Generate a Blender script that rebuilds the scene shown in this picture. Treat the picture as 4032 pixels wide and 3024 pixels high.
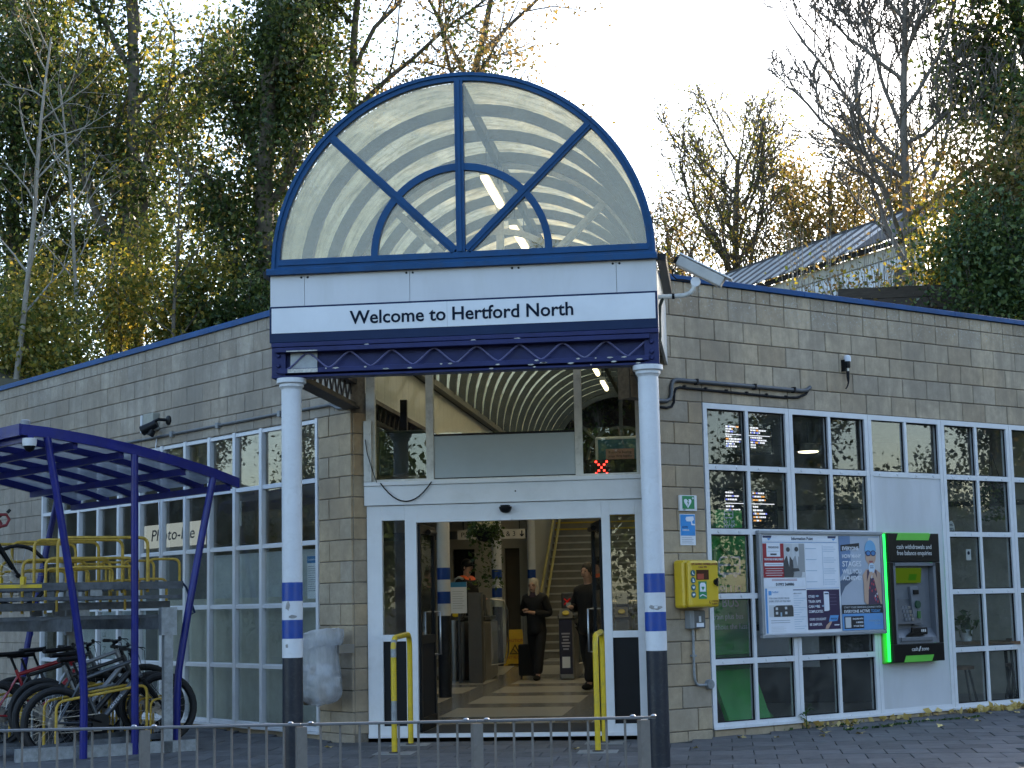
import bpy, math, random
import numpy as np
from mathutils import Vector, Matrix

for _o in list(bpy.data.objects):
    bpy.data.objects.remove(_o)
SC = bpy.context.scene
COL = SC.collection
R = math.radians
PI = math.pi

# ------------------------------------------------------------------ camera
cam_d = bpy.data.cameras.new('camera')
cam = bpy.data.objects.new('camera', cam_d)
COL.objects.link(cam)
cam_d.sensor_fit = 'HORIZONTAL'
cam_d.sensor_width = 36.0
cam_d.lens = 6671.08 * 36 / 4032
cam_d.clip_start = 0.1
cam_d.clip_end = 2000
_yaw, _pitch, _roll = -0.1226, 0.1281, -0.0206
_fw = Vector((math.sin(_yaw), math.cos(_yaw), 0))
_rt = Vector((math.cos(_yaw), -math.sin(_yaw), 0))
_up = Vector((0, 0, 1))
_f2 = _fw * math.cos(_pitch) + _up * math.sin(_pitch)
_u2 = _up * math.cos(_pitch) - _fw * math.sin(_pitch)
_r3 = _rt * math.cos(_roll) + _u2 * math.sin(_roll)
_u3 = _u2 * math.cos(_roll) - _rt * math.sin(_roll)
_m = Matrix((_r3, _u3, -_f2)).transposed().to_4x4()
_m.translation = (1.3019, -17.6973, 1.3491)
cam.matrix_world = _m
SC.camera = cam

# ------------------------------------------------------------------ sky and sun (low autumn sun behind the station)
SUN_EL, SUN_AZ = R(22), R(24)
wd = bpy.data.worlds.new('World')
SC.world = wd
wd.use_nodes = True
nt = wd.node_tree
nt.nodes.clear()
sky = nt.nodes.new('ShaderNodeTexSky')
sky.sky_type = 'NISHITA'
sky.sun_disc = False
sky.sun_elevation = SUN_EL
sky.sun_rotation = SUN_AZ
sky.air_density = 1.0
sky.dust_density = 1.1
sky.ozone_density = 1.0
bg = nt.nodes.new('ShaderNodeBackground')
bg.inputs['Strength'].default_value = 0.13
wo = nt.nodes.new('ShaderNodeOutputWorld')
nt.links.new(sky.outputs[0], bg.inputs[0])
nt.links.new(bg.outputs[0], wo.inputs[0])
sun_d = bpy.data.lights.new('sun', 'SUN')
sun_d.energy = 3.2
sun_d.angle = R(0.6)
sun_d.color = (1.0, 0.87, 0.68)
sun = bpy.data.objects.new('sun', sun_d)
COL.objects.link(sun)
_sd = Vector((math.sin(SUN_AZ) * math.cos(SUN_EL), math.cos(SUN_AZ) * math.cos(SUN_EL), math.sin(SUN_EL)))
sun.rotation_euler = _sd.to_track_quat('Z', 'Y').to_euler()
sun.location = (4, 60, 30)
SC.view_settings.view_transform = 'Standard'
SC.view_settings.look = 'None'
SC.view_settings.gamma = 1.0
SC.view_settings.use_curve_mapping = False
SC.view_settings.exposure = 2.0
SC.render.engine = 'CYCLES'
cy = SC.cycles
cy.use_denoising = True
cy.use_adaptive_sampling = True
cy.adaptive_threshold = 0.02
cy.max_bounces = 5
cy.transparent_max_bounces = 16
cy.transmission_bounces = 6
cy.diffuse_bounces = 2
cy.glossy_bounces = 3
cy.sample_clamp_indirect = 6.0
cy.caustics_reflective = False
cy.caustics_refractive = False

# ------------------------------------------------------------------ helpers
FR = {'W': ((0, 0), 0.0), 'L': ((-3.0693, 0.3368), -0.7681), 'R': ((1.1164, 0.1093), 0.7652)}


def fr(f, x, y=0.0, z=0.0):
    (ox, oy), a = FR[f]
    c, s = math.cos(a), math.sin(a)
    return (ox + c * x - s * y, oy + s * x + c * y, z), a


def gz(x, y):
    """height of the pavement"""
    return -0.065 + 0.012 * y if y > -4 else -0.113 + 0.04 * (y + 4)


class MB:
    def __init__(s):
        s.v, s.f, s.m = [], [], []
        s.cm = 0

    def mat(s, i):
        s.cm = i
        return s

    def add(s, vs, fs):
        n = len(s.v)
        s.v.extend([tuple(p) for p in vs])
        for f in fs:
            s.f.append(tuple(n + i for i in f))
            s.m.append(s.cm)
        return s

    def box(s, x0, x1, y0, y1, z0, z1):
        vs = [(x, y, z) for z in (z0, z1) for y in (y0, y1) for x in (x0, x1)]
        return s.add(vs, [(0, 2, 3, 1), (4, 5, 7, 6), (0, 1, 5, 4), (2, 6, 7, 3), (0, 4, 6, 2), (1, 3, 7, 5)])

    def beam(s, p0, p1, w, h, up=(0, 0, 1)):
        p0, p1 = Vector(p0), Vector(p1)
        d = (p1 - p0).normalized()
        x = d.cross(Vector(up))
        if x.length < 1e-4:
            x = d.cross(Vector((1, 0, 0)))
        x.normalize()
        u = x.cross(d).normalized()
        vs = []
        for p in (p0, p1):
            for a, b in ((-1, -1), (1, -1), (1, 1), (-1, 1)):
                vs.append(p + x * (a * w / 2) + u * (b * h / 2))
        return s.add(vs, [(0, 1, 2, 3), (7, 6, 5, 4), (0, 4, 5, 1), (1, 5, 6, 2), (2, 6, 7, 3), (3, 7, 4, 0)])

    def tube(s, pts, r, n=8, cap=True, closed=False):
        pts = [Vector(p) for p in pts]
        k = len(pts)
        rs = r if isinstance(r, (list, tuple)) else [r] * k
        nrm = None
        rings = []
        for i, p in enumerate(pts):
            a = pts[(i - 1) % k] if (i or closed) else p
            b = pts[(i + 1) % k] if (i < k - 1 or closed) else p
            d = b - a
            if d.length < 1e-9:
                d = Vector((0, 0, 1))
            d.normalize()
            if nrm is None:
                nrm = d.cross(Vector((0, 0, 1)))
                if nrm.length < 1e-3:
                    nrm = d.cross(Vector((1, 0, 0)))
            nrm = nrm - d * nrm.dot(d)
            if nrm.length < 1e-5:
                nrm = d.cross(Vector((0.3, 1, 0.2)))
            nrm.normalize()
            bi = d.cross(nrm)
            rings.append([p + (nrm * math.cos(2 * PI * j / n) + bi * math.sin(2 * PI * j / n)) * rs[i] for j in range(n)])
        vs = [q for ring in rings for q in ring]
        fs = []
        kk = k if closed else k - 1
        for i in range(kk):
            i2 = (i + 1) % k
            for j in range(n):
                j2 = (j + 1) % n
                fs.append((i * n + j, i * n + j2, i2 * n + j2, i2 * n + j))
        if cap and not closed:
            fs.append(tuple(range(n - 1, -1, -1)))
            fs.append(tuple((k - 1) * n + j for j in range(n)))
        return s.add(vs, fs)

    def lathe(s, prof, n=20, c=(0, 0, 0), axis='z'):
        vs, fs = [], []
        for r, h in prof:
            for j in range(n):
                a = 2 * PI * j / n
                x, y = r * math.cos(a), r * math.sin(a)
                if axis == 'z':
                    q = (c[0] + x, c[1] + y, c[2] + h)
                elif axis == 'y':
                    q = (c[0] + x, c[1] + h, c[2] + y)
                else:
                    q = (c[0] + h, c[1] + x, c[2] + y)
                vs.append(q)
        for i in range(len(prof) - 1):
            for j in range(n):
                j2 = (j + 1) % n
                fs.append((i * n + j, i * n + j2, (i + 1) * n + j2, (i + 1) * n + j))
        fs.append(tuple(range(n - 1, -1, -1)))
        fs.append(tuple((len(prof) - 1) * n + j for j in range(n)))
        return s.add(vs, fs)

    def prism(s, pts, ext):
        """polygon pts (3d) extruded by vector ext"""
        n = len(pts)
        e = Vector(ext)
        vs = [Vector(p) for p in pts] + [Vector(p) + e for p in pts]
        fs = [tuple(range(n)), tuple(range(2 * n - 1, n - 1, -1))]
        for i in range(n):
            j = (i + 1) % n
            fs.append((i, n + i, n + j, j))
        return s.add(vs, fs)

    def xz(s, pts, y0, y1):
        return s.prism([(x, y0, z) for x, z in pts], (0, y1 - y0, 0))

    def quad(s, a, b, c, d):
        return s.add([a, b, c, d], [(0, 1, 2, 3)])

    def ball(s, c, r, nu=12, nv=8, sc=(1, 1, 1)):
        vs, fs = [], []
        for i in range(nv + 1):
            t = PI * i / nv
            for j in range(nu):
                a = 2 * PI * j / nu
                vs.append((c[0] + r * sc[0] * math.sin(t) * math.cos(a), c[1] + r * sc[1] * math.sin(t) * math.sin(a), c[2] + r * sc[2] * math.cos(t)))
        for i in range(nv):
            for j in range(nu):
                j2 = (j + 1) % nu
                fs.append((i * nu + j, (i + 1) * nu + j, (i + 1) * nu + j2, i * nu + j2))
        return s.add(vs, fs)

    def mesh(s, name, mats, smooth=False):
        me = bpy.data.meshes.new(name)
        me.from_pydata(s.v, [], s.f)
        if not isinstance(mats, (list, tuple)):
            mats = [mats]
        for m in mats:
            me.materials.append(m)
        if len(mats) > 1:
            me.polygons.foreach_set('material_index', s.m)
        import bmesh
        bm = bmesh.new()
        bm.from_mesh(me)
        bmesh.ops.recalc_face_normals(bm, faces=bm.faces)
        bm.to_mesh(me)
        bm.free()
        if smooth:
            me.polygons.foreach_set('use_smooth', [True] * len(me.polygons))
            me.set_sharp_from_angle(angle=R(38))
        me.update()
        return me

    def build(s, name, mats, parent=None, loc=None, rot=None, smooth=False, bevel=0.0):
        o = link(name, s.mesh(name, mats, smooth), parent, loc, rot)
        if bevel:
            b = o.modifiers.new('bevel', 'BEVEL')
            b.width = bevel
            b.segments = 2
            b.limit_method = 'ANGLE'
            b.angle_limit = R(40)
        return o


def link(name, data, parent=None, loc=None, rot=None):
    o = bpy.data.objects.new(name, data)
    COL.objects.link(o)
    if parent is not None:
        o.parent = parent
    if loc is not None:
        o.location = loc
    if rot is not None:
        o.rotation_euler = (0, 0, rot) if isinstance(rot, (int, float)) else tuple(rot)
    return o


def tag(o, label=None, cat=None, group=None, kind=None):
    if label:
        o['label'] = label
    if cat:
        o['category'] = cat
    if group:
        o['group'] = group
    if kind:
        o['kind'] = kind
    return o


def thing(name, label, cat, f='W', x=0.0, y=0.0, z=0.0, rot=0.0, group=None):
    loc, a = fr(f, x, y, z)
    o = link(name, None, None, loc, a + rot)
    o.empty_display_size = 0.1
    return tag(o, label, cat, group)


def copy_tree(o, parent=None):
    c = o.copy()
    COL.objects.link(c)
    c.parent = parent
    for ch in list(o.children):
        copy_tree(ch, c)
    return c


def text(name, s, size, mat, parent=None, x=0.0, y=0.0, z=0.0, align='LEFT', depth=0.002, rotx=PI / 2, rotz=0.0, sx=1.0, bold=0.0, spacing=1.0, shear=0.0):
    """flat lettering standing in the local xz plane, facing -y"""
    cu = bpy.data.curves.new(name, 'FONT')
    cu.body = s
    cu.size = size
    cu.align_x = align
    cu.extrude = depth / 2
    cu.offset = bold
    cu.space_character = spacing
    cu.shear = shear
    cu.resolution_u = 3
    tmp = bpy.data.objects.new('tmp', cu)
    COL.objects.link(tmp)
    dg = bpy.context.evaluated_depsgraph_get()
    me = bpy.data.meshes.new_from_object(tmp.evaluated_get(dg))
    bpy.data.objects.remove(tmp)
    me.name = name
    me.materials.clear()
    me.materials.append(mat)
    o = link(name, me, parent, (x, y, z), (rotx, 0, rotz))
    o.scale = (sx, 1, 1)
    return o


# ------------------------------------------------------------------ materials
MATS = {}


def _new(name):
    m = bpy.data.materials.new(name)
    m.use_nodes = True
    t = m.node_tree
    t.nodes.clear()
    out = t.nodes.new('ShaderNodeOutputMaterial')
    MATS[name] = m
    return m, t, out


def N(t, kind, **kw):
    n = t.nodes.new(kind)
    for k, v in kw.items():
        setattr(n, k, v)
    return n


def noise(t, scale, detail=4, rough=0.6, stretch=(1, 1, 1), coord='Object', dist=0.0):
    tc = N(t, 'ShaderNodeTexCoord')
    if coord == 'World':
        src = N(t, 'ShaderNodeNewGeometry').outputs['Position']
    else:
        src = tc.outputs[coord]
    mp = N(t, 'ShaderNodeMapping')
    mp.inputs['Scale'].default_value = stretch
    t.links.new(src, mp.inputs[0])
    n = N(t, 'ShaderNodeTexNoise')
    n.inputs['Scale'].default_value = scale
    n.inputs['Detail'].default_value = detail
    n.inputs['Roughness'].default_value = rough
    n.inputs['Distortion'].default_value = dist
    t.links.new(mp.outputs[0], n.inputs['Vector'])
    return n


def ramp(t, src, stops):
    r = N(t, 'ShaderNodeValToRGB')
    while len(r.color_ramp.elements) < len(stops):
        r.color_ramp.elements.new(0.5)
    for e, (p, c) in zip(r.color_ramp.elements, stops):
        e.position = p
        e.color = (c, c, c, 1) if isinstance(c, (int, float)) else (c[0], c[1], c[2], 1)
    t.links.new(src, r.inputs[0])
    return r.outputs[0]


def mixc(t, fac, a, b, mode='MIX'):
    m = N(t, 'ShaderNodeMix', data_type='RGBA', blend_type=mode)
    for sock, v in ((m.inputs[0], fac), (m.inputs[6], a), (m.inputs[7], b)):
        if isinstance(v, (int, float)):
            sock.default_value = v
        elif isinstance(v, (tuple, list)):
            sock.default_value = (v[0], v[1], v[2], 1)
        else:
            t.links.new(v, sock)
    return m.outputs[2]


def pm(name, col, rough=0.5, metal=0.0, var=0.12, scale=6.0, bump=0.0, bscale=40.0, rnd=0.0, spec=0.5, stretch=(1, 1, 1), dirt=0.0, dcol=(0.12, 0.11, 0.09), dscale=3.0, coord='Object', coat=0.0):
    """painted / plain surface with uneven tone, dirt patches and fine relief"""
    if name in MATS:
        return MATS[name]
    m, t, out = _new(name)
    b = N(t, 'ShaderNodeBsdfPrincipled')
    n = noise(t, scale, 5, 0.65, stretch, coord)
    lo = tuple(c * (1 - var) for c in col)
    hi = tuple(min(1, c * (1 + var)) for c in col)
    c = ramp(t, n.outputs[0], [(0.3, lo), (0.7, hi)])
    if rnd:
        oi = N(t, 'ShaderNodeObjectInfo')
        c = mixc(t, 1.0, c, ramp(t, oi.outputs['Random'], [(0, 1 - rnd), (1, 1 + rnd)]), 'MULTIPLY')
    if dirt:
        dn = noise(t, dscale, 8, 0.75, stretch, coord, 0.4)
        f = ramp(t, dn.outputs[0], [(0.5, 0.0), (0.72, dirt)])
        c = mixc(t, f, c, dcol)
    t.links.new(c, b.inputs['Base Color'])
    b.inputs['Roughness'].default_value = rough
    b.inputs['Metallic'].default_value = metal
    b.inputs['Specular IOR Level'].default_value = spec
    b.inputs['Coat Weight'].default_value = coat
    if bump:
        bn = noise(t, bscale, 6, 0.7, (1, 1, 1), coord)
        bp = N(t, 'ShaderNodeBump')
        bp.inputs['Strength'].default_value = bump
        bp.inputs['Distance'].default_value = 0.01
        t.links.new(bn.outputs[0], bp.inputs['Height'])
        t.links.new(bp.outputs[0], b.inputs['Normal'])
    t.links.new(b.outputs[0], out.inputs[0])
    return m


def em(name, col, strength):
    if name in MATS:
        return MATS[name]
    m, t, out = _new(name)
    e = N(t, 'ShaderNodeEmission')
    e.inputs[0].default_value = (*col, 1)
    e.inputs[1].default_value = strength
    t.links.new(e.outputs[0], out.inputs[0])
    return m


def glass(name, tint=(0.93, 0.96, 0.95), dirt=0.04, dcol=(0.5, 0.5, 0.45), rough=0.0, dscale=4.0, stretch=(1, 1, 1), base=0.0, refl=1.0):
    if name in MATS:
        return MATS[name]
    m, t, out = _new(name)
    tr = N(t, 'ShaderNodeBsdfTransparent')
    tr.inputs[0].default_value = (*tint, 1)
    gl = N(t, 'ShaderNodeBsdfGlossy')
    gl.inputs['Roughness'].default_value = rough
    gl.inputs[0].default_value = (refl, refl, refl, 1)
    fz = N(t, 'ShaderNodeFresnel')
    ge = N(t, 'ShaderNodeNewGeometry')
    io = N(t, 'ShaderNodeMapRange')
    io.inputs[3].default_value = 1.5
    io.inputs[4].default_value = 1 / 1.5
    t.links.new(ge.outputs['Backfacing'], io.inputs[0])
    t.links.new(io.outputs[0], fz.inputs[0])
    mx = N(t, 'ShaderNodeMixShader')
    t.links.new(fz.outputs[0], mx.inputs[0])
    t.links.new(tr.outputs[0], mx.inputs[1])
    t.links.new(gl.outputs[0], mx.inputs[2])
    df = N(t, 'ShaderNodeBsdfDiffuse')
    df.inputs[0].default_value = (*dcol, 1)
    n = noise(t, dscale, 7, 0.7, stretch, 'World', 0.3)
    f = ramp(t, n.outputs[0], [(0.35, base), (0.75, min(1, base + dirt))])
    mx2 = N(t, 'ShaderNodeMixShader')
    t.links.new(f, mx2.inputs[0])
    t.links.new(mx.outputs[0], mx2.inputs[1])
    t.links.new(df.outputs[0], mx2.inputs[2])
    t.links.new(mx2.outputs[0], out.inputs[0])
    return m


def translucent(name, stops, tl=0.6, scale=3.0, stretch=(1, 1, 1), rough=0.5, spec=0.3, tr=0.0, coord='World', bump=0.0):
    """dirty plastic glazing / leaves: part diffuse, part translucent"""
    if name in MATS:
        return MATS[name]
    m, t, out = _new(name)
    n = noise(t, scale, 8, 0.7, stretch, coord, 0.3)
    c = ramp(t, n.outputs[0], stops)
    b = N(t, 'ShaderNodeBsdfPrincipled')
    b.inputs['Roughness'].default_value = rough
    b.inputs['Specular IOR Level'].default_value = spec
    t.links.new(c, b.inputs['Base Color'])
    tb = N(t, 'ShaderNodeBsdfTranslucent')
    t.links.new(c, tb.inputs[0])
    if bump:
        bp = N(t, 'ShaderNodeBump')
        bp.inputs['Strength'].default_value = bump
        bp.inputs['Distance'].default_value = 0.03
        t.links.new(n.outputs[0], bp.inputs['Height'])
        t.links.new(bp.outputs[0], b.inputs['Normal'])
    mx = N(t, 'ShaderNodeMixShader')
    mx.inputs[0].default_value = tl
    t.links.new(b.outputs[0], mx.inputs[1])
    t.links.new(tb.outputs[0], mx.inputs[2])
    last = mx
    if tr:
        tp = N(t, 'ShaderNodeBsdfTransparent')
        m2 = N(t, 'ShaderNodeMixShader')
        m2.inputs[0].default_value = tr
        t.links.new(last.outputs[0], m2.inputs[1])
        t.links.new(tp.outputs[0], m2.inputs[2])
        last = m2
    t.links.new(last.outputs[0], out.inputs[0])
    return m


def leafmat(name, stops, tl=0.45, k=1.0):
    stops = [(p, tuple(min(0.9, q * k) for q in c)) for p, c in stops]
    if name in MATS:
        return MATS[name]
    m, t, out = _new(name)
    g = N(t, 'ShaderNodeNewGeometry')
    c = ramp(t, g.outputs['Random Per Island'], stops)
    b = N(t, 'ShaderNodeBsdfPrincipled')
    b.inputs['Roughness'].default_value = 0.45
    b.inputs['Specular IOR Level'].default_value = 0.35
    t.links.new(c, b.inputs['Base Color'])
    tb = N(t, 'ShaderNodeBsdfTranslucent')
    t.links.new(mixc(t, 1.0, c, (1.9, 1.7, 0.9), 'MULTIPLY'), tb.inputs[0])
    mx = N(t, 'ShaderNodeMixShader')
    mx.inputs[0].default_value = tl
    t.links.new(b.outputs[0], mx.inputs[1])
    t.links.new(tb.outputs[0], mx.inputs[2])
    t.links.new(mx.outputs[0], out.inputs[0])
    return m


def stonemat(name, c1, c2, c3, stain, streak, lich):
    """concrete block: tone differs per block, vertical rain streaks, lichen near the coping"""
    m, t, out = _new(name)
    oi = N(t, 'ShaderNodeObjectInfo')
    c = ramp(t, oi.outputs['Random'], [(0.0, c1), (0.5, c2), (1.0, c3)])
    n1 = noise(t, 9, 8, 0.75, (1, 1, 1), 'World')
    c = mixc(t, 0.75, c, ramp(t, n1.outputs[0], [(0.25, 0.62), (0.75, 1.32)]), 'MULTIPLY')
    ns = noise(t, 4.5, 8, 0.7, (1, 1, 0.14), 'World', 0.2)
    c = mixc(t, ramp(t, ns.outputs[0], [(0.42, 0.0), (0.7, streak)]), c, stain)
    n0 = noise(t, 1.1, 5, 0.6, (1, 1, 1), 'World', 0.4)
    c = mixc(t, ramp(t, n0.outputs[0], [(0.38, 0.0), (0.68, 0.72)]), c, stain)
    # lichen specks high up under the coping
    ge = N(t, 'ShaderNodeNewGeometry')
    sx = N(t, 'ShaderNodeSeparateXYZ')
    t.links.new(ge.outputs['Position'], sx.inputs[0])
    mr = N(t, 'ShaderNodeMapRange')
    mr.inputs[1].default_value = 4.2
    mr.inputs[2].default_value = 4.5
    t.links.new(sx.outputs[2], mr.inputs[0])
    n2 = noise(t, 34, 5, 0.7, (1, 1, 1), 'World')
    l = ramp(t, n2.outputs[0], [(0.56, 0.0), (0.64, lich)])
    mu = N(t, 'ShaderNodeMath', operation='MULTIPLY')
    t.links.new(l, mu.inputs[0])
    t.links.new(mr.outputs[0], mu.inputs[1])
    c = mixc(t, mu.outputs[0], c, (0.48, 0.47, 0.43))
    b = N(t, 'ShaderNodeBsdfPrincipled')
    b.inputs['Roughness'].default_value = 0.92
    b.inputs['Specular IOR Level'].default_value = 0.2
    t.links.new(c, b.inputs['Base Color'])
    bn = noise(t, 55, 8, 0.75, (1, 1, 1), 'World')
    bp = N(t, 'ShaderNodeBump')
    bp.inputs['Strength'].default_value = 0.5
    bp.inputs['Distance'].default_value = 0.008
    t.links.new(bn.outputs[0], bp.inputs['Height'])
    t.links.new(bp.outputs[0], b.inputs['Normal'])
    t.links.new(b.outputs[0], out.inputs[0])
    return m


M_BLOCK_L = stonemat('block_grey', (0.36, 0.30, 0.235), (0.45, 0.39, 0.315), (0.40, 0.355, 0.30), (0.24, 0.21, 0.175), 0.8, 0.5)
M_BLOCK_R = stonemat('block_tan', (0.42, 0.325, 0.225), (0.54, 0.435, 0.31), (0.45, 0.375, 0.29), (0.24, 0.205, 0.165), 0.65, 0.9)
M_BLOCK_P = stonemat('block_honey', (0.45, 0.335, 0.215), (0.50, 0.40, 0.275), (0.40, 0.345, 0.275), (0.26, 0.21, 0.155), 0.3, 0.0)
M_MORTAR = pm('mortar', (0.185, 0.16, 0.13), 0.95, var=0.3, scale=20, bump=0.4)
M_WHITE = pm('white_frame_paint', (0.69, 0.70, 0.73), 0.4, var=0.05, scale=3, dirt=0.25, dcol=(0.4, 0.39, 0.36), dscale=2.5, coord='World')
M_WHITE2 = pm('white_panel', (0.57, 0.58, 0.61), 0.45, var=0.08, scale=1.3, dirt=0.38, dcol=(0.45, 0.45, 0.42), dscale=1.5, stretch=(1, 1, 0.3), coord='World')
M_CREAM = pm('old_white_timber', (0.60, 0.60, 0.58), 0.6, var=0.1, scale=4, dirt=0.6, dcol=(0.22, 0.21, 0.19), dscale=7, coord='World')
M_NAVY = pm('navy_paint', (0.007, 0.06, 0.17), 0.5, spec=0.22, var=0.15, scale=4, dirt=0.35, dcol=(0.035, 0.05, 0.08), dscale=6, coord='World')
M_COPING = pm('coping_blue', (0.005, 0.065, 0.21), 0.5, spec=0.22, var=0.25, scale=3, dirt=0.4, dcol=(0.03, 0.06, 0.11), dscale=5, coord='World')
M_BEAM = pm('beam_blue_violet', (0.022, 0.028, 0.105), 0.5, spec=0.22, var=0.2, scale=5, dirt=0.4, dcol=(0.03, 0.03, 0.06), dscale=6, coord='World')
M_DKBLUE = pm('sign_navy', (0.008, 0.022, 0.07), 0.5, spec=0.2, var=0.1)
M_INK = pm('lettering_navy', (0.007, 0.014, 0.03), 0.7, spec=0.12, var=0.0)
M_BLACK = pm('black_paint', (0.006, 0.007, 0.009), 0.45, spec=0.25, var=0.2)
M_BLACKM = pm('black_matt', (0.012, 0.012, 0.014), 0.7, spec=0.25, var=0.2)
M_RUST = pm('dirty_dark_steel', (0.05, 0.04, 0.035), 0.7, var=0.4, scale=8)
M_GALV = pm('galvanised_steel', (0.26, 0.28, 0.30), 0.5, metal=0.35, var=0.3, scale=14, dirt=0.4, dcol=(0.13, 0.13, 0.13), dscale=8)
M_GALVD = pm('galvanised_channel_dark', (0.105, 0.115, 0.13), 0.6, metal=0.3, var=0.35, scale=10, dirt=0.5, dcol=(0.04, 0.035, 0.03), dscale=6)
M_STEEL = pm('brushed_steel', (0.42, 0.42, 0.43), 0.28, metal=0.9, var=0.1, scale=30, stretch=(1, 1, 0.1))
M_ALU = pm('aluminium_frame', (0.30, 0.32, 0.35), 0.4, metal=0.4, var=0.08, scale=5)
M_YEL = pm('yellow_paint', (0.62, 0.43, 0.012), 0.4, var=0.12, scale=8, dirt=0.55, dcol=(0.13, 0.12, 0.10), dscale=9)
M_YELD = pm('worn_yellow_hoop', (0.52, 0.335, 0.04), 0.5, var=0.25, scale=16, dirt=0.6, dcol=(0.13, 0.08, 0.035), dscale=18)
M_YELBOX = pm('yellow_cabinet', (0.62, 0.42, 0.02), 0.32, var=0.08, scale=3, coat=0.2)
M_SHELT = pm('shelter_blue', (0.006, 0.012, 0.165), 0.38, spec=0.35, var=0.2, scale=6, dirt=0.2, dcol=(0.05, 0.05, 0.12), dscale=10, coat=0.15)
M_GLASS = glass('window_glass', tint=(0.93, 0.95, 0.94), dirt=0.07)
M_DARKGL = glass('door_glass', tint=(0.82, 0.85, 0.84), dirt=0.02)
M_BRBLUE = pm('band_blue', (0.006, 0.055, 0.30), 0.35, var=0.1, dirt=0.25, dcol=(0.10, 0.05, 0.06), dscale=14)
M_COLW = pm('column_white', (0.65, 0.665, 0.70), 0.45, var=0.06, scale=5, dirt=0.3, dcol=(0.36, 0.35, 0.34), dscale=10)
M_COLD = pm('column_charcoal', (0.018, 0.022, 0.032), 0.4, spec=0.35, var=0.2, scale=5, dirt=0.25, dcol=(0.12, 0.12, 0.12), dscale=30)
M_CONC = pm('concrete', (0.24, 0.24, 0.23), 0.9, var=0.2, scale=12, bump=0.3)
M_RUBBER = pm('rubber', (0.015, 0.015, 0.017), 0.75, var=0.2)
M_GREYPL = pm('grey_plastic', (0.25, 0.26, 0.27), 0.5, var=0.1)
M_PAPER = pm('paper_white', (0.74, 0.76, 0.80), 0.6, var=0.03)
M_SKIN = pm('skin', (0.50, 0.30, 0.22), 0.55, var=0.08)
# ================================================================== SETTING: ground
_camI = cam.matrix_world.inverted()


def in_view(p, margin=0.03):
    q = _camI @ Vector(p)
    if q.z > -0.5:
        return False
    k = cam_d.lens / 36.0
    u, v = 0.5 + k * q.x / -q.z, 0.5 * 0.75 + k * q.y / -q.z
    return -margin < u < 1 + margin and -margin < v < 0.75 + margin


M_ASPH = pm('asphalt', (0.05, 0.05, 0.052), 0.9, var=0.25, scale=30, bump=0.4, coord='World')
g = MB()
g.quad((-900, -900, -0.75), (900, -900, -0.75), (900, 900, -0.75), (-900, 900, -0.75))
tag(g.build('road', M_ASPH), kind='structure')

M_JOINT = pm('paving_joint', (0.035, 0.036, 0.035), 0.95, var=0.4, scale=9, dirt=0.5, dcol=(0.03, 0.045, 0.02), dscale=2, coord='World')
M_SLAB = pm('paving_slab', (0.088, 0.088, 0.092), 0.8, var=0.3, scale=5, bump=0.35, bscale=80, rnd=0.24, dirt=0.5, dcol=(0.15, 0.145, 0.135), dscale=11, coord='World')
g = MB()
ys = [-14, -11, -8, -6, -4, -2, 0, 2, 4, 7, 10, 14]
xs = [-26, -14, -8, -4, -2, 0, 2, 4, 8, 14, 26]
vs, fs = [], []
for yy in ys:
    for xx in xs:
        vs.append((xx, yy, gz(xx, yy) - 0.018))
for i in range(len(ys) - 1):
    for j in range(len(xs) - 1):
        a = i * len(xs) + j
        fs.append((a, a + 1, a + len(xs) + 1, a + len(xs)))
g.add(vs, fs)
pav = tag(g.build('pavement', M_JOINT), kind='structure')


def outside(x, y, m=0.0):
    """in front of the station walls"""
    for f, s in (('L', -1), ('R', 1)):
        (ox, oy), a = FR[f]
        d = (x - ox) * math.sin(a) - (y - oy) * math.cos(a)
        if d < m and (x < -2.5 if f == 'L' else x > 0.5):
            return False
    return y < -0.05 - m or x < -2.55 or x > 0.5


def chamfer_mesh(name, lx, ly, lz, ch, mat, centre=True):
    """block with chamfered edges, origin at its centre"""
    b = MB()
    hx, hy, hz = lx / 2, ly / 2, lz / 2
    b.box(-hx, hx, -hy, hy, -hz, hz)
    me = b.mesh(name, mat)
    import bmesh
    bm = bmesh.new()
    bm.from_mesh(me)
    bmesh.ops.bevel(bm, geom=bm.edges[:], offset=ch, segments=1, affect='EDGES')
    bm.to_mesh(me)
    bm.free()
    return me


rs = random.Random(4)
S_ = 0.4
slab_me = chamfer_mesh('slab', S_ - 0.007, S_ - 0.007, 0.05, 0.004, M_SLAB)
for i in range(-16, 22):
    for j in range(-14, 14):
        x, y = i * S_ + 0.1 + (S_ / 2 if j % 2 else 0), j * S_ + 0.13
        if not outside(x, y, 0.02):
            continue
        z = gz(x, y)
        if not in_view((x, y, z), 0.012):
            continue
        o = link('slab', slab_me, pav, (x, y, z - 0.025 + rs.uniform(-0.0025, 0.002)), (R(0.69) + rs.gauss(0, 0.003), rs.gauss(0, 0.004), rs.gauss(0, 0.004)))

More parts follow.
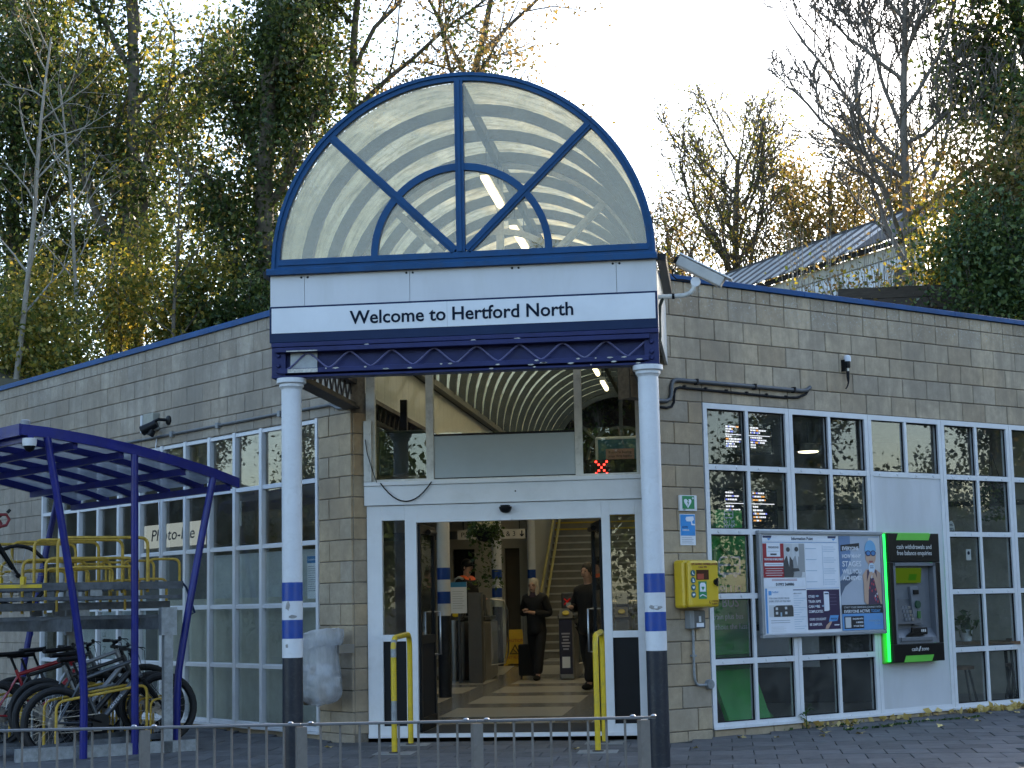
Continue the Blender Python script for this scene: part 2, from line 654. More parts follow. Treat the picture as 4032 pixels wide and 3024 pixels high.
# embankment behind the station, railway level
M_EARTH = pm('embankment_earth', (0.055, 0.05, 0.025), 0.95, var=0.4, scale=1.5, bump=0.6, bscale=4, coord='World')
g = MB()
prof = [(8.5, -0.6), (9.5, 2.0), (11.0, 5.6), (13.0, 6.3), (18, 6.7), (40, 6.9), (140, 7.2)]
vs, fs = [], []
rr = random.Random(8)
xs = [-120, -60, -35, -26, -20, -15, -11, -8, -6, -4.2]
xs2 = [1.6, 3, 4.5, 6, 8, 10, 14, 20, 30, 60, 120]
for xs_ in (xs, xs2):
    n0 = len(vs)
    for (yy, zz) in prof:
        for xx in xs_:
            off = 9.0 if xx > -15 and xs_ is xs else 0
            if xs_ is xs2:
                off = 0.5
            vs.append((xx, yy + off, zz + rr.uniform(-0.2, 0.2)))
    w = len(xs_)
    for i in range(len(prof) - 1):
        for j in range(w - 1):
            a = n0 + i * w + j
            fs.append((a, a + 1, a + w + 1, a + w))
g.add(vs, fs)
g.quad((-4.2, 26, 6.7), (1.6, 26, 6.7), (1.6, 140, 7.2), (-4.2, 140, 7.2))
tag(g.build('embankment', M_EARTH, smooth=True), kind='structure')

# ================================================================== STATION BUILDING
ZB, ZT, ZC = 0.0154, 3.3904, 4.659     # window bottom, window top, coping bottom
CH = 0.225
bld = thing('station_building', 'low station building of tan blockwork with blue coping and white framed windows', 'building')
bloc, aL = fr('L', 0)
LW = MB()
LW.box(-18, 0.645, 0.010, 0.19, ZT, ZC)
LW.box(0.004, 0.645, 0.010, 0.19, -0.5, ZT)
LW.box(-18, -7.285, 0.010, 0.19, -0.5, ZT)
LW.box(-7.285, 0.004, 0.014, 0.19, -0.5, ZB - 0.02)
left_wall = LW.build('left_wall', M_MORTAR, bld, bloc, aL)
rloc, aR = fr('R', 0)
RW = MB()
RW.box(-0.99, 9.5, 0.010, 0.19, ZT, ZC)
RW.box(-0.66, -0.004, 0.010, 0.19, -0.5, ZT)
RW.box(-0.004, 9.5, 0.014, 0.19, -0.5, ZB - 0.01)
right_wall = RW.build('right_wall', M_MORTAR, bld, rloc, aR)

BL, BR_ = 0.4045, 0.4264
blk = {}


def block(par, L0, x0, x1, z0, z1, mat, depth=0.03, y=0.0, name='block'):
    key = (L0, mat.name)
    if key not in blk:
        blk[key] = chamfer_mesh('block', L0, depth, CH, 0.006, mat)
    o = link(name, blk[key], par, ((x0 + x1) / 2, y + depth / 2 - 0.003 + rs.uniform(-0.0025, 0.0025), (z0 + z1) / 2))
    o.scale = ((x1 - x0 - 0.009) / L0, 1, (z1 - z0 - 0.009) / CH)
    o.rotation_euler = (rs.gauss(0, 0.002), 0, rs.gauss(0, 0.0025))
    return o


def course(par, L0, xa, xb, z0, z1, phase, mat, small=0.04):
    k = math.floor((xa - phase) / L0)
    x = phase + k * L0
    while x < xb - 1e-6:
        a, b = max(x, xa), min(x + L0, xb)
        if b - a > small:
            block(par, L0, a, b, z0, z1, mat)
        x += L0


# left wing fascia, five full courses
for k in range(5):
    course(left_wall, BL, -9.75, 0.645, ZT + k * CH, ZT + (k + 1) * CH, 0.645 + (BL / 2 if k % 2 else 0), M_BLOCK_L)
# its narrow top course and the stretch behind the bicycle shelter stay joined
sm = MB()
x = -12.0
while x < 0.64:
    sm.box(x + 0.004, min(x + BL / 2, 0.645) - 0.004, -0.002, 0.03, ZT + 5 * CH + 0.005, ZC)
    x += BL / 2
for k in range(-1, 15):
    x = -11.7 + (BL / 2 if k % 2 else 0)
    while x < -7.29:
        sm.box(x + 0.005, min(x + BL, -7.285) - 0.005, -0.002, 0.03, ZB + k * CH + 0.005, ZB + (k + 1) * CH - 0.005)
        x += BL
tag(sm.build('small_blockwork', M_BLOCK_L, left_wall), kind='stuff')
# left pier: long and short blocks in turn; the corner blocks show their ends on the return
for k in range(-1, 15):
    z0 = ZT - (k + 1) * CH if k >= 0 else None
    if k < 0:
        continue
    z1 = z0 + CH
    cut = 0.215 if k % 2 == 0 else 0.425
    block(left_wall, BL, 0.006, cut, z0, z1, M_BLOCK_P)
    block(left_wall, BL, cut, 0.650, z0, z1, M_BLOCK_P)
    o = link('block', blk[(BL, 'block_honey')], left_wall, (0.650 - 0.012, 0.117, (z0 + z1) / 2), (0, 0, PI / 2))
    o.scale = (0.175 / BL, 1, (CH - 0.009) / CH)
block(left_wall, BL, 0.006, 0.425, ZB - CH, ZB, M_BLOCK_P)
block(left_wall, BL, 0.425, 0.650, ZB - CH, ZB, M_BLOCK_P)
course(left_wall, BL, -7.28, 0.0, ZB - CH, ZB - 0.025, 0.1, M_BLOCK_P)
# right wing
for k in range(5):
    course(right_wall, BR_, -0.98, 6.6, ZT + k * CH, ZT + (k + 1) * CH, (BR_ / 2 if k % 2 else 0), M_BLOCK_R)
course(right_wall, BR_ / 2, -0.96, 6.6, ZT + 5 * CH, ZC, 0.0, M_BLOCK_R)
for k in range(15):
    z0 = ZT - (k + 1) * CH
    cut = -0.205 if k % 2 == 0 else -0.41
    block(right_wall, BR_, cut, -0.006, z0, z0 + CH, M_BLOCK_P)
    block(right_wall, BR_, -0.655, cut, z0, z0 + CH, M_BLOCK_P)
block(right_wall, BR_, -0.655, -0.35, ZB - CH, ZB, M_BLOCK_P)
block(right_wall, BR_, -0.35, -0.006, ZB - CH, ZB, M_BLOCK_P)
course(right_wall, BR_, 0.0, 6.6, ZB - CH, ZB - 0.012, 0.02, M_BLOCK_P)
# coping
for f, x0, x1, loc, a, zt in (('L', -18, 0.72, bloc, aL, 4.727), ('R', -1.02, 9.6, rloc, aR, 4.715)):
    c = MB()
    x = x0
    while x < x1:
        e = min(x + 2.6, x1)
        c.box(x + 0.002, e - 0.002, -0.035, 0.24, ZC + 0.002, zt)
        c.box(x + 0.002, e - 0.002, -0.028, 0.23, zt, zt + 0.006)
        x = e
    c.build('coping', M_COPING, bld, loc, a, bevel=0.004)

# ---- flat roofs, ceilings, floors of the two wings
M_ROOF = pm('roof_felt', (0.05, 0.05, 0.05), 0.9)
M_CEIL = pm('dark_slat_ceiling', (0.14, 0.12, 0.095), 0.7, var=0.2, scale=2)
M_INW = pm('interior_wall', (0.40, 0.38, 0.33), 0.8, var=0.08)
M_INWD = pm('interior_wall_dark', (0.10, 0.095, 0.085), 0.8, var=0.15)


def wpt(f, x, y, z):
    return fr(f, x, y, z)[0]


left_poly = [wpt('L', 0.45, 0.2, 0)[:2], (-2.78, 0.45), (-2.78, 16.0), (-13.5, 22.0), wpt('L', -18, 0.2, 0)[:2]]
right_poly = [wpt('R', -0.6, 0.2, 0)[:2], (0.78, 0.3), (0.78, 8.3), (6.5, 8.3), wpt('R', 9.5, 0.2, 0)[:2]]
for nm, poly in (('roof', left_poly), ('roof', right_poly)):
    r_ = MB()
    r_.prism([(x, y, 4.45) for x, y in poly], (0, 0, 0.09))
    r_.build(nm, M_ROOF, bld)
    c_ = MB()
    c_.prism([(x, y, 3.46) for x, y in poly], (0, 0, 0.03))
    c_.build('ceiling', M_CEIL, bld)
# slats under the left ceiling, seen through the top panes
sl = MB()
for i in range(60):
    y = 0.3 + i * 0.11
    sl.box(-8.5 if y < 3 else -8.0, 0.3 - max(0, y - 0.3) * 0.97, y, y + 0.085, 3.425, 3.45)
tag(sl.build('ceiling_slat', M_CEIL, bld, bloc, aL), kind='stuff')
flo = MB()
flo.prism([(x, y, -0.09) for x, y in left_poly], (0, 0, 0.085))
flo.prism([(x, y, -0.09) for x, y in right_poly], (0, 0, 0.085))
flo.build('room_floor', pm('room_floor', (0.16, 0.15, 0.14), 0.5), bld)
# inner walls
iw = MB()
iw.box(-15.0, -6.65, 10.0, 10.15, -0.05, 3.45)
iw.box(-6.65, -6.5, 10.0, 16.0, -0.05, 3.45)
iw.build('inner_wall', M_INW, bld)
iw = MB()
iw.box(0.80, 6.2, 6.2, 6.35, -0.05, 3.45)
iw.build('shop_back_wall', pm('shop_wall', (0.30, 0.28, 0.24), 0.8), bld)
iw = MB()
iw.box(0.80, 0.92, 0.45, 6.2, -0.05, 3.45)
iw.build('partition', M_INWD, bld)

# ---- left window: 12 by 5 panes
PW, PH = 0.6068, (ZT - ZB) / 5
wl = MB()
x0, x1 = -12 * PW, 0.0
for i in range(13):
    x = -i * PW
    a, b = (x - 0.045, x) if i == 0 else ((x, x + 0.045) if i == 12 else (x - 0.03, x + 0.03))
    wl.box(a, b, -0.012, 0.05, ZB, ZT)
for k in range(6):
    z = ZB + k * PH
    a, b = (z, z + 0.05) if k == 0 else ((z - 0.05, z) if k == 5 else (z - 0.026, z + 0.026))
    for i in range(12):
        xa, xb = -(i + 1) * PW + 0.03, -i * PW - 0.03
        if i == 0:
            xb = -0.045
        if i == 11:
            xa = x0 + 0.045
        wl.prism([(xa, 0.0, a), (xa, 0.05, a), (xa, 0.05, b), (xa, 0.025, b), (xa, 0.0, b - 0.012)], (xb - xa, 0, 0))
wl.box(x0 - 0.03, x1 + 0.03, -0.05, 0.0, ZB - 0.024, ZB - 0.003)
lwin = wl.build('window', M_WHITE, bld, bloc, aL)
pane_l = MB().box(-PW / 2 + 0.024, PW / 2 - 0.024, -0.003, 0.003, -PH / 2 + 0.02, PH / 2 - 0.02).mesh('pane', M_GLASS)
for i in range(12):
    for k in range(5):
        o = link('pane', pane_l, lwin, (-(i + 0.5) * PW, 0.034, ZB + (k + 0.5) * PH), (rs.gauss(0, 0.004), 0, rs.gauss(0, 0.004)))
# boards and blinds standing behind the left panes
M_BLIND = pm('grey_green_blind', (0.50, 0.50, 0.44), 0.7, var=0.15, scale=2)
M_BLIND2 = pm('grey_blue_blind', (0.46, 0.50, 0.52), 0.6, var=0.2, scale=1.5)
bb = MB()
bb.box(-4.2, -0.05, 0.24, 0.26, ZB, ZB + 2 * PH + 0.1)
bb.build('privacy_board', M_BLIND, bld, bloc, aL)
bb = MB()
bb.box(-3.0, -0.35, 0.34, 0.36, ZB + 2 * PH, ZB + 3 * PH - 0.05)
bb.build('privacy_board', M_BLIND2, bld, bloc, aL)
bb = MB()
bb.box(-7.2, -4.3, 0.55, 0.58, ZB, ZB + 2.2 * PH)
bb.build('privacy_board', M_BLIND2, bld, bloc, aL)

# ---- right windows: five bays
BW = 1.2793


cap_me = MB().lathe([(0.018, 0), (0.014, -0.007)], 8, (0, 0, 0), 'y').mesh('drain_cap', M_WHITE)


def right_bay(i):
    w = MB()
    f, mid, t = 0.058, 0.044, 0.058
    w.box(0.003, f, -0.006, 0.07, ZB, ZT)
    w.box(BW - f, BW - 0.003, -0.006, 0.07, ZB, ZT)
    w.box(f, BW - f, -0.006, 0.07, ZB, ZB + f)
    w.box(f, BW - f, -0.006, 0.07, ZT - f, ZT)
    # inner bead
    solid = i == 2
    rows = [4] if solid else range(5)
    for k in range(1, 5):
        if solid and k < 4:
            continue
        z = ZB + k * PH
        w.box(f, BW - f, -0.004, 0.066, z - t / 2, z + t / 2)
    zlo = ZB + 4 * PH + t / 2 if solid else ZB + f
    for k in rows:
        za = ZB + f if k == 0 else ZB + k * PH + t / 2
        zb = ZT - f if k == 4 else ZB + (k + 1) * PH - t / 2
        w.box(BW / 2 - mid / 2, BW / 2 + mid / 2, -0.005, 0.066, za, zb)
    # sill
    w.box(0.0, BW, -0.03, -0.006, ZB - 0.008, ZB + 0.018)
    loc, a = fr('R', i * BW)
    win = w.build('window', M_WHITE, bld, loc, a)
    for k in rows:
        z = ZB + (k * PH if k else f / 2)
        for c_ in (0.17, 0.47, 0.80, 1.10):
            link('drain_cap', cap_me, win, (c_, -0.004, z))
    for k in rows:
        za = ZB + f if k == 0 else ZB + k * PH + t / 2
        zb = ZT - f if k == 4 else ZB + (k + 1) * PH - t / 2
        for (xa, xb) in ((f, BW / 2 - mid / 2), (BW / 2 + mid / 2, BW - f)):
            p = MB().box(xa - 0.006, xb + 0.006, 0.035, 0.041, za - 0.006, zb + 0.006)
            p.build('pane', M_GLASS, win, (0, rs.gauss(0, 0.001), 0), (rs.gauss(0, 0.003), 0, 0))
            fb = MB()
            for (a1, b1, c1, d1) in ((xa, xa + 0.012, za, zb), (xb - 0.012, xb, za, zb), (xa, xb, za, za + 0.012), (xa, xb, zb - 0.012, zb)):
                fb.box(a1, b1, 0.018, 0.034, c1, d1)
            fb.build('glazing_bead', M_BLACKM, win)
    if solid:
        pn = MB().box(f - 0.004, BW - f + 0.004, 0.006, 0.04, ZB + f, ZB + 4 * PH - t / 2)
        pn.build('infill_panel', M_WHITE2, win)
    return win


for i in range(6):
    right_bay(i)
# ================================================================== ENTRANCE CANOPY
YF, CX, AR, AZ = -2.64, -1.0, 1.765, 4.455
HW = 1.79
M_POLY = translucent('dirty_vault_plastic', [(0.27, (0.16, 0.13, 0.05)), (0.41, (0.54, 0.41, 0.19)), (0.54, (0.88, 0.70, 0.38)), (0.8, (0.97, 0.83, 0.52))], tl=0.84, scale=2.6, stretch=(1.0, 3.2, 1.0), rough=0.45, spec=0.2, tr=0.04)
M_RIB = pm('vault_rib', (0.12, 0.125, 0.125), 0.55, var=0.2, scale=5, dirt=0.6, dcol=(0.16, 0.17, 0.13), dscale=5, coord='World')
M_ALGAE = pm('algae_ridge', (0.05, 0.05, 0.035), 0.9, var=0.5, scale=14, coord='World')
M_FAN = glass('fanlight_glass', tint=(0.92, 0.92, 0.88), dirt=0.26, dcol=(0.60, 0.54, 0.40), dscale=2.6, base=0.11, stretch=(1, 1, 1.6))
M_CLAD = pm('white_cladding', (0.58, 0.59, 0.57), 0.6, var=0.06, dirt=0.3, dcol=(0.3, 0.3, 0.27), dscale=3, coord='World')
can = thing('entrance_canopy', 'barrel vaulted entrance canopy with navy fanlight gable over the doors', 'canopy', 'W', CX, YF, 0)


def arc(r, a0, a1, n, cx=0.0, cz=0.0):
    return [(cx + r * math.cos(a0 + (a1 - a0) * i / n), cz + r * math.sin(a0 + (a1 - a0) * i / n)) for i in range(n + 1)]


def ring(mb, r0, r1, y0, y1, a0=0.0, a1=PI, n=40, cx=0.0, cz=0.0):
    o, i = arc(r1, a0, a1, n, cx, cz), arc(r0, a0, a1, n, cx, cz)
    vs, fs = [], []
    for (p, q) in zip(i, o):
        vs += [(p[0], y0, p[1]), (q[0], y0, q[1]), (q[0], y1, q[1]), (p[0], y1, p[1])]
    for k in range(n):
        a = 4 * k
        for j in range(4):
            j2 = (j + 1) % 4
            fs.append((a + j, a + j2, a + 4 + j2, a + 4 + j))
    fs += [(0, 1, 2, 3), (4 * n + 3, 4 * n + 2, 4 * n + 1, 4 * n)]
    mb.add(vs, fs)
    return mb


def fan(parent, y, mat, name, r_out=AR, thick=0.07, navy=True):
    """semicircular fanlight frame: rim, inner arch, upright, two diagonals, bottom rail"""
    cz = AZ
    ring(MB(), r_out - 0.062, r_out, y, y + thick, 0, PI, 48, 0, cz).build('rim', mat, parent, smooth=True)
    if navy:
        ring(MB(), r_out - 0.02, r_out + 0.012, y - 0.018, y + 0.16, 0, PI, 48, 0, cz).build('rim_flashing', mat, parent, smooth=True)
    ring(MB(), 0.775, 0.84, y + 0.004, y + thick - 0.004, 0, PI, 32, 0, cz + 0.08).build('inner_arch', mat, parent, smooth=True)
    b = MB()
    b.box(-r_out + 0.05, r_out - 0.05, y + 0.002, y + thick, cz + 0.002, cz + 0.088)
    b.box(-r_out + 0.05, r_out - 0.05, y - 0.012, y + 0.002, cz + 0.03, cz + 0.058)
    b.build('bottom_rail', mat, parent)
    u = MB()
    u.box(-0.04, 0.04, y - 0.004, y + thick - 0.002, cz + 0.088, cz + r_out - 0.055)
    u.box(-0.013, 0.013, y - 0.016, y - 0.004, cz + 0.088, cz + r_out - 0.055)
    u.build('upright', mat, parent)
    for sg in (-1, 1):
        d = MB()
        p0 = Vector((sg * 0.055, y + 0.034, cz + 0.10))
        a = R(45.5)
        p1 = Vector((sg * (r_out - 0.05) * math.cos(a), y + 0.034, cz + (r_out - 0.05) * math.sin(a)))
        d.beam(p0, p1, 0.078, 0.064, up=(0, 1, 0))
        q = Vector((0, -0.038, 0))
        d.beam(p0 + q, p1 + q, 0.028, 0.012, up=(0, 1, 0))
        d.build('diagonal_bar', mat, parent)


fan(can, 0.0, M_NAVY, 'fan')
# fan glass, one pane per opening
for a0, a1 in ((0, 45.5), (45.5, 90), (90, 134.5), (134.5, 180)):
    for r0, r1 in ((0.0, 0.80), (0.81, AR - 0.03)):
        pts = []
        A0, A1 = R(a0 + 0.3), R(a1 - 0.3)
        outer = arc(r1, A0, A1, 12, 0, AZ + (0.08 if r0 == 0 else 0.0))
        inner = [(0, AZ + 0.08)] if r0 == 0 else arc(r0, A1, A0, 10, 0, AZ + 0.08)
        pts = [(x, max(z, AZ + 0.06)) for x, z in outer + inner]
        p = MB()
        p.prism([(x, 0.03, z) for x, z in pts], (0, 0.006, 0))
        p.build('pane', M_FAN, can)
# ledge and white fascia panels
lg = MB()
lg.prism([(-HW - 0.02, 0.03, AZ), (-HW - 0.02, -0.055, AZ - 0.006), (-HW - 0.02, -0.07, AZ - 0.02), (-HW - 0.02, -0.07, AZ - 0.065), (-HW - 0.02, 0.03, AZ - 0.065)], (2 * HW + 0.02, 0, 0))
lg.build('ledge', M_NAVY, can)
xs = [-HW + 0.002, -1.463, -0.477, 1.417, HW - 0.012]
for a, b in zip(xs[:-1], xs[1:]):
    MB().box(a + 0.002, b - 0.002, -0.012, 0.01, 4.098, AZ - 0.066).build('fascia_panel', M_WHITE2, can)
for x in xs[1:-1] + [0.5]:
    for dx in (-0.03, 0.03):
        link('screw', MB().lathe([(0.011, 0), (0.008, -0.008)], 8, (0, 0, 0), 'y').mesh('screw', M_BLACKM), can, (x + dx, -0.012, 4.365))
bk = MB()
bk.box(-HW + 0.01, HW - 0.02, 0.012, 0.06, 3.70, AZ - 0.07)
bk.build('backing', M_RUST, can)
# side cheeks, gutters
for sg in (-1, 1):
    x = sg * (HW - 0.012)
    c = MB()
    for i in range(5):
        c.box(min(x, x - sg * 0.03), max(x, x - sg * 0.03), 0.07 + i * 0.5, 0.565 + i * 0.5, 3.76, AZ - 0.07)
    c.build('cheek_panel', M_CREAM, can)
    g_ = MB()
    xx = x + sg * 0.045
    g_.prism([(xx - 0.045, 0.02, AZ - 0.01), (xx - 0.04, 0.02, AZ - 0.07), (xx + 0.04, 0.02, AZ - 0.07), (xx + 0.045, 0.02, AZ - 0.01)], (0, 1.75 if sg > 0 else 2.3, 0))
    g_.build('gutter', M_BLACK, can)
# front lattice beam
bm_ = MB()
bm_.box(-HW + 0.02, HW - 0.01, -0.05, 0.10, 3.715, 3.755)
bm_.box(-HW + 0.06, HW - 0.09, -0.075, 0.02, 3.662, 3.705)
bm_.box(-HW + 0.02, HW - 0.01, -0.04, 0.12, 3.430, 3.452)
bm_.box(-HW + 0.09, HW - 0.10, -0.065, 0.02, 3.468, 3.512)
bm_.box(-HW + 0.02, HW - 0.01, 0.03, 0.045, 3.452, 3.715)
bm_.box(-HW + 0.02, -HW + 0.15, -0.03, 0.03, 3.452, 3.715)
bm_.box(HW - 0.14, HW - 0.01, -0.03, 0.03, 3.452, 3.715)
fb_ = bm_.build('front_beam', M_BEAM, can, bevel=0.004)
zz = MB()
per = 0.3915
x = -HW + 0.16
while x + per < HW - 0.1:
    pts = []
    for i in range(13):
        u = i / 12
        w = 0.5 - 0.5 * math.cos(2 * PI * u)
        w = max(0.0, min(1.0, (w - 0.5) * 1.12 + 0.5))
        tri = 1 - abs(2 * u - 1)
        pts.append((x + per * u, -0.012, 3.515 + 0.145 * (0.35 * w + 0.65 * tri)))
    zz.tube(pts, 0.009, 6)
    x += per
zz.tube([(x, -0.012, 3.515), (x + 0.17, -0.012, 3.655)], 0.009, 6)
zz.build('lattice_rod', pm('lattice_rod', (0.11, 0.11, 0.24), 0.5, dirt=0.4, dcol=(0.3, 0.3, 0.32), dscale=9), fb_, smooth=True)
pt = MB()
pt.box(-HW + 0.19, -HW + 0.44, -0.006, 0.028, 3.512, 3.664)
pt.build('repair_patch', pm('patch_grey', (0.33, 0.35, 0.36), 0.6, var=0.2, scale=9), fb_)
pt = MB()
pt.box(-HW + 0.17, -HW + 0.46, -0.083, -0.076, 3.664, 3.674)
pt.box(-HW + 0.18, -HW + 0.46, -0.073, -0.066, 3.470, 3.506)
pt.build('flaking_paint', pm('flaked_white', (0.5, 0.49, 0.45), 0.8, var=0.3, scale=20, dirt=0.8, dcol=(0.12, 0.1, 0.08), dscale=25), fb_)
fl = random.Random(3)
for i in range(26):
    w = fl.uniform(0.012, 0.07)
    xx = -HW + 0.3 + (fl.random() ** 0.6) * (2 * HW - 0.5)
    zc_ = fl.choice([3.462, 3.475, 3.441, 3.500, 3.705])
    m_ = MB().xz([(xx, zc_), (xx + w * 0.5, zc_ - 0.006), (xx + w, zc_ + 0.002), (xx + w * 0.7, zc_ + 0.009), (xx + w * 0.2, zc_ + 0.007)], -0.0685, -0.0655)
    m_.build('paint_chip', MATS['flaked_white'], fb_)
bolt_me = MB().lathe([(0.021, 0), (0.021, -0.012), (0.014, -0.022)], 6, (0, 0, 0), 'y').mesh('bolt', M_BEAM)
for x in (-HW + 0.085, HW - 0.075):
    for z in (3.49, 3.545, 3.635):
        link('bolt', bolt_me, fb_, (x, -0.03, z))
# side lattice beams running back to the doors and on into the hall
for sg in (-1, 1):
    x = sg * 1.60
    b = MB()
    b.box(x - 0.085, x + 0.085, 0.12, 2.58, 3.428, 3.452)
    b.box(x - 0.045, x + 0.045, 0.12, 2.58, 3.452, 3.50)
    b.box(x - 0.06, x + 0.06, 0.12, 2.58, 3.70, 3.75)
    b.box(x - 0.05 * sg - 0.008, x - 0.05 * sg + 0.008, 0.12, 2.58, 3.50, 3.70) if sg > 0 else None
    y = 0.2
    while y < 2.4:
        b.tube([(x, y, 3.5), (x, y + 0.12, 3.70)], 0.011, 5)
        b.tube([(x, y + 0.12, 3.70), (x, y + 0.24, 3.5)], 0.011, 5)
        y += 0.24
    b.build('side_beam', M_RUST, can)
# vault
YB = 21.8
ribs = [0.84 + 0.9 * i for i in range(27)]
for y in ribs:
    ring(MB(), AR - 0.155, AR - 0.05, y - 0.036, y + 0.036, 0, PI, 30, 0, AZ).build('vault_rib', M_RIB, can, smooth=True)
ends = [0.16] + ribs
for a, b in zip(ends[:-1], ends[1:]):
    p = MB()
    n = 28
    vs, fs = [], []
    for k in range(n + 1):
        t = PI * k / n
        for y in (a, b):
            vs.append(((AR - 0.035) * math.cos(t), y, AZ + (AR - 0.035) * math.sin(t)))
    for k in range(n):
        fs.append((2 * k, 2 * k + 2, 2 * k + 3, 2 * k + 1))
    p.add(vs, fs)
    p.build('roof_sheet', M_POLY, can, smooth=True)
MB().box(-0.035, 0.035, 0.16, YB + 2.5, AZ + AR - 0.16, AZ + AR - 0.045).build('ridge_purlin', M_ALGAE, can)
for sg in (-1, 1):
    x = sg * (AR - 0.04)
    MB().box(min(x, x - sg * 0.09), max(x, x - sg * 0.09), 0.1, YB + 2.5, AZ - 0.07, AZ + 0.02).build('eaves_rail', M_RIB, can)
fan(can, 2.82, M_CREAM, 'fan', r_out=AR - 0.11, thick=0.06, navy=False)

fan(can, 24.2, M_RIB, 'fan', r_out=AR - 0.10, thick=0.06, navy=False)
# hanging fluorescent fittings in the vault (lit)
M_TUBE = em('fluorescent_glow', (1.0, 0.82, 0.46), 1.7)
for i in range(8):
    y = -1.15 + i * 2.35
    t = thing('strip_light', ['strip light nearest the fanlight, hung under the vault ridge', 'second strip light hung under the vault ridge', 'third strip light along the vault, behind the lintel', 'fourth strip light along the vault, seen through the transom glass', 'fifth strip light along the vault', 'sixth strip light along the vault', 'seventh strip light along the vault, near its far end', 'eighth strip light along the vault, farthest in'][i], 'light', 'W', CX + 0.02, y, 5.62, group='strip lights under the vault')
    MB().box(-0.05, 0.05, 0.0, 1.3, 0.02, 0.09).build('housing', M_CREAM, t)
    MB().tube([(0, 0.03, 0.0), (0, 1.27, 0.0)], 0.042, 10).build('diffuser', M_TUBE, t, smooth=True)
    c = MB()
    for yy in (0.2, 1.1):
        c.tube([(0, yy, 0.09), (0, yy, 0.46)], 0.006, 5)
    c.build('chain', M_BLACKM, t)

# station name board
sg_ = thing('station_sign', 'long white station name board with navy lettering on the canopy front', 'sign', 'W', CX, YF, 3.76)
MB().box(-HW, HW - 0.01, -0.035, 0.0, 0.0, 0.336).build('border', M_DKBLUE, sg_, bevel=0.003)
MB().box(-HW + 0.022, HW - 0.03, -0.040, -0.0355, 0.085, 0.318).build('face', pm('sign_white', (0.66, 0.685, 0.73), 0.35, var=0.05, scale=2, dirt=0.15, dcol=(0.45, 0.45, 0.45)), sg_)
MB().box(-0.131, -0.129, -0.0412, -0.0402, 0.085, 0.318).build('seam', M_GREYPL, sg_)
tx = text('lettering', 'Welcome to Hertford North', 0.172, M_INK, sg_, -0.0, -0.0425, 0.147, 'CENTER', 0.004, bold=0.0026)
tx.scale.x = 2.055 / tx.dimensions.x if tx.dimensions.x else 1

# ------------------------------------------------------------------ columns


def column(x, y, zbase, ztop, bands, label, cap=True, r=0.0925, group=None):
    t = thing('column', label, 'column', 'W', x, y, zbase, group=group)
    b0 = bands
    MB().lathe([(r, 0), (r, b0[0] - zbase)], 24).build('charcoal_base', M_COLD, t, smooth=True)
    cols = [M_COLW, M_BRBLUE, M_COLW, M_BRBLUE]
    for i in range(4):
        MB().lathe([(r + 0.0015, b0[i] - zbase), (r + 0.0015, b0[i + 1] - zbase)], 24).build('band', cols[i], t, smooth=True)
    MB().lathe([(r, b0[4] - zbase), (r, ztop - zbase)], 24).build('shaft', M_COLW, t, smooth=True)
    if cap:
        h = ztop - zbase
        MB().lathe([(r + 0.004, h), (r + 0.008, h + 0.012), (r + 0.020, h + 0.022), (r + 0.020, h + 0.045), (r + 0.043, h + 0.056), (r + 0.043, h + 0.098)], 24).build('capital', M_COLW, t, smooth=True)
    return t


zb = gz(0, YF) - 0.02
B0 = (0.895, 1.064, 1.232, 1.40, 1.568)
cl1 = column(-2.60, YF + 0.03, zb, 3.330, B0, 'white column with blue bands left of the doors, beside the rubbish bag')
cl2 = column(0.672, YF + 0.03, zb, 3.330, tuple(b + 0.008 for b in B0), 'white column with blue bands right of the doors, beside the yellow cabinet')
# chipped paint on the bands
for c_, pts in ((cl1, [(-0.02, 1.36, 0.028, 0.05), (-0.03, 1.0, 0.018, 0.022), (0.03, 1.26, 0.05, 0.02)]), (cl2, [(0.01, 1.275, 0.06, 0.022), (-0.03, 1.285, 0.03, 0.018), (0.05, 1.28, 0.03, 0.012)])):
    for (dx, z, w, h) in pts:
        vs = []
        for i in range(10):
            a = 2 * PI * i / 10
            u = dx + w * math.cos(a) * fl.uniform(0.6, 1)
            v = z + h * math.sin(a) * fl.uniform(0.6, 1)
            rr_ = 0.0962
            vs.append((rr_ * math.sin(u / rr_), -rr_ * math.cos(u / rr_), v - zb))
        m_ = MB()
        m_.add(vs, [tuple(range(10))])
        m_.build('paint_chip', pm('chip_grey', (0.30, 0.29, 0.28), 0.8, var=0.3, scale=30), c_)

# ================================================================== DOOR SCREEN
dr = thing('entrance_doors', 'white framed entrance screen with side lights and open black doors', 'door')
f_ = MB()
XL, XR = -2.462, 0.52
f_.box(XL, -2.30, 0.0, 0.09, 0.0, 2.39)
f_.box(-2.053, -1.93, 0.0, 0.09, 0.0, 2.39)
f_.box(0.03, 0.117, 0.0, 0.09, 0.0, 2.39)
f_.box(0.381, XR, 0.0, 0.09, 0.0, 2.39)
f_.box(-2.30, -2.053, 0.0, 0.09, 2.234, 2.39)
f_.box(-1.93, 0.03, -0.004, 0.09, 2.205, 2.39)
f_.box(0.117, 0.381, 0.0, 0.09, 2.234, 2.39)
for a, b in ((-2.30, -2.053), (0.117, 0.381)):
    f_.box(a, b, 0.0, 0.09, 0.965, 1.035)
    f_.box(a, b, 0.0, 0.09, 0.0, 0.09)
f_.box(XL, XR, -0.02, 0.0, -0.03, 0.012)
fo = f_.build('frame', M_WHITE, dr, bevel=0.003)
h_ = MB()
h_.box(XL - 0.02, XR + 0.01, -0.03, 0.12, 2.395, 2.60)
h_.box(XL - 0.02, XR + 0.01, -0.045, 0.12, 2.603, 2.645)
h_.build('header', M_WHITE, dr, bevel=0.004)
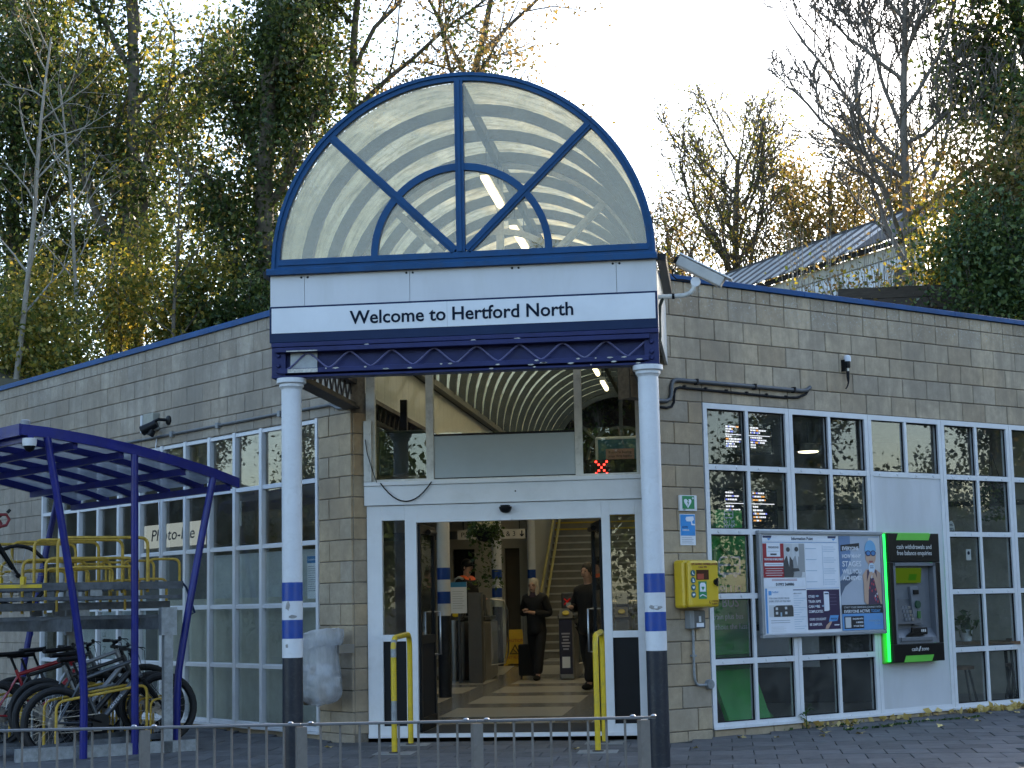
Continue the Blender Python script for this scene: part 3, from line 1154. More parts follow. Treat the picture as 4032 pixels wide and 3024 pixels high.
for a, b in ((-2.30, -2.053), (0.117, 0.381)):
    MB().box(a - 0.004, b + 0.004, 0.04, 0.046, 1.03, 2.24).build('side_light_pane', M_DARKGL, dr)
    MB().box(a - 0.002, b + 0.002, 0.03, 0.05, 0.085, 0.97).build('kick_panel', M_BLACK, dr)
# transom window
t_ = MB()
TZ = 4.30
for a, b in ((XL, -2.365), (-1.812, -1.733), (-0.225, -0.146), (0.416, XR)):
    t_.box(a, b, 0.0, 0.07, 2.646, TZ)
t_.box(-2.365, -1.812, 0.0, 0.07, 2.646, 2.67)
t_.box(-1.733, -0.225, 0.0, 0.07, 2.646, 2.66)
t_.box(-0.146, 0.416, 0.0, 0.07, 2.646, 2.67)
t_.box(XL, XR, -0.01, 0.12, TZ, 4.385)
t_.box(XL - 0.02, -2.40, -0.035, -0.001, 2.65, 3.30)
t_.build('transom_frame', M_CREAM, dr)
for a, b in ((-2.365, -1.812), (-1.733, -0.225), (-0.146, 0.416)):
    MB().box(a - 0.003, b + 0.003, 0.035, 0.041, 2.65, TZ + 0.003).build('transom_pane', M_DARKGL, dr)
MB().box(-1.728, -0.228, 0.012, 0.030, 2.672, 3.115).build('blank_panel', pm('blank_grey_panel', (0.36, 0.41, 0.44), 0.5, var=0.06, scale=2), dr)
MB().box(-1.731, -0.226, 0.008, 0.031, 3.118, 3.138).build('blank_panel_edge', M_BLACKM, dr)
MB().box(-1.731, -0.226, 0.006, 0.031, 2.661, 2.670).build('blank_panel_edge', M_BLACKM, dr)
# drooping cable
pts = [(-2.30 + 0.55 * u, -0.05, 2.63 - 0.20 * (1 - (2 * u - 1) ** 2)) for u in [i / 12 for i in range(13)]]
MB().tube(pts, 0.007, 5).build('loose_cable', M_BLACKM, dr, smooth=True)
MB().tube([(-2.46, -0.05, 3.1), (-2.44, -0.05, 2.95), (-2.37, -0.05, 2.72), (-2.34, -0.05, 2.64)], 0.005, 5).build('loose_cable', M_BLACKM, dr, smooth=True)
# motion sensor
se = MB()
prof = [(0.068, 0.0), (0.066, -0.02), (0.052, -0.048), (0.03, -0.062), (0.0, -0.066)]
se.lathe([(r_, -z_) for r_, z_ in [(p[0], p[1]) for p in prof]][::-1], 16, (0, 0, 0), 'z')
so = se.build('motion_sensor', M_BLACK, dr, (-0.97, -0.045, 2.345), (PI, 0, 0), smooth=True)
MB().box(-1.015, -0.925, -0.10, -0.005, 2.345, 2.362).build('sensor_plate', M_BLACK, dr)
MB().box(-1.02, -0.92, -0.03, -0.006, 2.205, 2.225).build('sensor_label', M_PAPER, dr)
MB().box(-0.87, -0.855, -0.035, -0.031, 2.50, 2.515).build('screw_hole', M_BLACK, dr)


def door_leaf(hx, ang, mir, label):
    lf = MB()
    w = 0.95
    lf.box(0, 0.085, -0.022, 0.022, 0.02, 2.19)
    lf.box(w - 0.075, w, -0.022, 0.022, 0.02, 2.19)
    lf.box(0.085, w - 0.075, -0.022, 0.022, 2.10, 2.19)
    lf.box(0.085, w - 0.075, -0.022, 0.022, 0.02, 0.16)
    lf.box(0.085, w - 0.075, -0.022, 0.022, 0.93, 1.02)
    o = lf.build('door_leaf', M_BLACK, dr, (hx, 0.06, 0), ang, bevel=0.003)
    if mir:
        o.scale = (-1, 1, 1)
    MB().box(0.08, w - 0.07, -0.004, 0.004, 1.0, 2.11).build('leaf_pane', M_DARKGL, o)
    MB().box(0.08, w - 0.07, -0.008, 0.008, 0.15, 0.94).build('leaf_panel', M_BLACKM, o)
    for sy in (-1, 1):
        MB().tube([(w - 0.11, sy * 0.022, 0.80), (w - 0.11, sy * 0.085, 0.80), (w - 0.11, sy * 0.085, 1.26), (w - 0.11, sy * 0.022, 1.26)], 0.013, 10).build('handle', M_STEEL, o, smooth=True)
    MB().tube([(0.35, -0.05, 2.12), (0.75, -0.05, 2.12)], 0.03, 8).build('door_closer', M_BLACK, o, smooth=True)
    return o


door_leaf(-1.925, R(90), False, '')
door_leaf(0.025, -R(80), True, '')
MB().box(-1.93, 0.03, 0.02, 0.10, -0.02, 0.008).build('threshold', M_STEEL, dr)
# ================================================================== HALL INTERIOR


def hz(y):
    return 0.007 * y if y < 11 else (0.077 + 0.06 * (y - 11) if y < 14 else 0.257)


def floormat():
    m, t, out = _new('hall_floor_tiles')
    ge = N(t, 'ShaderNodeNewGeometry')
    sp = N(t, 'ShaderNodeSeparateXYZ')
    t.links.new(ge.outputs['Position'], sp.inputs[0])

    def band(sock, period, off, width):
        a = N(t, 'ShaderNodeMath', operation='ADD')
        a.inputs[1].default_value = off
        t.links.new(sock, a.inputs[0])
        b = N(t, 'ShaderNodeMath', operation='PINGPONG')
        b.inputs[1].default_value = period / 2
        t.links.new(a.outputs[0], b.inputs[0])
        c = N(t, 'ShaderNodeMath', operation='LESS_THAN')
        c.inputs[1].default_value = width / 2
        t.links.new(b.outputs[0], c.inputs[0])
        return c.outputs[0]
    bx_ = band(sp.outputs[0], 1.9, 0.45, 0.42)
    by_ = band(sp.outputs[1], 2.3, 0.3, 0.75)
    mx = N(t, 'ShaderNodeMath', operation='MAXIMUM')
    t.links.new(bx_, mx.inputs[0])
    t.links.new(by_, mx.inputs[1])
    n = noise(t, 60, 4, 0.7, (1, 1, 1), 'World')
    c = mixc(t, mx.outputs[0], (0.54, 0.52, 0.47), (0.21, 0.21, 0.21))
    c = mixc(t, 0.5, c, ramp(t, n.outputs[0], [(0.3, 0.75), (0.7, 1.2)]), 'MULTIPLY')
    b = N(t, 'ShaderNodeBsdfPrincipled')
    b.inputs['Roughness'].default_value = 0.22
    t.links.new(c, b.inputs['Base Color'])
    t.links.new(b.outputs[0], out.inputs[0])
    return m


hall = thing('station_hall', 'entrance hall interior with pale tiled floor, clad walls and back wall doors', 'hall')
fl_ = MB()
ys = [0.09, 3, 6, 9, 11, 12.5, 14, 18]

def xl_(y):
    return max(-6.45, -2.62 - max(0.0, y - 0.3) * 1.03)


ys = [0.09, 1, 2, 3, 4, 6, 9, 11, 12.5, 14, 18]
for a, b in zip(ys[:-1], ys[1:]):
    fl_.quad((xl_(a), a, hz(a) + 0.003), (0.79, a, hz(a) + 0.003), (0.79, b, hz(b) + 0.003), (xl_(b), b, hz(b) + 0.003))
fl_.build('hall_floor', floormat(), hall)
MB().box(-1.9, 0.0, 0.12, 1.3, 0.006, 0.014).build('door_mat', pm('door_mat', (0.03, 0.032, 0.035), 0.95, var=0.3, scale=60), hall)
# side walls above the wings: clad panels with lattice beam below
for sg in (-1, 1):
    x = CX + sg * 1.76
    for i in range(54):
        y = 0.1 + i * 0.4
        MB().box(min(x, x + sg * 0.03), max(x, x + sg * 0.03), y + 0.003, y + 0.397, 3.76, AZ - 0.07).build('cladding_board', M_CLAD, hall)
    b = MB()
    b.box(x - 0.07, x + 0.07, 0.1, 21.6, 3.43, 3.47)
    b.box(x - 0.05, x + 0.05, 0.1, 21.6, 3.70, 3.75)
    y = 0.2
    while y < 21.2:
        b.tube([(x, y, 3.47), (x, y + 0.14, 3.70), (x, y + 0.28, 3.47)], 0.012, 4)
        y += 0.28
    b.build('hall_beam', M_RUST, hall)
# back wall with grey band and two dark doorways
bw = MB()
YW = 15.9
for a, b in ((-6.6, -4.10), (-3.66, -3.06), (-2.76, -2.50)):
    bw.box(a, b, YW, YW + 0.15, 0.0, 2.42)
bw.box(-6.6, -2.50, YW, YW + 0.15, 2.42, 3.46)
bw.build('back_wall', pm('hall_wall', (0.50, 0.475, 0.41), 0.7, var=0.05), hall)
MB().box(-6.6, -2.49, YW - 0.006, YW - 0.001, 2.62, 2.78).build('wall_band', pm('wall_band', (0.16, 0.17, 0.19), 0.6), hall)
MB().box(-4.20, -3.56, YW + 0.152, YW + 0.19, 0.0, 2.55).build('dark_doorway', M_BLACKM, hall)
MB().box(-3.16, -2.68, YW + 0.152, YW + 0.19, 0.0, 2.55).build('brown_door', pm('brown_door', (0.09, 0.07, 0.045), 0.6), hall)
MB().box(-2.52, -2.44, 15.2, 22, 0.2, 3.46).build('stair_wall', MATS['hall_wall'], hall)
MB().box(0.60, 0.78, 1.0, 22, 0.0, 3.43).build('right_wall_inner', MATS['hall_wall'], hall)
MB().prism([(-3.1, 0.8, 3.42), (-2.7, 0.6, 3.42), (-2.7, 15.9, 3.42), (-6.6, 15.9, 3.42), (-6.6, 4.6, 3.42)], (0, 0, 0.012)).build('hall_ceiling', pm('hall_ceiling', (0.42, 0.41, 0.37), 0.8), hall)
# stairs up to the platform
stv = thing('staircase', 'pale staircase rising to the platforms behind the ticket gates', 'stairs', 'W', -1.75, 15.3, hz(15.3))
M_STEP = pm('stair_concrete', (0.24, 0.225, 0.195), 0.7, var=0.15, scale=4)
M_NOS = pm('stair_nosing', (0.52, 0.50, 0.46), 0.6)
for k in range(22):
    MB().box(-0.68, 2.3, k * 0.28, k * 0.28 + 0.30, k * 0.158, (k + 1) * 0.158 - 0.035).build('riser', M_STEP, stv)
    MB().box(-0.68, 2.3, k * 0.28 - 0.02, k * 0.28 + 0.27, (k + 1) * 0.158 - 0.034, (k + 1) * 0.158).build('tread', M_NOS if k < 16 else pm('stair_yellow', (0.55, 0.38, 0.05), 0.6), stv)
for dx, dz in ((-0.58, 0.95), (-0.46, 0.85)):
    MB().tube([(dx, -0.35, dz - 0.25), (dx, -0.1, dz), (dx, 6.0, dz + 6.1 * 0.564)], 0.028, 8).build('handrail', pm('handrail_yellow', (0.45, 0.36, 0.10), 0.5), stv, smooth=True)

# inner columns
cb = lambda d: tuple(b + d for b in B0)
column(-2.66, 6.1, hz(6.1), 3.46, cb(0.285), 'inner white column with blue bands just behind the open left door', cap=False)
column(-2.87, 13.3, hz(13.3), 3.46, cb(0.38), 'inner white column with blue bands behind the hanging basket', cap=False)
column(-2.42, 15.0, hz(15), 3.46, cb(0.40), 'slim inner white column with blue bands at the foot of the stairs', cap=False, r=0.08)

# ticket gates
M_GATE = pm('gate_body', (0.05, 0.052, 0.058), 0.4, var=0.1)
M_GATES = pm('gate_steel', (0.30, 0.29, 0.28), 0.35, metal=0.6, var=0.1)


def gate(x, y, label, post=True, advert=False):
    t = thing('ticket_gate', label, 'ticket gate', 'W', x, y, hz(y), group='ticket gates across the hall')
    MB().box(-0.13, 0.13, 0.1, 1.7, 0.0, 0.98).build('cabinet', M_GATES, t, bevel=0.03)
    MB().box(-0.14, 0.14, 0.05, 1.5, 0.985, 1.06).build('cabinet_top', M_GATE, t, bevel=0.02)
    MB().box(-0.10, 0.10, 0.35, 0.52, 1.06, 1.42).build('display_head', M_GATE, t, bevel=0.02)
    if post:
        MB().lathe([(0.082, 0.0), (0.082, 1.0)], 18, (-0.02, -0.02, 0)).build('steel_post', M_STEEL, t, smooth=True)
    r_ = MB()
    r_.prism([(-0.11, -0.06, 1.0), (0.11, -0.06, 1.0), (0.11, 0.16, 1.16), (-0.11, 0.16, 1.16)], (0, 0.06, -0.02))
    r_.build('card_reader', M_GATE, t)
    d = MB()
    d.lathe([(0.062, 0.0), (0.055, 0.012)], 16)
    d.build('reader_disc', pm('reader_yellow', (0.55, 0.42, 0.02), 0.4), t, (0, 0.03, 1.085), (R(36), 0, 0), smooth=True)
    if advert:
        MB().box(-0.105, 0.105, -0.065, -0.06, 0.10, 0.98).build('advert_strip', pm('gate_advert', (0.02, 0.02, 0.05), 0.5), t)
        for k in range(6):
            w = 0.07 - 0.012 * (k % 3)
            MB().box(-w, w, -0.068, -0.066, 0.74 - k * 0.05, 0.765 - k * 0.05).build('advert_line', pm('advert_pale', (0.35, 0.35, 0.42), 0.6), t)
        MB().box(-0.065, 0.065, -0.068, -0.066, 0.20, 0.38).build('advert_box', M_PAPER, t)
        em_x = MB()
        em_x.beam((-0.05, 0.33, 1.22), (0.05, 0.33, 1.32), 0.02, 0.006, up=(0, 1, 0))
        em_x.beam((-0.05, 0.33, 1.32), (0.05, 0.33, 1.22), 0.02, 0.006, up=(0, 1, 0))
        em_x.build('red_cross_light', em('red_led_dim', (1.0, 0.03, 0.02), 0.05), t)
    p = MB()
    pts = arc(0.16, 0, PI / 2, 6)
    p.prism([(0.14, 0.75, 0.25), (0.36, 0.78, 0.28), (0.42, 0.78, 0.45), (0.42, 0.78, 1.15), (0.36, 0.78, 1.3), (0.14, 0.75, 1.33)], (0, 0.012, 0))
    p.build('glass_paddle', M_DARKGL, t)
    MB().tube([(0.14, 0.75, 0.24), (0.37, 0.78, 0.27), (0.43, 0.78, 0.45), (0.43, 0.78, 1.15), (0.37, 0.78, 1.31), (0.14, 0.75, 1.34)], 0.012, 6).build('paddle_edge', M_STEEL, t, smooth=True)
    return t


gate(-2.80, 10.1, 'ticket gate with steel post left of the woman with the suitcase')
gate(-3.20, 10.5, 'ticket gate half hidden behind the left inner column')
gate(-1.33, 10.2, 'ticket gate with dark advert strip between the two walking people', False, True)
gate(-0.42, 10.3, 'ticket gate seen through the right side light', False, False)

# notice stand and bits by the gate
nb = thing('notice_board', 'pale notice with blue heading standing beside the staff member', 'notice', 'W', -3.0, 9.6, 0.07)
MB().box(-0.13, 0.13, -0.01, 0.01, 1.12, 1.62).build('sheet', M_PAPER, nb)
MB().box(-0.13, 0.13, -0.013, -0.0105, 1.54, 1.62).build('heading', pm('notice_blue', (0.03, 0.20, 0.40), 0.5), nb)
for k in range(8):
    MB().box(-0.10, 0.06 + 0.03 * (k % 2), -0.013, -0.0105, 1.20 + k * 0.038, 1.205 + k * 0.038).build('text_line', M_GREYPL, nb)
MB().box(-0.02, 0.02, 0.012, 0.04, 0.0, 1.3).build('stand', M_GATE, nb)
MB().box(0.15, 0.36, 0.0, 0.25, 0.0, 1.45).build('cupboard', pm('cupboard', (0.09, 0.085, 0.08), 0.6), nb)

# wet floor sign
wf = thing('wet_floor_sign', 'yellow folding wet floor caution sign behind the gates', 'sign', 'W', -2.55, 13.3, hz(13.3))
for sg in (-1, 1):
    w = MB()
    w.prism([(-0.20, sg * 0.16, 0), (-0.13, sg * 0.155, 0), (-0.12, sg * 0.15, 0.03), (0.12, sg * 0.15, 0.03), (0.13, sg * 0.155, 0), (0.20, sg * 0.16, 0), (0.125, sg * 0.01, 0.64), (-0.125, sg * 0.01, 0.64)], (0, 0.012, 0))
    w.build('leaf', pm('wet_sign_yellow', (0.62, 0.40, 0.015), 0.45), wf)
tr = MB()
tr.add([(-0.10, -0.125, 0.20), (0.10, -0.125, 0.20), (0, -0.085, 0.38)], [(0, 1, 2)])
tr.build('warning_triangle', M_BLACK, wf)
tr = MB()
tr.add([(-0.068, -0.131, 0.215), (0.068, -0.131, 0.215), (0, -0.10, 0.345)], [(0, 1, 2)])
tr.build('triangle_inner', MATS['wet_sign_yellow'], wf)
MB().tube([(-0.03, -0.14, 0.29), (0.0, -0.14, 0.26), (0.04, -0.14, 0.225)], 0.008, 5).build('slipping_figure', M_BLACK, wf)
text('lettering', 'CAUTION', 0.075, pm('warn_red', (0.35, 0.03, 0.02), 0.6), wf, 0, -0.095, 0.42, 'CENTER', rotx=PI / 2 - 0.24)
text('lettering', 'WET FLOOR', 0.06, MATS['warn_red'], wf, 0, -0.146, 0.12, 'CENTER', rotx=PI / 2 - 0.24)

# hanging platform sign
ps = thing('platform_sign', 'white hanging platform sign with arrow above the gates', 'sign', 'W', -2.78, 12.0, 2.46)
MB().box(-0.60, 0.60, -0.02, 0.02, 0.0, 0.17).build('board', pm('sign_pale', (0.55, 0.53, 0.5), 0.5), ps)
text('lettering', 'Platforms', 0.12, M_INK, ps, -0.54, -0.024, 0.045)
text('lettering', 'to 2 & 3', 0.125, M_INK, ps, 0.02, -0.024, 0.045)
MB().xz([(0.535, 0.14), (0.555, 0.14), (0.555, 0.065), (0.58, 0.09), (0.58, 0.065), (0.545, 0.03), (0.51, 0.065), (0.51, 0.09), (0.535, 0.065)], -0.026, -0.022).build('arrow', M_INK, ps)
c = MB()
for x in (-0.5, 0.5):
    c.tube([(x, 0, 0.17), (x, 0, 0.97)], 0.008, 5)
c.build('hanger', M_BLACKM, ps)

# hanging basket with white flowers inside the doorway


def leaf_cloud(n, seed, fn, size, mat, name, parent=None, flat=0.3):
    rg = np.random.default_rng(seed)
    P = np.array([fn(rg) for _ in range(n)])
    return leaves_mesh(P, size, mat, name, parent, seed)


def leaves_mesh(P, size, mat, name, parent=None, seed=0, smin=0.45, asp=0.62):
    rg = np.random.default_rng(seed + 99)
    n = len(P)
    d = rg.normal(size=(n, 3))
    d /= np.linalg.norm(d, axis=1)[:, None]
    e = rg.normal(size=(n, 3))
    e -= d * (e * d).sum(1)[:, None]
    e /= np.linalg.norm(e, axis=1)[:, None]
    nn = np.cross(d, e)
    s = size * rg.uniform(smin, 1.5, size=(n, 1))
    V = np.empty((n, 4, 3))
    V[:, 0] = P - d * s * 0.5
    V[:, 1] = P + e * s * asp * 0.5 + nn * s * 0.10
    V[:, 2] = P + d * s * 0.5
    V[:, 3] = P - e * s * asp * 0.5 + nn * s * 0.10
    me = bpy.data.meshes.new(name)
    me.vertices.add(4 * n)
    me.vertices.foreach_set('co', V.reshape(-1))
    me.loops.add(4 * n)
    me.loops.foreach_set('vertex_index', np.arange(4 * n, dtype=np.int32))
    me.polygons.add(n)
    me.polygons.foreach_set('loop_start', np.arange(0, 4 * n, 4, dtype=np.int32))
    me.polygons.foreach_set('loop_total', np.full(n, 4, dtype=np.int32))
    me.update(calc_edges=True)
    me.materials.append(mat)
    return link(name, me, parent)


L_GREEN = leafmat('leaf_basket', [(0.0, (0.02, 0.04, 0.015)), (0.6, (0.05, 0.09, 0.03)), (1.0, (0.10, 0.14, 0.05))], 0.3)
L_FLOW = leafmat('petal_white', [(0.0, (0.55, 0.55, 0.5)), (1.0, (0.8, 0.8, 0.75))], 0.3)


def basket(x, y, z, r, label, flowers, fm=None, seed=1, trail=0.5):
    t = thing('hanging_basket', label, 'plant', 'W', x, y, z, group='hanging baskets')
    MB().lathe([(0.02, -r * 0.75), (r * 0.45, -r * 0.65), (r * 0.75, -r * 0.3), (r * 0.8, 0.0)], 14).build('pot', M_BLACKM, t, smooth=True)
    c = MB()
    for a in (0.3, 2.4, 4.5):
        c.tube([(r * 0.75 * math.cos(a), r * 0.75 * math.sin(a), 0), (0, 0, r * 2.6)], 0.004, 4)
    c.build('chain', M_BLACKM, t)

    def fn(rg):
        a, q = rg.uniform(0, 2 * PI), rg.uniform(0, 1) ** 0.6
        h = rg.normal(0.1, 0.35) if rg.random() < 0.7 else -rg.uniform(0, trail / r * 1.4)
        return (r * 1.35 * q * math.cos(a), r * 1.35 * q * math.sin(a), r * h)
    leaf_cloud(700, seed, fn, 0.055, L_GREEN, 'foliage', t)

    def ff(rg):
        a, q = rg.uniform(0, 2 * PI), rg.uniform(0, 1) ** 0.6
        return (r * 0.9 * q * math.cos(a), r * 0.9 * q * math.sin(a), r * rg.uniform(0.1, 0.75))
    leaf_cloud(flowers, seed + 5, ff, 0.05, fm or L_FLOW, 'flowers', t)
    return t


basket(-1.62, 3.0, 2.22, 0.17, 'hanging basket with white flowers and trailing greenery just inside the doors', 120)

# displays hung in the hall, seen through the transom
tv = thing('display_screen', 'dark green cased display box hung behind the left transom pane', 'screen', 'W', -2.50, 2.2, 2.90)
MB().box(-0.28, 0.30, 0.0, 0.25, -0.02, 0.52).build('casing', pm('dark_green_case', (0.012, 0.03, 0.025), 0.35), tv, bevel=0.03)
MB().box(-0.03, 0.05, 0.1, 0.16, 0.52, 0.9).build('bracket', M_BLACKM, tv)
tv = thing('display_screen', 'advert screen with pink panel in a white frame behind the right transom pane', 'screen', 'W', 0.17, 3.2, 2.86)
MB().box(-0.42, 0.32, 0.0, 0.06, 0.0, 0.50).build('surround', M_WHITE, tv, bevel=0.02)
MB().box(-0.385, 0.285, -0.006, -0.001, 0.03, 0.465).build('screen', pm('screen_teal', (0.04, 0.16, 0.24), 0.3), tv)
MB().box(-0.29, 0.06, -0.009, -0.0065, 0.17, 0.345).build('pink_panel', pm('screen_pink', (0.55, 0.28, 0.25), 0.4), tv)
for k, s in enumerate(["If you're buying", 'your first home', 'since this one']):
    text('lettering', s, 0.046, M_INK, tv, -0.115, -0.0105, 0.29 - 0.05 * k, 'CENTER', 0.001)
MB().box(-0.5, 0.4, 0.0, 0.08, 0.10, 0.165).build('shelf', M_CREAM, tv)
ld = thing('gate_status_light', 'red cross and green arrow lights hung above the gates', 'light', 'W', 0.035, 3.0, 2.86)
MB().box(-0.40, 0.42, 0.0, 0.05, -0.02, 0.20).build('board', M_BLACKM, ld)
q = MB()
for i in range(5):
    for sg in (-1, 1):
        q.box(-0.20 + sg * (i - 2) * 0.033 - 0.012, -0.20 + sg * (i - 2) * 0.033 + 0.012, -0.008, -0.002, 0.02 + i * 0.036, 0.042 + i * 0.036)
q.build('red_cross', em('red_led', (1.0, 0.03, 0.02), 3.0), ld)
q = MB()
for i in range(5):
    q.box(0.285, 0.31, -0.008, -0.002, 0.02 + i * 0.036, 0.045 + i * 0.036)
q.box(0.24, 0.28, -0.008, -0.002, 0.05, 0.075)
q.build('green_arrow', em('green_led', (0.02, 1.0, 0.25), 3.0), ld)

# ------------------------------------------------------------------ people


def skin_mesh(name, verts, edges, mat, parent, sub=2, root=0):
    me = bpy.data.meshes.new(name)
    me.from_pydata([v[:3] for v in verts], edges, [])
    me.materials.append(mat)
    o = link(name, me, parent)
    md = o.modifiers.new('skin', 'SKIN')
    md.use_smooth_shade = True
    lay = me.skin_vertices[0].data
    for i, v in enumerate(verts):
        r_ = v[3]
        lay[i].radius = (r_ if not isinstance(r_, tuple) else r_[0], r_ if not isinstance(r_, tuple) else r_[1])
        lay[i].use_root = (i == root)
    s_ = o.modifiers.new('sub', 'SUBSURF')
    s_.levels = s_.render_levels = sub
    return o


def person(label, x, y, rot, H, arms, stride, jacket, trousers, hair, hairlong=0.0, shoe=None, lean=0.0, cap=None, headdip=0.0):
    """standing or walking figure facing local -y; arms = (elbow, hand) for right(-x) and left(+x)"""
    t = thing('person', label, 'person', 'W', x, y, hz(y), rot)
    k = H / 1.70
    ln = lean
    hip, knee, ank = 0.90 * k, 0.48 * k, 0.07 * k
    sh, nk = 1.38 * k, 1.46 * k
    hd = 1.60 * k - headdip
    st = stride
    v = [(0, 0, hip, 0.115 * k), (0, -0.01 - ln * .3, 1.05 * k, 0.105 * k), (0, -0.01 - ln * .7, 1.25 * k, 0.125 * k), (0, -ln, sh, 0.10 * k), (0, -ln - 0.01, nk, 0.05 * k), (0, -ln - 0.03 - headdip * .5, hd - 0.03, 0.075 * k), (0, -ln - 0.035 - headdip * .6, hd + 0.06, 0.072 * k)]
    e = [(0, 1), (1, 2), (2, 3), (3, 4), (4, 5), (5, 6)]
    jv, je = [(0, 0, 0.72 * k, 0.185 * k), (0, -0.01, hip, 0.17 * k), (0, -0.01 - ln * .3, 1.05 * k, 0.168 * k), (0, -0.01 - ln * .7, 1.25 * k, 0.182 * k), (0, -ln, sh, 0.145 * k), (0, -ln - 0.02, 1.475 * k, 0.092 * k)], [(0, 1), (1, 2), (2, 3), (3, 4), (4, 5)]
    tv_, te = [(0, 0, hip, 0.12 * k)], []
    sv = []
    for sg, (el, ha) in zip((-1, 1), arms):
        S = (sg * 0.165 * k, -ln, 1.365 * k)
        el = (el[0] * k, el[1] * k - ln, el[2] * k)
        ha = (ha[0] * k, ha[1] * k - ln, ha[2] * k)
        n0 = len(v)
        d = (Vector(ha) - Vector(el)).normalized()
        tip = Vector(ha) + d * 0.085 * k
        v += [(S[0], S[1], S[2], 0.055 * k), (*el, 0.04 * k), (*ha, 0.028 * k), (*tip, 0.03 * k)]
        e += [(3, n0), (n0, n0 + 1), (n0 + 1, n0 + 2), (n0 + 2, n0 + 3)]
        # fingers and thumb
        side = d.cross(Vector((0, 0, 1)))
        side = side.normalized() if side.length > 1e-3 else Vector((1, 0, 0))
        for q in range(4):
            off = side * (q - 1.5) * 0.019 * k
            f1 = tip + off + d * (0.04 + 0.006 * (1.5 - abs(q - 1.5))) * k
            f2 = f1 + d * 0.02 * k + Vector((0, 0, -0.02 * k))
            n1 = len(v)
            v += [(*f1, 0.009 * k), (*f2, 0.008 * k)]
            e += [(n0 + 3, n1), (n1, n1 + 1)]
        n1 = len(v)
        th = Vector(ha) + d * 0.04 * k + side * 0.045 * k
        v += [(*th, 0.01 * k), (*(th + d * 0.03 * k), 0.009 * k)]
        e += [(n0 + 2, n1), (n1, n1 + 1)]
        m0 = len(jv)
        w = Vector(ha) - (Vector(ha) - Vector(el)) * 0.06
        jv += [(sg * 0.155 * k, -ln, 1.36 * k, 0.095 * k), (*el, 0.078 * k), (*w, 0.056 * k)]
        je += [(4, m0), (m0, m0 + 1), (m0 + 1, m0 + 2)]
        # legs
        fy = -st * sg
        hx = sg * 0.09 * k
        n0 = len(v)
        lift = 0.05 * k if fy > 0.05 else 0
        v += [(hx, 0, hip - 0.06, 0.085 * k), (hx, fy * 0.45 - 0.03 * k, knee, 0.055 * k), (hx, fy, ank + lift, 0.038 * k), (hx, fy - 0.10 * k, 0.04 * k + lift * .4, 0.032 * k)]
        e += [(0, n0), (n0, n0 + 1), (n0 + 1, n0 + 2), (n0 + 2, n0 + 3)]
        m0 = len(tv_)
        tv_ += [(hx, 0, hip - 0.08, 0.10 * k), (hx, fy * 0.45 - 0.03 * k, knee, 0.092 * k), (hx, fy, ank + 0.02 * k + lift, 0.082 * k)]
        te += [(0, m0), (m0, m0 + 1), (m0 + 1, m0 + 2)]
        sv.append((hx, fy, lift))
    skin_mesh('body', v, e, M_SKIN, t)
    skin_mesh('jacket', jv, je, jacket, t)
    skin_mesh('trousers', tv_, te, trousers, t)
    for (hx, fy, lift) in sv:
        s_ = MB()
        s_.ball((hx, fy - 0.05 * k, 0.045 * k + lift * .5), 0.05 * k, 12, 8, (0.95, 2.5, 0.9))
        s_.build('shoe', shoe or M_BLACKM, t, smooth=True)
    # head: face with nose, brows, mouth, ears; hair
    hc = Vector((0, -ln - 0.035 - headdip * .55, hd + 0.02))
    f = MB()
    f.ball(hc, 0.094 * k, 16, 12, (0.80, 0.98, 1.22))
    f.ball(hc + Vector((0, -0.095, -0.012)) * k, 0.017 * k, 8, 6, (0.8, 1.2, 1.5))
    for sg in (-1, 1):
        f.ball(hc + Vector((sg * 0.077, 0.005, -0.005)) * k, 0.02 * k, 8, 6, (0.5, 0.9, 1.5))
    f.build('head', M_SKIN, t, smooth=True)
    d_ = MB()
    for sg in (-1, 1):
        d_.ball(hc + Vector((sg * 0.032, -0.085, 0.012)) * k, 0.011 * k, 8, 6, (1.3, 0.5, 0.7))
        d_.ball(hc + Vector((sg * 0.032, -0.086, 0.030)) * k, 0.012 * k, 8, 6, (1.7, 0.5, 0.35))
    d_.ball(hc + Vector((0, -0.088, -0.055)) * k, 0.015 * k, 8, 6, (1.5, 0.5, 0.35))
    d_.build('facial_features', pm('features', (0.10, 0.045, 0.035), 0.6), t, smooth=True)
    if hair is not None:
        h_ = MB()
        h_.ball(hc + Vector((0, 0.022, 0.028)) * k, 0.105 * k, 16, 12, (0.86, 0.98, 1.12))
        if hairlong:
            for sg in (-1, 1):
                h_.ball(hc + Vector((sg * 0.066, 0.01, -0.075 * hairlong)) * k, 0.05 * k, 10, 8, (0.75, 1.2, 2.6))
            h_.ball(hc + Vector((0, 0.07, -0.06 * hairlong)) * k, 0.075 * k, 10, 8, (1.1, 0.7, 1.9))
        h_.build('hair', hair, t, smooth=True)
    if cap is not None:
        c_ = MB()
        c_.ball(hc + Vector((0, 0.008, 0.045)) * k, 0.108 * k, 16, 10, (0.86, 1.0, 0.85))
        c_.prism([(-0.07 * k + hc.x, hc.y - 0.06 * k, hc.z + 0.04 * k), (0.07 * k + hc.x, hc.y - 0.06 * k, hc.z + 0.04 * k), (0.055 * k + hc.x, hc.y - 0.175 * k, hc.z + 0.025 * k), (-0.055 * k + hc.x, hc.y - 0.175 * k, hc.z + 0.025 * k)], (0, 0, 0.008))
        c_.build('cap', cap, t, smooth=True)
    return t


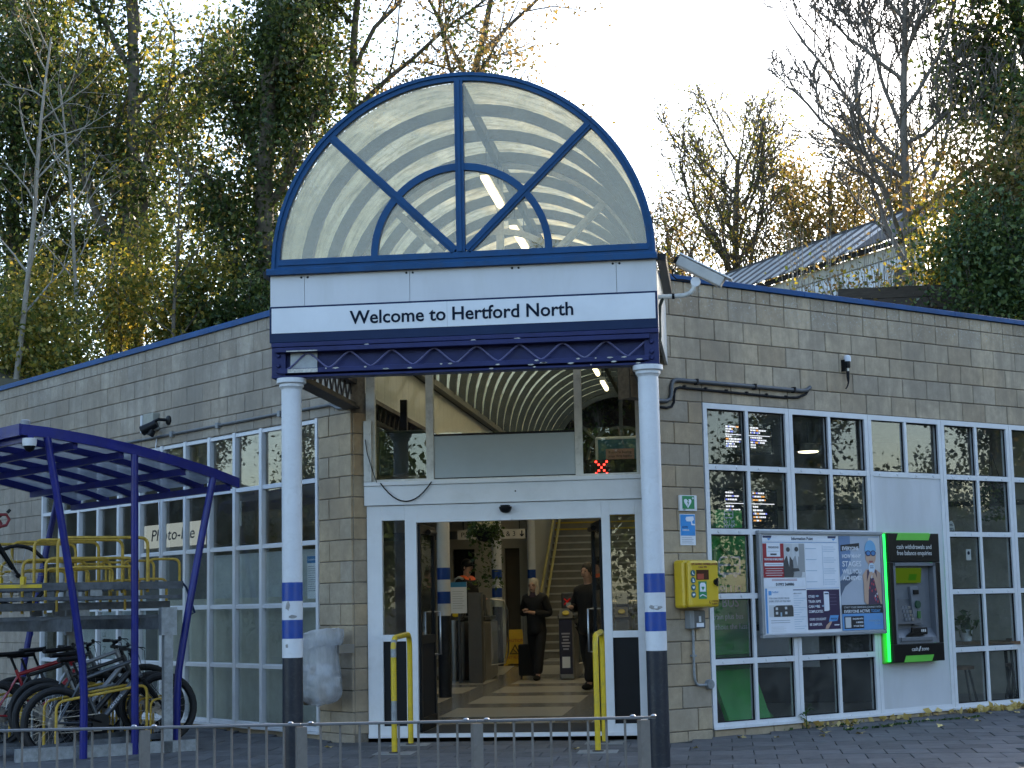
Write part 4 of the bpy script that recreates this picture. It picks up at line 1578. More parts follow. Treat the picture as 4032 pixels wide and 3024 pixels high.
M_JKT = pm('black_coat', (0.005, 0.005, 0.007), 0.75, var=0.4, scale=9, bump=1.0, bscale=9)
M_TRS = pm('black_trousers', (0.006, 0.006, 0.008), 0.8, var=0.4, scale=8, bump=1.0, bscale=8)
M_GREYH = pm('silver_hair', (0.42, 0.37, 0.30), 0.6, var=0.25, scale=25, stretch=(1, 1, 0.2))
M_DKH = pm('dark_hair', (0.02, 0.017, 0.015), 0.6)
wm = person('grey haired person in black coat and trousers wheeling a suitcase through the gates', -1.83, 10.4, -0.30, 1.66,
            [((-0.24, 0.03, 1.10), (-0.10, -0.20, 1.16)), ((0.25, 0.06, 1.09), (0.04, -0.20, 1.13))], 0.20, M_JKT, M_TRS, M_GREYH, 1.15, headdip=0.05, lean=0.05)
sc_ = MB()
sc_.lathe([(0.11, 1.30), (0.125, 1.36), (0.10, 1.43), (0.07, 1.45)], 14, (0, -0.05, 0))
sc_.build('scarf', pm('dark_scarf', (0.05, 0.03, 0.05), 0.9, var=0.4, scale=30), wm, smooth=True)
gl = MB()
for sg in (-1, 1):
    gl.tube([(sg * 0.032 + 0.026 * math.cos(a), -0.19, 1.545 + 0.018 * math.sin(a)) for a in [i * PI / 5 for i in range(10)]], 0.003, 4, closed=True)
gl.build('glasses', M_BLACKM, wm)
sc2 = thing('suitcase', 'black wheeled suitcase held by the grey haired person', 'suitcase', 'W', -2.02, 10.62, hz(10.6))
MB().box(-0.15, 0.15, -0.08, 0.12, 0.06, 0.58).build('case', M_JKT, sc2, bevel=0.03)
for x in (-0.11, 0.11):
    MB().lathe([(0.035, -0.015), (0.035, 0.015)], 12, (x, 0.02, 0.035), 'x').build('wheel', M_RUBBER, sc2)
MB().tube([(-0.07, 0.08, 0.58), (-0.07, 0.06, 1.02), (0.07, 0.06, 1.02), (0.07, 0.08, 0.58)], 0.008, 6).build('pull_handle', M_GATES, sc2)
mn = person('person in black coat holding a card beside the right hand door', -0.73, 7.6, -0.55, 1.80,
            [((-0.27, 0.02, 1.12), (-0.13, -0.24, 1.14)), ((0.27, 0.05, 1.10), (0.22, -0.10, 0.86))], 0.17, M_JKT, M_TRS, M_DKH)
tk = MB().box(-0.035, 0.035, -0.004, 0.004, 0, 0.06)
tkt = tk.build('travel_card', pm('card_pale', (0.4, 0.42, 0.42), 0.5))
tkt.location = (-1.02, 7.40, 1.27)
tag(tkt, 'small pale card held by the person beside the right door', 'card')
sf = person('staff member in black cap and orange high visibility vest behind the gates', -3.18, 11.6, R(60), 1.76,
            [((-0.27, 0.02, 1.12), (-0.15, -0.22, 1.10)), ((0.27, 0.02, 1.12), (0.15, -0.22, 1.10))], 0.03, M_JKT, M_TRS, M_DKH, cap=M_BLACK)
sf.location.z += 0.18
skin_mesh('orange_vest', [(0, 0, 1.12 * 1.035, 0.178), (0, -0.005, 1.26 * 1.035, 0.185), (0, 0, 1.375 * 1.035, 0.155), (-0.15, 0, 1.395 * 1.035, 0.10), (0.15, 0, 1.395 * 1.035, 0.10)], [(0, 1), (1, 2), (2, 3), (2, 4)], pm('hi_vis_orange', (0.85, 0.14, 0.03), 0.6, var=0.1), sf)
MB().tube([(-0.20, -0.09, 1.47), (-0.20, 0.0, 1.505), (-0.19, 0.09, 1.47), (-0.17, 0.16, 1.35)], 0.022, 6).build('reflective_tape', pm('reflective_tape', (0.5, 0.5, 0.48), 0.4), sf, smooth=True)
# ================================================================== RIGHT WALL: BOARD, CASH MACHINE, CABINET, SIGNS
ib = thing('information_board', 'aluminium framed notice board of posters beside the cash machine', 'notice board', 'R', 0.70, 0.0, 0.915)
W_, H_ = 1.955, 1.14
fr_ = MB()
for a, b, c, d in ((0, W_, 0, 0.042), (0, W_, H_ - 0.042, H_), (0, 0.042, 0.042, H_ - 0.042), (W_ - 0.042, W_, 0.042, H_ - 0.042)):
    fr_.box(a, b, -0.068, -0.006, c, d)
fr_.build('frame', M_ALU, ib, bevel=0.008)
MB().box(0.03, W_ - 0.03, -0.045, -0.008, 0.03, H_ - 0.03).build('backing', M_PAPER, ib)
X0, X1, Z0, Z1 = 0.05, W_ - 0.05, 0.05, H_ - 0.05
UW, UH = X1 - X0, Z1 - Z0
_lay = [0]


def pc(name, col, rough=0.45):
    return pm(name, col, rough, var=0.05, scale=4)


def rect(nm, u0, u1, v0, v1, mat, lay, par=ib, skew=0.0):
    y = -0.046 - 0.0012 * lay
    m_ = MB().xz([(X0 + u0 * UW, Z0 + v0 * UH), (X0 + u1 * UW, Z0 + v0 * UH), (X0 + u1 * UW + skew, Z0 + v1 * UH), (X0 + u0 * UW + skew, Z0 + v1 * UH)], y - 0.001, y)
    return m_.build(nm, mat, par)


def shape(nm, pts, mat, lay, par=ib):
    y = -0.046 - 0.0012 * lay
    return MB().xz([(X0 + u * UW, Z0 + v * UH) for u, v in pts], y - 0.001, y).build(nm, mat, par)


def btext(s, u, v, size, mat, lay, align='LEFT', w=None, bold=0.0, par=ib):
    o = text('lettering', s, size, mat, par, X0 + u * UW, -0.0475 - 0.0012 * lay, Z0 + v * UH, align, 0.001, bold=bold)
    if w and o.dimensions.x:
        o.scale.x = w * UW / o.dimensions.x
    return o


def ell(cu, cv, ru, rv, n=18, a0=0.0, a1=2 * PI):
    return [(cu + ru * math.cos(a0 + (a1 - a0) * i / n), cv + rv * math.sin(a0 + (a1 - a0) * i / n)) for i in range(n + (0 if abs(a1 - a0 - 2 * PI) < 1e-6 else 1))]


P_WHT, P_RED = pc('p_white', (0.72, 0.75, 0.82)), pc('p_red', (0.30, 0.02, 0.03))
P_NAVY, P_PUR = pc('p_navy', (0.02, 0.03, 0.10)), pc('p_purple', (0.03, 0.015, 0.06))
P_LBL, P_SKY = pc('p_light_blue', (0.10, 0.30, 0.62)), pc('p_sky', (0.30, 0.42, 0.55))
P_GRY, P_LGR, P_DGR = pc('p_grey', (0.30, 0.31, 0.32)), pc('p_lgrey', (0.55, 0.57, 0.60)), pc('p_dgrey', (0.05, 0.052, 0.055))
P_SKIN, P_BLK = pc('p_skin', (0.50, 0.33, 0.25)), pc('p_black', (0.01, 0.012, 0.018))
P_TXT = pc('p_textgrey', (0.25, 0.28, 0.34))
# header
rect('header_sheet', 0.0, 0.628, 0.935, 1.0, P_WHT, 1)
btext('Information Point', 0.33, 0.952, 0.047, M_INK, 2, 'CENTER', bold=0.0006)
for u in (0.008, 0.548):
    shape('logo_flag', [(u, 0.995), (u + 0.072, 0.995), (u + 0.066, 0.972), (u, 0.972)], P_NAVY, 2)
    shape('logo_arrow', [(u + 0.035, 0.968), (u + 0.066, 0.968), (u + 0.046, 0.945)], P_LBL, 2)
rect('rule', 0.0, 0.628, 0.925, 0.929, P_LBL, 1)
# upper left: red advert with photograph of two people
rect('advert_red', 0.005, 0.175, 0.565, 0.915, P_RED, 1)
rect('advert_crest', 0.035, 0.145, 0.78, 0.915, P_WHT, 2)
btext('MADISONS', 0.09, 0.865, 0.032, M_INK, 3, 'CENTER')
rect('crest_line', 0.045, 0.135, 0.83, 0.838, P_LGR, 3)
rect('crest_pill', 0.065, 0.115, 0.795, 0.812, P_DGR, 3)
btext('THE FUTURE OF EMPLOYMENT', 0.09, 0.742, 0.03, P_WHT, 2, 'CENTER', w=0.155, bold=0.0008)
rect('advert_strip', 0.015, 0.168, 0.682, 0.716, P_WHT, 2)
rect('strip_line', 0.025, 0.158, 0.696, 0.701, P_TXT, 3)
for k in range(4):
    rect('text_line', 0.02 + 0.008 * (k % 2), 0.165 - 0.01 * (k % 2), 0.655 - k * 0.023, 0.661 - k * 0.023, P_LGR, 2)
rect('photo_ground', 0.175, 0.345, 0.565, 0.915, P_LGR, 1)
rect('photo_window', 0.175, 0.245, 0.70, 0.915, pc('p_photo_pale', (0.50, 0.52, 0.54)), 2)
rect('photo_window', 0.30, 0.345, 0.62, 0.915, P_GRY, 2)
for cx_, cv_, hw_ in ((0.208, 0.835, 0.040), (0.278, 0.838, 0.038)):
    shape('suit', [(cx_ - hw_ * 0.35, cv_ - 0.05), (cx_ + hw_ * 0.35, cv_ - 0.05), (cx_ + hw_, cv_ - 0.10), (cx_ + hw_ * 1.1, 0.60), (cx_ + hw_ * 0.9, 0.567), (cx_ - hw_ * 0.9, 0.567), (cx_ - hw_, cv_ - 0.11)], P_DGR if cx_ < 0.25 else P_GRY, 3)
    shape('shirt', [(cx_ - 0.008, cv_ - 0.05), (cx_ + 0.012, cv_ - 0.05), (cx_ + 0.006, cv_ - 0.16)], P_LGR, 4)
    shape('face', ell(cx_ + 0.003, cv_, 0.013, 0.036), P_LGR, 4)
    shape('hair', ell(cx_, cv_ + 0.018, 0.016, 0.025, 12), P_DGR, 5)
shape('suit', [(0.215, 0.66), (0.29, 0.66), (0.30, 0.63), (0.22, 0.62)], P_DGR, 4)
rect('number_sheet', 0.0, 0.345, 0.468, 0.56, P_WHT, 1)
for k in range(2):
    rect('text_line', 0.07, 0.275, 0.545 - k * 0.013, 0.550 - k * 0.013, pc('p_redtext', (0.35, 0.12, 0.14)), 2)
btext('01992 568886', 0.175, 0.482, 0.042, M_INK, 2, 'CENTER', w=0.15, bold=0.0008)
# upper middle sheet of contact lines
rect('contact_sheet', 0.35, 0.628, 0.452, 0.92, P_WHT, 1)
for k in range(4):
    v = 0.86 - k * 0.115
    rect('text_line', 0.355, 0.445, v, v + 0.006, P_SKY, 2)
    for j in range(3):
        rect('text_line', 0.505, 0.595 + 0.015 * (j % 2), v + 0.018 - j * 0.022, v + 0.023 - j * 0.022, P_SKY, 2)
rect('rule', 0.497, 0.499, 0.48, 0.90, P_SKY, 2)
rect('rule', 0.35, 0.628, 0.448, 0.452, P_LBL, 1)
# lower left leaflet with a house
rect('leaflet', 0.012, 0.345, 0.0, 0.455, P_WHT, 1)
rect('leaflet_edge', 0.012, 0.027, 0.0, 0.455, P_LBL, 2)
shape('leaflet_logo', [(0.038, 0.43), (0.062, 0.43), (0.062, 0.385), (0.038, 0.385)], P_LBL, 2)
btext('Duffield', 0.066, 0.408, 0.03, P_LBL, 2)
btext('YOU CAN COUNT ON US', 0.04, 0.345, 0.027, P_TXT, 2, w=0.165, bold=0.0004)
btext('EVERY STEP OF THE WAY', 0.04, 0.315, 0.027, P_TXT, 2, w=0.175, bold=0.0004)
rect('house_photo', 0.038, 0.235, 0.165, 0.285, P_LGR, 2)
shape('house', [(0.075, 0.165), (0.075, 0.265), (0.10, 0.28), (0.225, 0.28), (0.235, 0.255), (0.235, 0.165)], P_DGR, 3)
for u, v in ((0.09, 0.19), (0.165, 0.19), (0.09, 0.235), (0.165, 0.24)):
    rect('house_window', u, u + 0.018, v, v + 0.026, P_LGR, 4)
rect('house_door', 0.127, 0.14, 0.168, 0.21, P_SKY, 4)
for k in range(2):
    rect('text_line', 0.05, 0.205, 0.125 - k * 0.022, 0.13 - k * 0.022, P_TXT, 2)
for k in range(4):
    rect('text_line', 0.05, 0.15 + 0.02 * (k % 2), 0.06 - k * 0.014, 0.064 - k * 0.014, P_LGR, 2)
rect('leaflet_head', 0.24, 0.345, 0.432, 0.441, P_NAVY, 2)
btext('AREAS OF LAW', 0.24, 0.395, 0.018, P_TXT, 2)
for k in range(15):
    rect('text_line', 0.24, 0.285 + 0.018 * ((k * 7) % 4), 0.372 - k * 0.024, 0.376 - k * 0.024, P_SKY, 2)
# lower middle purple poster
rect('purple_poster', 0.352, 0.628, 0.022, 0.435, P_PUR, 1)
for k, s in enumerate(('OTHER', 'TRAIN APPS', 'CAN    BE', 'COMPLICATED.')):
    btext(s, 0.362, 0.352 - k * 0.052, 0.04, P_WHT, 2, w=(0.055, 0.105, 0.095, 0.122)[k], bold=0.0008)
for u, v in ((0.425, 0.355), (0.415, 0.251), (0.475, 0.251)):
    shape('arrow', [(u, v + 0.006), (u + 0.016, v + 0.006), (u + 0.016, v), (u + 0.028, v + 0.014), (u + 0.016, v + 0.028), (u + 0.016, v + 0.022), (u, v + 0.022)], P_SKY, 2)
btext("OURS COULDN'T", 0.365, 0.118, 0.036, P_WHT, 2, w=0.14, bold=0.0006)
btext('BE SIMPLER.', 0.365, 0.064, 0.036, P_WHT, 2, w=0.105, bold=0.0006)
shape('phone', ell(0.516, 0.40, 0.022, 0.014, 6, PI / 2, 0) + ell(0.516, 0.225, 0.022, 0.014, 6, 0, -PI / 2) + [(0.494, 0.211), (0.494, 0.414)], P_WHT, 2)
rect('phone_top', 0.500, 0.534, 0.385, 0.398, P_NAVY, 3)
for k in range(4):
    rect('text_line', 0.545, 0.60, 0.38 - k * 0.035, 0.384 - k * 0.035, pc('p_violet', (0.15, 0.12, 0.2)), 2)
shape('rail_card', [(0.528, 0.10), (0.60, 0.105), (0.614, 0.165), (0.542, 0.165)], P_LBL, 2)
btext('BOOK NOW', 0.572, 0.122, 0.024, P_NAVY, 3, 'CENTER', w=0.05)
shape('pointing_hand', [(0.495, 0.025), (0.52, 0.025), (0.545, 0.075), (0.555, 0.10), (0.545, 0.105), (0.525, 0.085), (0.505, 0.06)], P_SKIN, 3)
shape('logo_flag', [(0.575, 0.07), (0.618, 0.07), (0.614, 0.058), (0.575, 0.058)], P_WHT, 2)
# right: swimming poster
S0, S1 = 0.640, 0.998
rect('swim_poster', S0, S1, 0.0, 1.0, pc('p_poolgrey', (0.36, 0.42, 0.52)), 1)
shape('pool_wall', [(S0, 0.56), (S0, 1.0), (0.74, 1.0), (0.74, 0.72)], pc('p_poolblue', (0.12, 0.20, 0.36)), 2)
shape('pool_floor', [(S0, 0.27), (S0, 0.52), (0.80, 0.66), (0.86, 0.27)], pc('p_poolfloor', (0.40, 0.44, 0.52)), 2)
shape('pool_shadow', [(S0, 0.36), (S0, 0.52), (0.80, 0.64), (0.80, 0.58), (0.68, 0.46)], pc('p_poolshade', (0.08, 0.11, 0.17)), 3)
shape('pool_glow', [(0.90, 0.55), (0.90, 0.98), (S1, 0.98), (S1, 0.55)], pc('p_pale', (0.55, 0.56, 0.58)), 2)
shape('head_block', [(0.655, 0.835), (0.818, 0.868), (0.818, 0.925), (0.655, 0.902)], P_BLK, 4)
o = btext('EVERYONE', 0.665, 0.848, 0.055, P_WHT, 5, w=0.143, bold=0.0012)
for k, (s, w, sz) in enumerate((('HOW MANY', 0.165, 0.060), ('STAGES', 0.165, 0.083), ('WILL YOU', 0.165, 0.066), ('ACHIEVE?', 0.165, 0.064))):
    btext(s, 0.662, (0.765, 0.675, 0.60, 0.53)[k], sz, P_WHT, 5, w=w, bold=0.0016)
# the swimmer: cap, goggles, arms up holding a badge, patterned costume
shape('shoulders', [(0.835, 0.58), (0.87, 0.64), (0.92, 0.655), (0.955, 0.645), (S1, 0.60), (S1, 0.27), (0.86, 0.27), (0.85, 0.45)], P_SKIN, 4)
shape('neck', [(0.893, 0.62), (0.937, 0.62), (0.935, 0.72), (0.895, 0.72)], P_SKIN, 4)
shape('costume', [(0.878, 0.27), (0.885, 0.40), (0.872, 0.52), (0.878, 0.63), (0.893, 0.64), (0.905, 0.55), (0.935, 0.55), (0.948, 0.64), (0.962, 0.63), (0.965, 0.45), (0.985, 0.27)], pc('p_costume', (0.07, 0.04, 0.08)), 5)
pr_ = random.Random(5)
for k in range(22):
    u, v = pr_.uniform(0.892, 0.962), pr_.uniform(0.28, 0.60)
    c_ = pr_.choice(((0.5, 0.06, 0.08), (0.55, 0.55, 0.6), (0.06, 0.15, 0.4)))
    shape('costume_print', [(u, v), (u + 0.007, v + 0.012), (u + 0.004, v + 0.034), (u - 0.006, v + 0.018)], pc('p_cp%d' % int(c_[0] * 100), c_), 6)
shape('face', ell(0.915, 0.775, 0.046, 0.085), P_SKIN, 5)
shape('cap', ell(0.914, 0.85, 0.05, 0.105, 20, -0.15, PI + 0.15), pc('p_cap', (0.16, 0.38, 0.62)), 6)
rect('goggle_strap', 0.866, 0.962, 0.812, 0.826, P_NAVY, 7)
for cu in (0.893, 0.937):
    shape('goggle', ell(cu, 0.815, 0.023, 0.031), P_NAVY, 8)
    shape('goggle_lens', ell(cu, 0.815, 0.017, 0.022), pc('p_lens', (0.07, 0.20, 0.45)), 9)
shape('smile', [(0.897, 0.735), (0.935, 0.735), (0.928, 0.715), (0.915, 0.708), (0.902, 0.715)], pc('p_smile', (0.35, 0.10, 0.10)), 7)
shape('arm', [(0.842, 0.52), (0.868, 0.50), (0.90, 0.62), (0.915, 0.64), (0.905, 0.585), (0.88, 0.40), (0.865, 0.27), (0.84, 0.30)], P_SKIN, 7)
shape('arm', [(S1, 0.52), (0.975, 0.50), (0.945, 0.61), (0.925, 0.63), (0.93, 0.575), (0.955, 0.42), (0.985, 0.27), (S1, 0.30)], P_SKIN, 7)
shape('badge', ell(0.918, 0.655, 0.028, 0.058), pc('p_badge', (0.55, 0.66, 0.80)), 8)
for k in range(2):
    rect('badge_line', 0.902, 0.934, 0.655 + k * 0.02, 0.662 + k * 0.02, P_NAVY, 9)
for k in range(4):
    shape('finger', [(0.895 + k * 0.008, 0.575), (0.901 + k * 0.008, 0.575), (0.906 + k * 0.006, 0.615), (0.900 + k * 0.006, 0.617)], pc('p_skin2', (0.56, 0.38, 0.29)), 9)
rect('black_strip', S0, S1, 0.175, 0.268, P_BLK, 10)
btext('START YOUR SWIMMING JOURNEY WITH', 0.655, 0.232, 0.03, P_LGR, 11, w=0.33)
btext('EVERYONE ACTIVE', 0.655, 0.185, 0.045, P_WHT, 11, w=0.225, bold=0.0008)
btext('TODAY', 0.892, 0.185, 0.045, P_LBL, 11, w=0.085, bold=0.0008)
rect('blue_foot', S0, S1, 0.0, 0.175, pc('p_footblue', (0.12, 0.30, 0.60)), 10)
rect('black_box', 0.655, 0.825, 0.018, 0.148, P_BLK, 11)
for k, s in enumerate(('ENQUIRE WITH', 'A MEMBER', 'OF OUR TEAM')):
    btext(s, 0.818, 0.112 - 0.038 * k, 0.026, P_WHT, 12, 'RIGHT', w=(0.09, 0.065, 0.085)[k], bold=0.0005)
rect('code_blank', 0.663, 0.712, 0.028, 0.138, P_LGR, 12)
btext('everyone', 0.87, 0.085, 0.042, P_SKY, 11, w=0.10)
btext('ACTIVE', 0.92, 0.055, 0.022, P_SKY, 11, w=0.048)

# ------------------------------------------------------------------ cash machine
M_LED = em('green_led_strip', (0.02, 1.0, 0.10), 0.8)
M_GRN = pm('atm_green', (0.13, 0.52, 0.06), 0.35, var=0.05)
M_ATMB = pm('atm_black', (0.005, 0.005, 0.006), 0.3, var=0.1, spec=0.3)
M_ATMG = pm('atm_grey', (0.13, 0.14, 0.16), 0.45, var=0.1)
at = thing('cash_machine', 'black wall cash machine with glowing green edge strips', 'cash machine', 'R', 2.61, 0.006, 0.575)
AW, AH = 0.945, 1.475
MB().box(0.0, AW - 0.04, -0.034, -0.002, 0.0, AH).build('rear_plate', M_GRN, at, bevel=0.012)
MB().box(0.056, 0.068, -0.082, -0.046, 0.025, AH - 0.02).build('light_strip', M_LED, at)
MB().box(AW - 0.052, AW - 0.042, -0.050, -0.036, 0.025, AH - 0.02).build('light_strip', M_LED, at)
fa = MB()
x0_, x1_, z0_, z1_ = 0.075, AW, 0.012, AH - 0.012
rx0, rx1, rz0, rz1 = 0.135, 0.872, 0.215, 1.135
fa.box(x0_, x1_, -0.125, -0.052, rz1, z1_)
fa.box(x0_, x1_, -0.125, -0.052, z0_, rz0)
fa.box(x0_, rx0, -0.125, -0.052, rz0, rz1)
fa.box(rx1, x1_, -0.125, -0.052, rz0, rz1)
fa.build('fascia', M_ATMB, at, bevel=0.006)
MB().xz([(0.20, 1.385), (0.76, 1.385), (0.80, 1.462), (0.24, 1.462)], -0.128, -0.1255).build('green_label', M_GRN, at)
MB().xz([(0.235, 0.014), (0.715, 0.014), (0.755, 0.085), (0.275, 0.085)], -0.128, -0.1255).build('green_label', M_GRN, at)
P_ATMT = pm('atm_text', (0.62, 0.62, 0.62), 0.5, var=0.0)
o = text('lettering', 'cash withdrawals and', 0.073, P_ATMT, at, 0.505, -0.127, 1.285, 'CENTER', 0.002)
o.scale.x = 0.60 / max(o.dimensions.x, 0.01)
o = text('lettering', 'free balance enquiries', 0.073, P_ATMT, at, 0.505, -0.127, 1.215, 'CENTER', 0.002)
o.scale.x = 0.60 / max(o.dimensions.x, 0.01)
text('lettering', 'cash', 0.065, P_ATMT, at, 0.49, -0.127, 0.135, 'RIGHT', 0.002)
text('lettering', 'zone', 0.065, P_ATMT, at, 0.545, -0.127, 0.135, 'LEFT', 0.002)
MB().xz([(0.495, 0.13), (0.512, 0.13), (0.54, 0.185), (0.523, 0.185)], -0.128, -0.1255).build('logo_slash', P_ATMT, at)
# recess
rc = MB()
rc.box(rx0 + 0.002, rx1 - 0.002, -0.045, -0.04, rz0 + 0.002, rz1 - 0.002)
rc.prism([(rx0 + 0.004, -0.124, rz0 + 0.004), (rx0 + 0.004, -0.046, rz0 + 0.004), (rx0 + 0.004, -0.046, rz0 + 0.17), (rx0 + 0.004, -0.118, rz0 + 0.07)], (rx1 - rx0 - 0.008, 0, 0))
for a, b, c, d in ((rx0, rx1, rz1 - 0.045, rz1), (rx0, rx0 + 0.04, rz0, rz1), (rx1 - 0.05, rx1, rz0, rz1), (rx0, rx1, rz0, rz0 + 0.045)):
    rc.box(a + 0.003, b - 0.003, -0.121, -0.046, c + 0.003, d - 0.003)
rc.build('grey_surround', M_ATMG, at)
scn = MB()
scn.prism([(0.185, -0.075, 0.90), (0.65, -0.075, 0.90), (0.69, -0.062, 1.07), (0.185, -0.062, 1.07)], (0, 0.01, 0))
scn.build('screen', em('atm_screen', (0.24, 0.42, 0.03), 0.055), at)
MB().xz([(0.43, 0.93), (0.56, 0.93), (0.585, 1.0), (0.455, 1.0)], -0.079, -0.0765).build('screen_block', em('atm_screen2', (0.10, 0.40, 0.03), 0.05), at)
kp = MB()
kp.prism([(0.18, -0.115, 0.44), (0.58, -0.115, 0.44), (0.48, -0.05, 0.72), (0.18, -0.05, 0.72)], (0, 0.02, 0))
kp.build('keypad_shelf', pm('atm_dark', (0.05, 0.055, 0.065), 0.5), at)
for i in range(4):
    for j in range(3):
        MB().box(0.30 + j * 0.055 + i * 0.0, 0.342 + j * 0.055, -0.118 + i * 0.014, -0.10 + i * 0.014, 0.475 + i * 0.045, 0.505 + i * 0.045).build('key', M_STEEL if j == 2 else M_ATMG, at)
cr_ = MB()
cr_.prism([(0.475, -0.10, 0.42), (0.62, -0.10, 0.42), (0.58, -0.085, 0.86), (0.45, -0.085, 0.86)], (0, 0.04, 0))
cr_.build('card_panel', M_ATMG, at, bevel=0.006)
MB().box(0.49, 0.575, -0.102, -0.088, 0.77, 0.82).build('speaker_slot', M_ATMB, at)
MB().lathe([(0.048, 0.0), (0.044, -0.016)], 16, (0.545, -0.098, 0.655), 'y').build('card_slot', pm('card_slot_green', (0.01, 0.05, 0.025), 0.4), at, smooth=True)
MB().box(0.53, 0.58, -0.112, -0.099, 0.50, 0.58).build('card_light', pm('card_light', (0.03, 0.12, 0.02), 0.4), at)
MB().box(0.40, 0.66, -0.135, -0.10, 0.315, 0.40).build('cash_slot', M_ATMB, at, bevel=0.01)
MB().prism([(0.30, -0.14, 0.305), (0.58, -0.14, 0.305), (0.50, -0.14, 0.355), (0.36, -0.14, 0.335)], (0, 0.03, 0)).build('receipt_flap', M_ATMB, at)
MB().box(0.20, 0.74, -0.140, -0.124, 0.245, 0.292).build('tray_lip', M_ATMG, at, bevel=0.005)
for k in range(3):
    MB().box(0.545 + k * 0.03, 0.562 + k * 0.03, -0.1385, -0.1355, 0.345, 0.375).build('light_mark', P_ATMT, at)

# ------------------------------------------------------------------ defibrillator cabinet
df = thing('defibrillator_cabinet', 'yellow defibrillator cabinet on the right hand block pier', 'cabinet', 'R', -0.50, 0.0, 1.252)
b_ = MB().box(0.0, 0.425, -0.175, -0.012, 0.0, 0.487).build('case', M_YELBOX, df, bevel=0.03)
MB().box(0.012, 0.415, -0.252, -0.180, 0.006, 0.482).build('door', M_YELBOX, df, bevel=0.028)
MB().box(0.10, 0.27, -0.2555, -0.2505, 0.285, 0.385).build('viewing_window', pm('dark_window', (0.05, 0.015, 0.01), 0.15), df)
MB().box(0.11, 0.20, -0.2565, -0.2557, 0.29, 0.345).build('red_kit', pm('kit_red', (0.35, 0.05, 0.02), 0.5), df)
P_DFT = pm('cabinet_text', (0.22, 0.07, 0.02), 0.5)
o = text('lettering', 'LIFE SAVING DEFIBRILLATOR', 0.032, P_DFT, df, 0.213, -0.254, 0.432, 'CENTER', 0.002, bold=0.0006)
o.scale.x = 0.36 / max(o.dimensions.x, 0.01)
text('lettering', 'CALL 999', 0.028, P_DFT, df, 0.19, -0.254, 0.402, 'CENTER', 0.002, bold=0.0005)
P_TEAL, P_GREEN = pm('label_teal', (0.02, 0.11, 0.12), 0.5), pm('label_green', (0.02, 0.22, 0.08), 0.5)
for k in range(4):
    d_ = MB().lathe([(0.033, 0.0), (0.031, -0.003)], 18, (0.055, -0.2525, 0.352 - k * 0.072), 'y')
    d_.build('symbol_disc', P_TEAL, df)
    m_ = MB()
    z = 0.352 - k * 0.072
    if k == 0:
        m_.tube([(0.043, -0.2565, z + 0.015), (0.047, -0.2565, z - 0.008), (0.066, -0.2565, z - 0.014)], 0.005, 5)
    elif k == 1:
        m_.ball((0.052, -0.2565, z + 0.006), 0.010, 8, 6, (1, 0.2, 1))
        m_.box(0.045, 0.07, -0.258, -0.256, z - 0.017, z - 0.004)
    elif k == 2:
        m_.xz([(0.055, z - 0.017), (0.038, z + 0.003), (0.042, z + 0.013), (0.055, z + 0.006), (0.068, z + 0.013), (0.072, z + 0.003)], -0.258, -0.256)
    else:
        m_.box(0.038, 0.07, -0.258, -0.256, z - 0.008, z + 0.010)
        m_.box(0.045, 0.052, -0.258, -0.256, z - 0.015, z - 0.008)
    m_.build('symbol', P_WHT, df)
MB().box(0.125, 0.235, -0.2555, -0.2515, 0.092, 0.268).build('instruction_label', P_GREEN, df)
MB().xz([(0.14, 0.165), (0.22, 0.165), (0.22, 0.235), (0.205, 0.255), (0.155, 0.255), (0.14, 0.235)], -0.258, -0.256).build('label_shield', P_WHT, df)
MB().xz([(0.18, 0.178), (0.160, 0.205), (0.165, 0.218), (0.18, 0.211), (0.195, 0.218), (0.20, 0.205)], -0.260, -0.2582).build('label_heart', P_GREEN, df)
MB().tube([(0.135, -0.257, 0.118), (0.17, -0.257, 0.135), (0.225, -0.257, 0.115)], 0.006, 5).build('label_figure', P_WHT, df)
MB().lathe([(0.03, 0.0), (0.026, -0.02)], 14, (0.362, -0.253, 0.26), 'y').build('lock', M_BLACK, df, smooth=True)
MB().box(0.352, 0.372, -0.29, -0.272, 0.215, 0.30).build('lock_handle', M_BLACK, df, bevel=0.006)
MB().tube([(0.275, -0.2545, 0.075), (0.265, -0.2545, 0.055), (0.278, -0.2545, 0.04), (0.285, -0.2545, 0.06)], 0.003, 4).build('maker_mark', P_DFT, df)
text('lettering', 'CARDIAC', 0.026, P_DFT, df, 0.30, -0.254, 0.06, 'LEFT', 0.002)
text('lettering', 'SCIENCE', 0.026, P_DFT, df, 0.30, -0.254, 0.035, 'LEFT', 0.002)

# small signs and electrics on the pier
sg1 = thing('first_aid_sign', 'small green heart defibrillator sign above the yellow cabinet', 'sign', 'R', -0.39, 0.0, 2.246)
MB().box(0, 0.24, -0.03, -0.004, 0, 0.162).build('case', M_WHITE, sg1, bevel=0.004)
MB().box(0.035, 0.20, -0.034, -0.0305, 0.022, 0.155).build('green_field', P_GREEN, sg1)
hp = [(0.108, 0.03), (0.060, 0.082), (0.054, 0.105), (0.066, 0.122), (0.088, 0.122), (0.106, 0.106), (0.124, 0.122), (0.146, 0.122), (0.158, 0.105), (0.152, 0.082)]
MB().xz(hp, -0.0365, -0.0345).build('heart', P_WHT, sg1)
MB().xz([(0.112, 0.115), (0.095, 0.08), (0.108, 0.08), (0.100, 0.045), (0.124, 0.088), (0.110, 0.088), (0.122, 0.112)], -0.0385, -0.037).build('bolt_mark', P_GREEN, sg1)
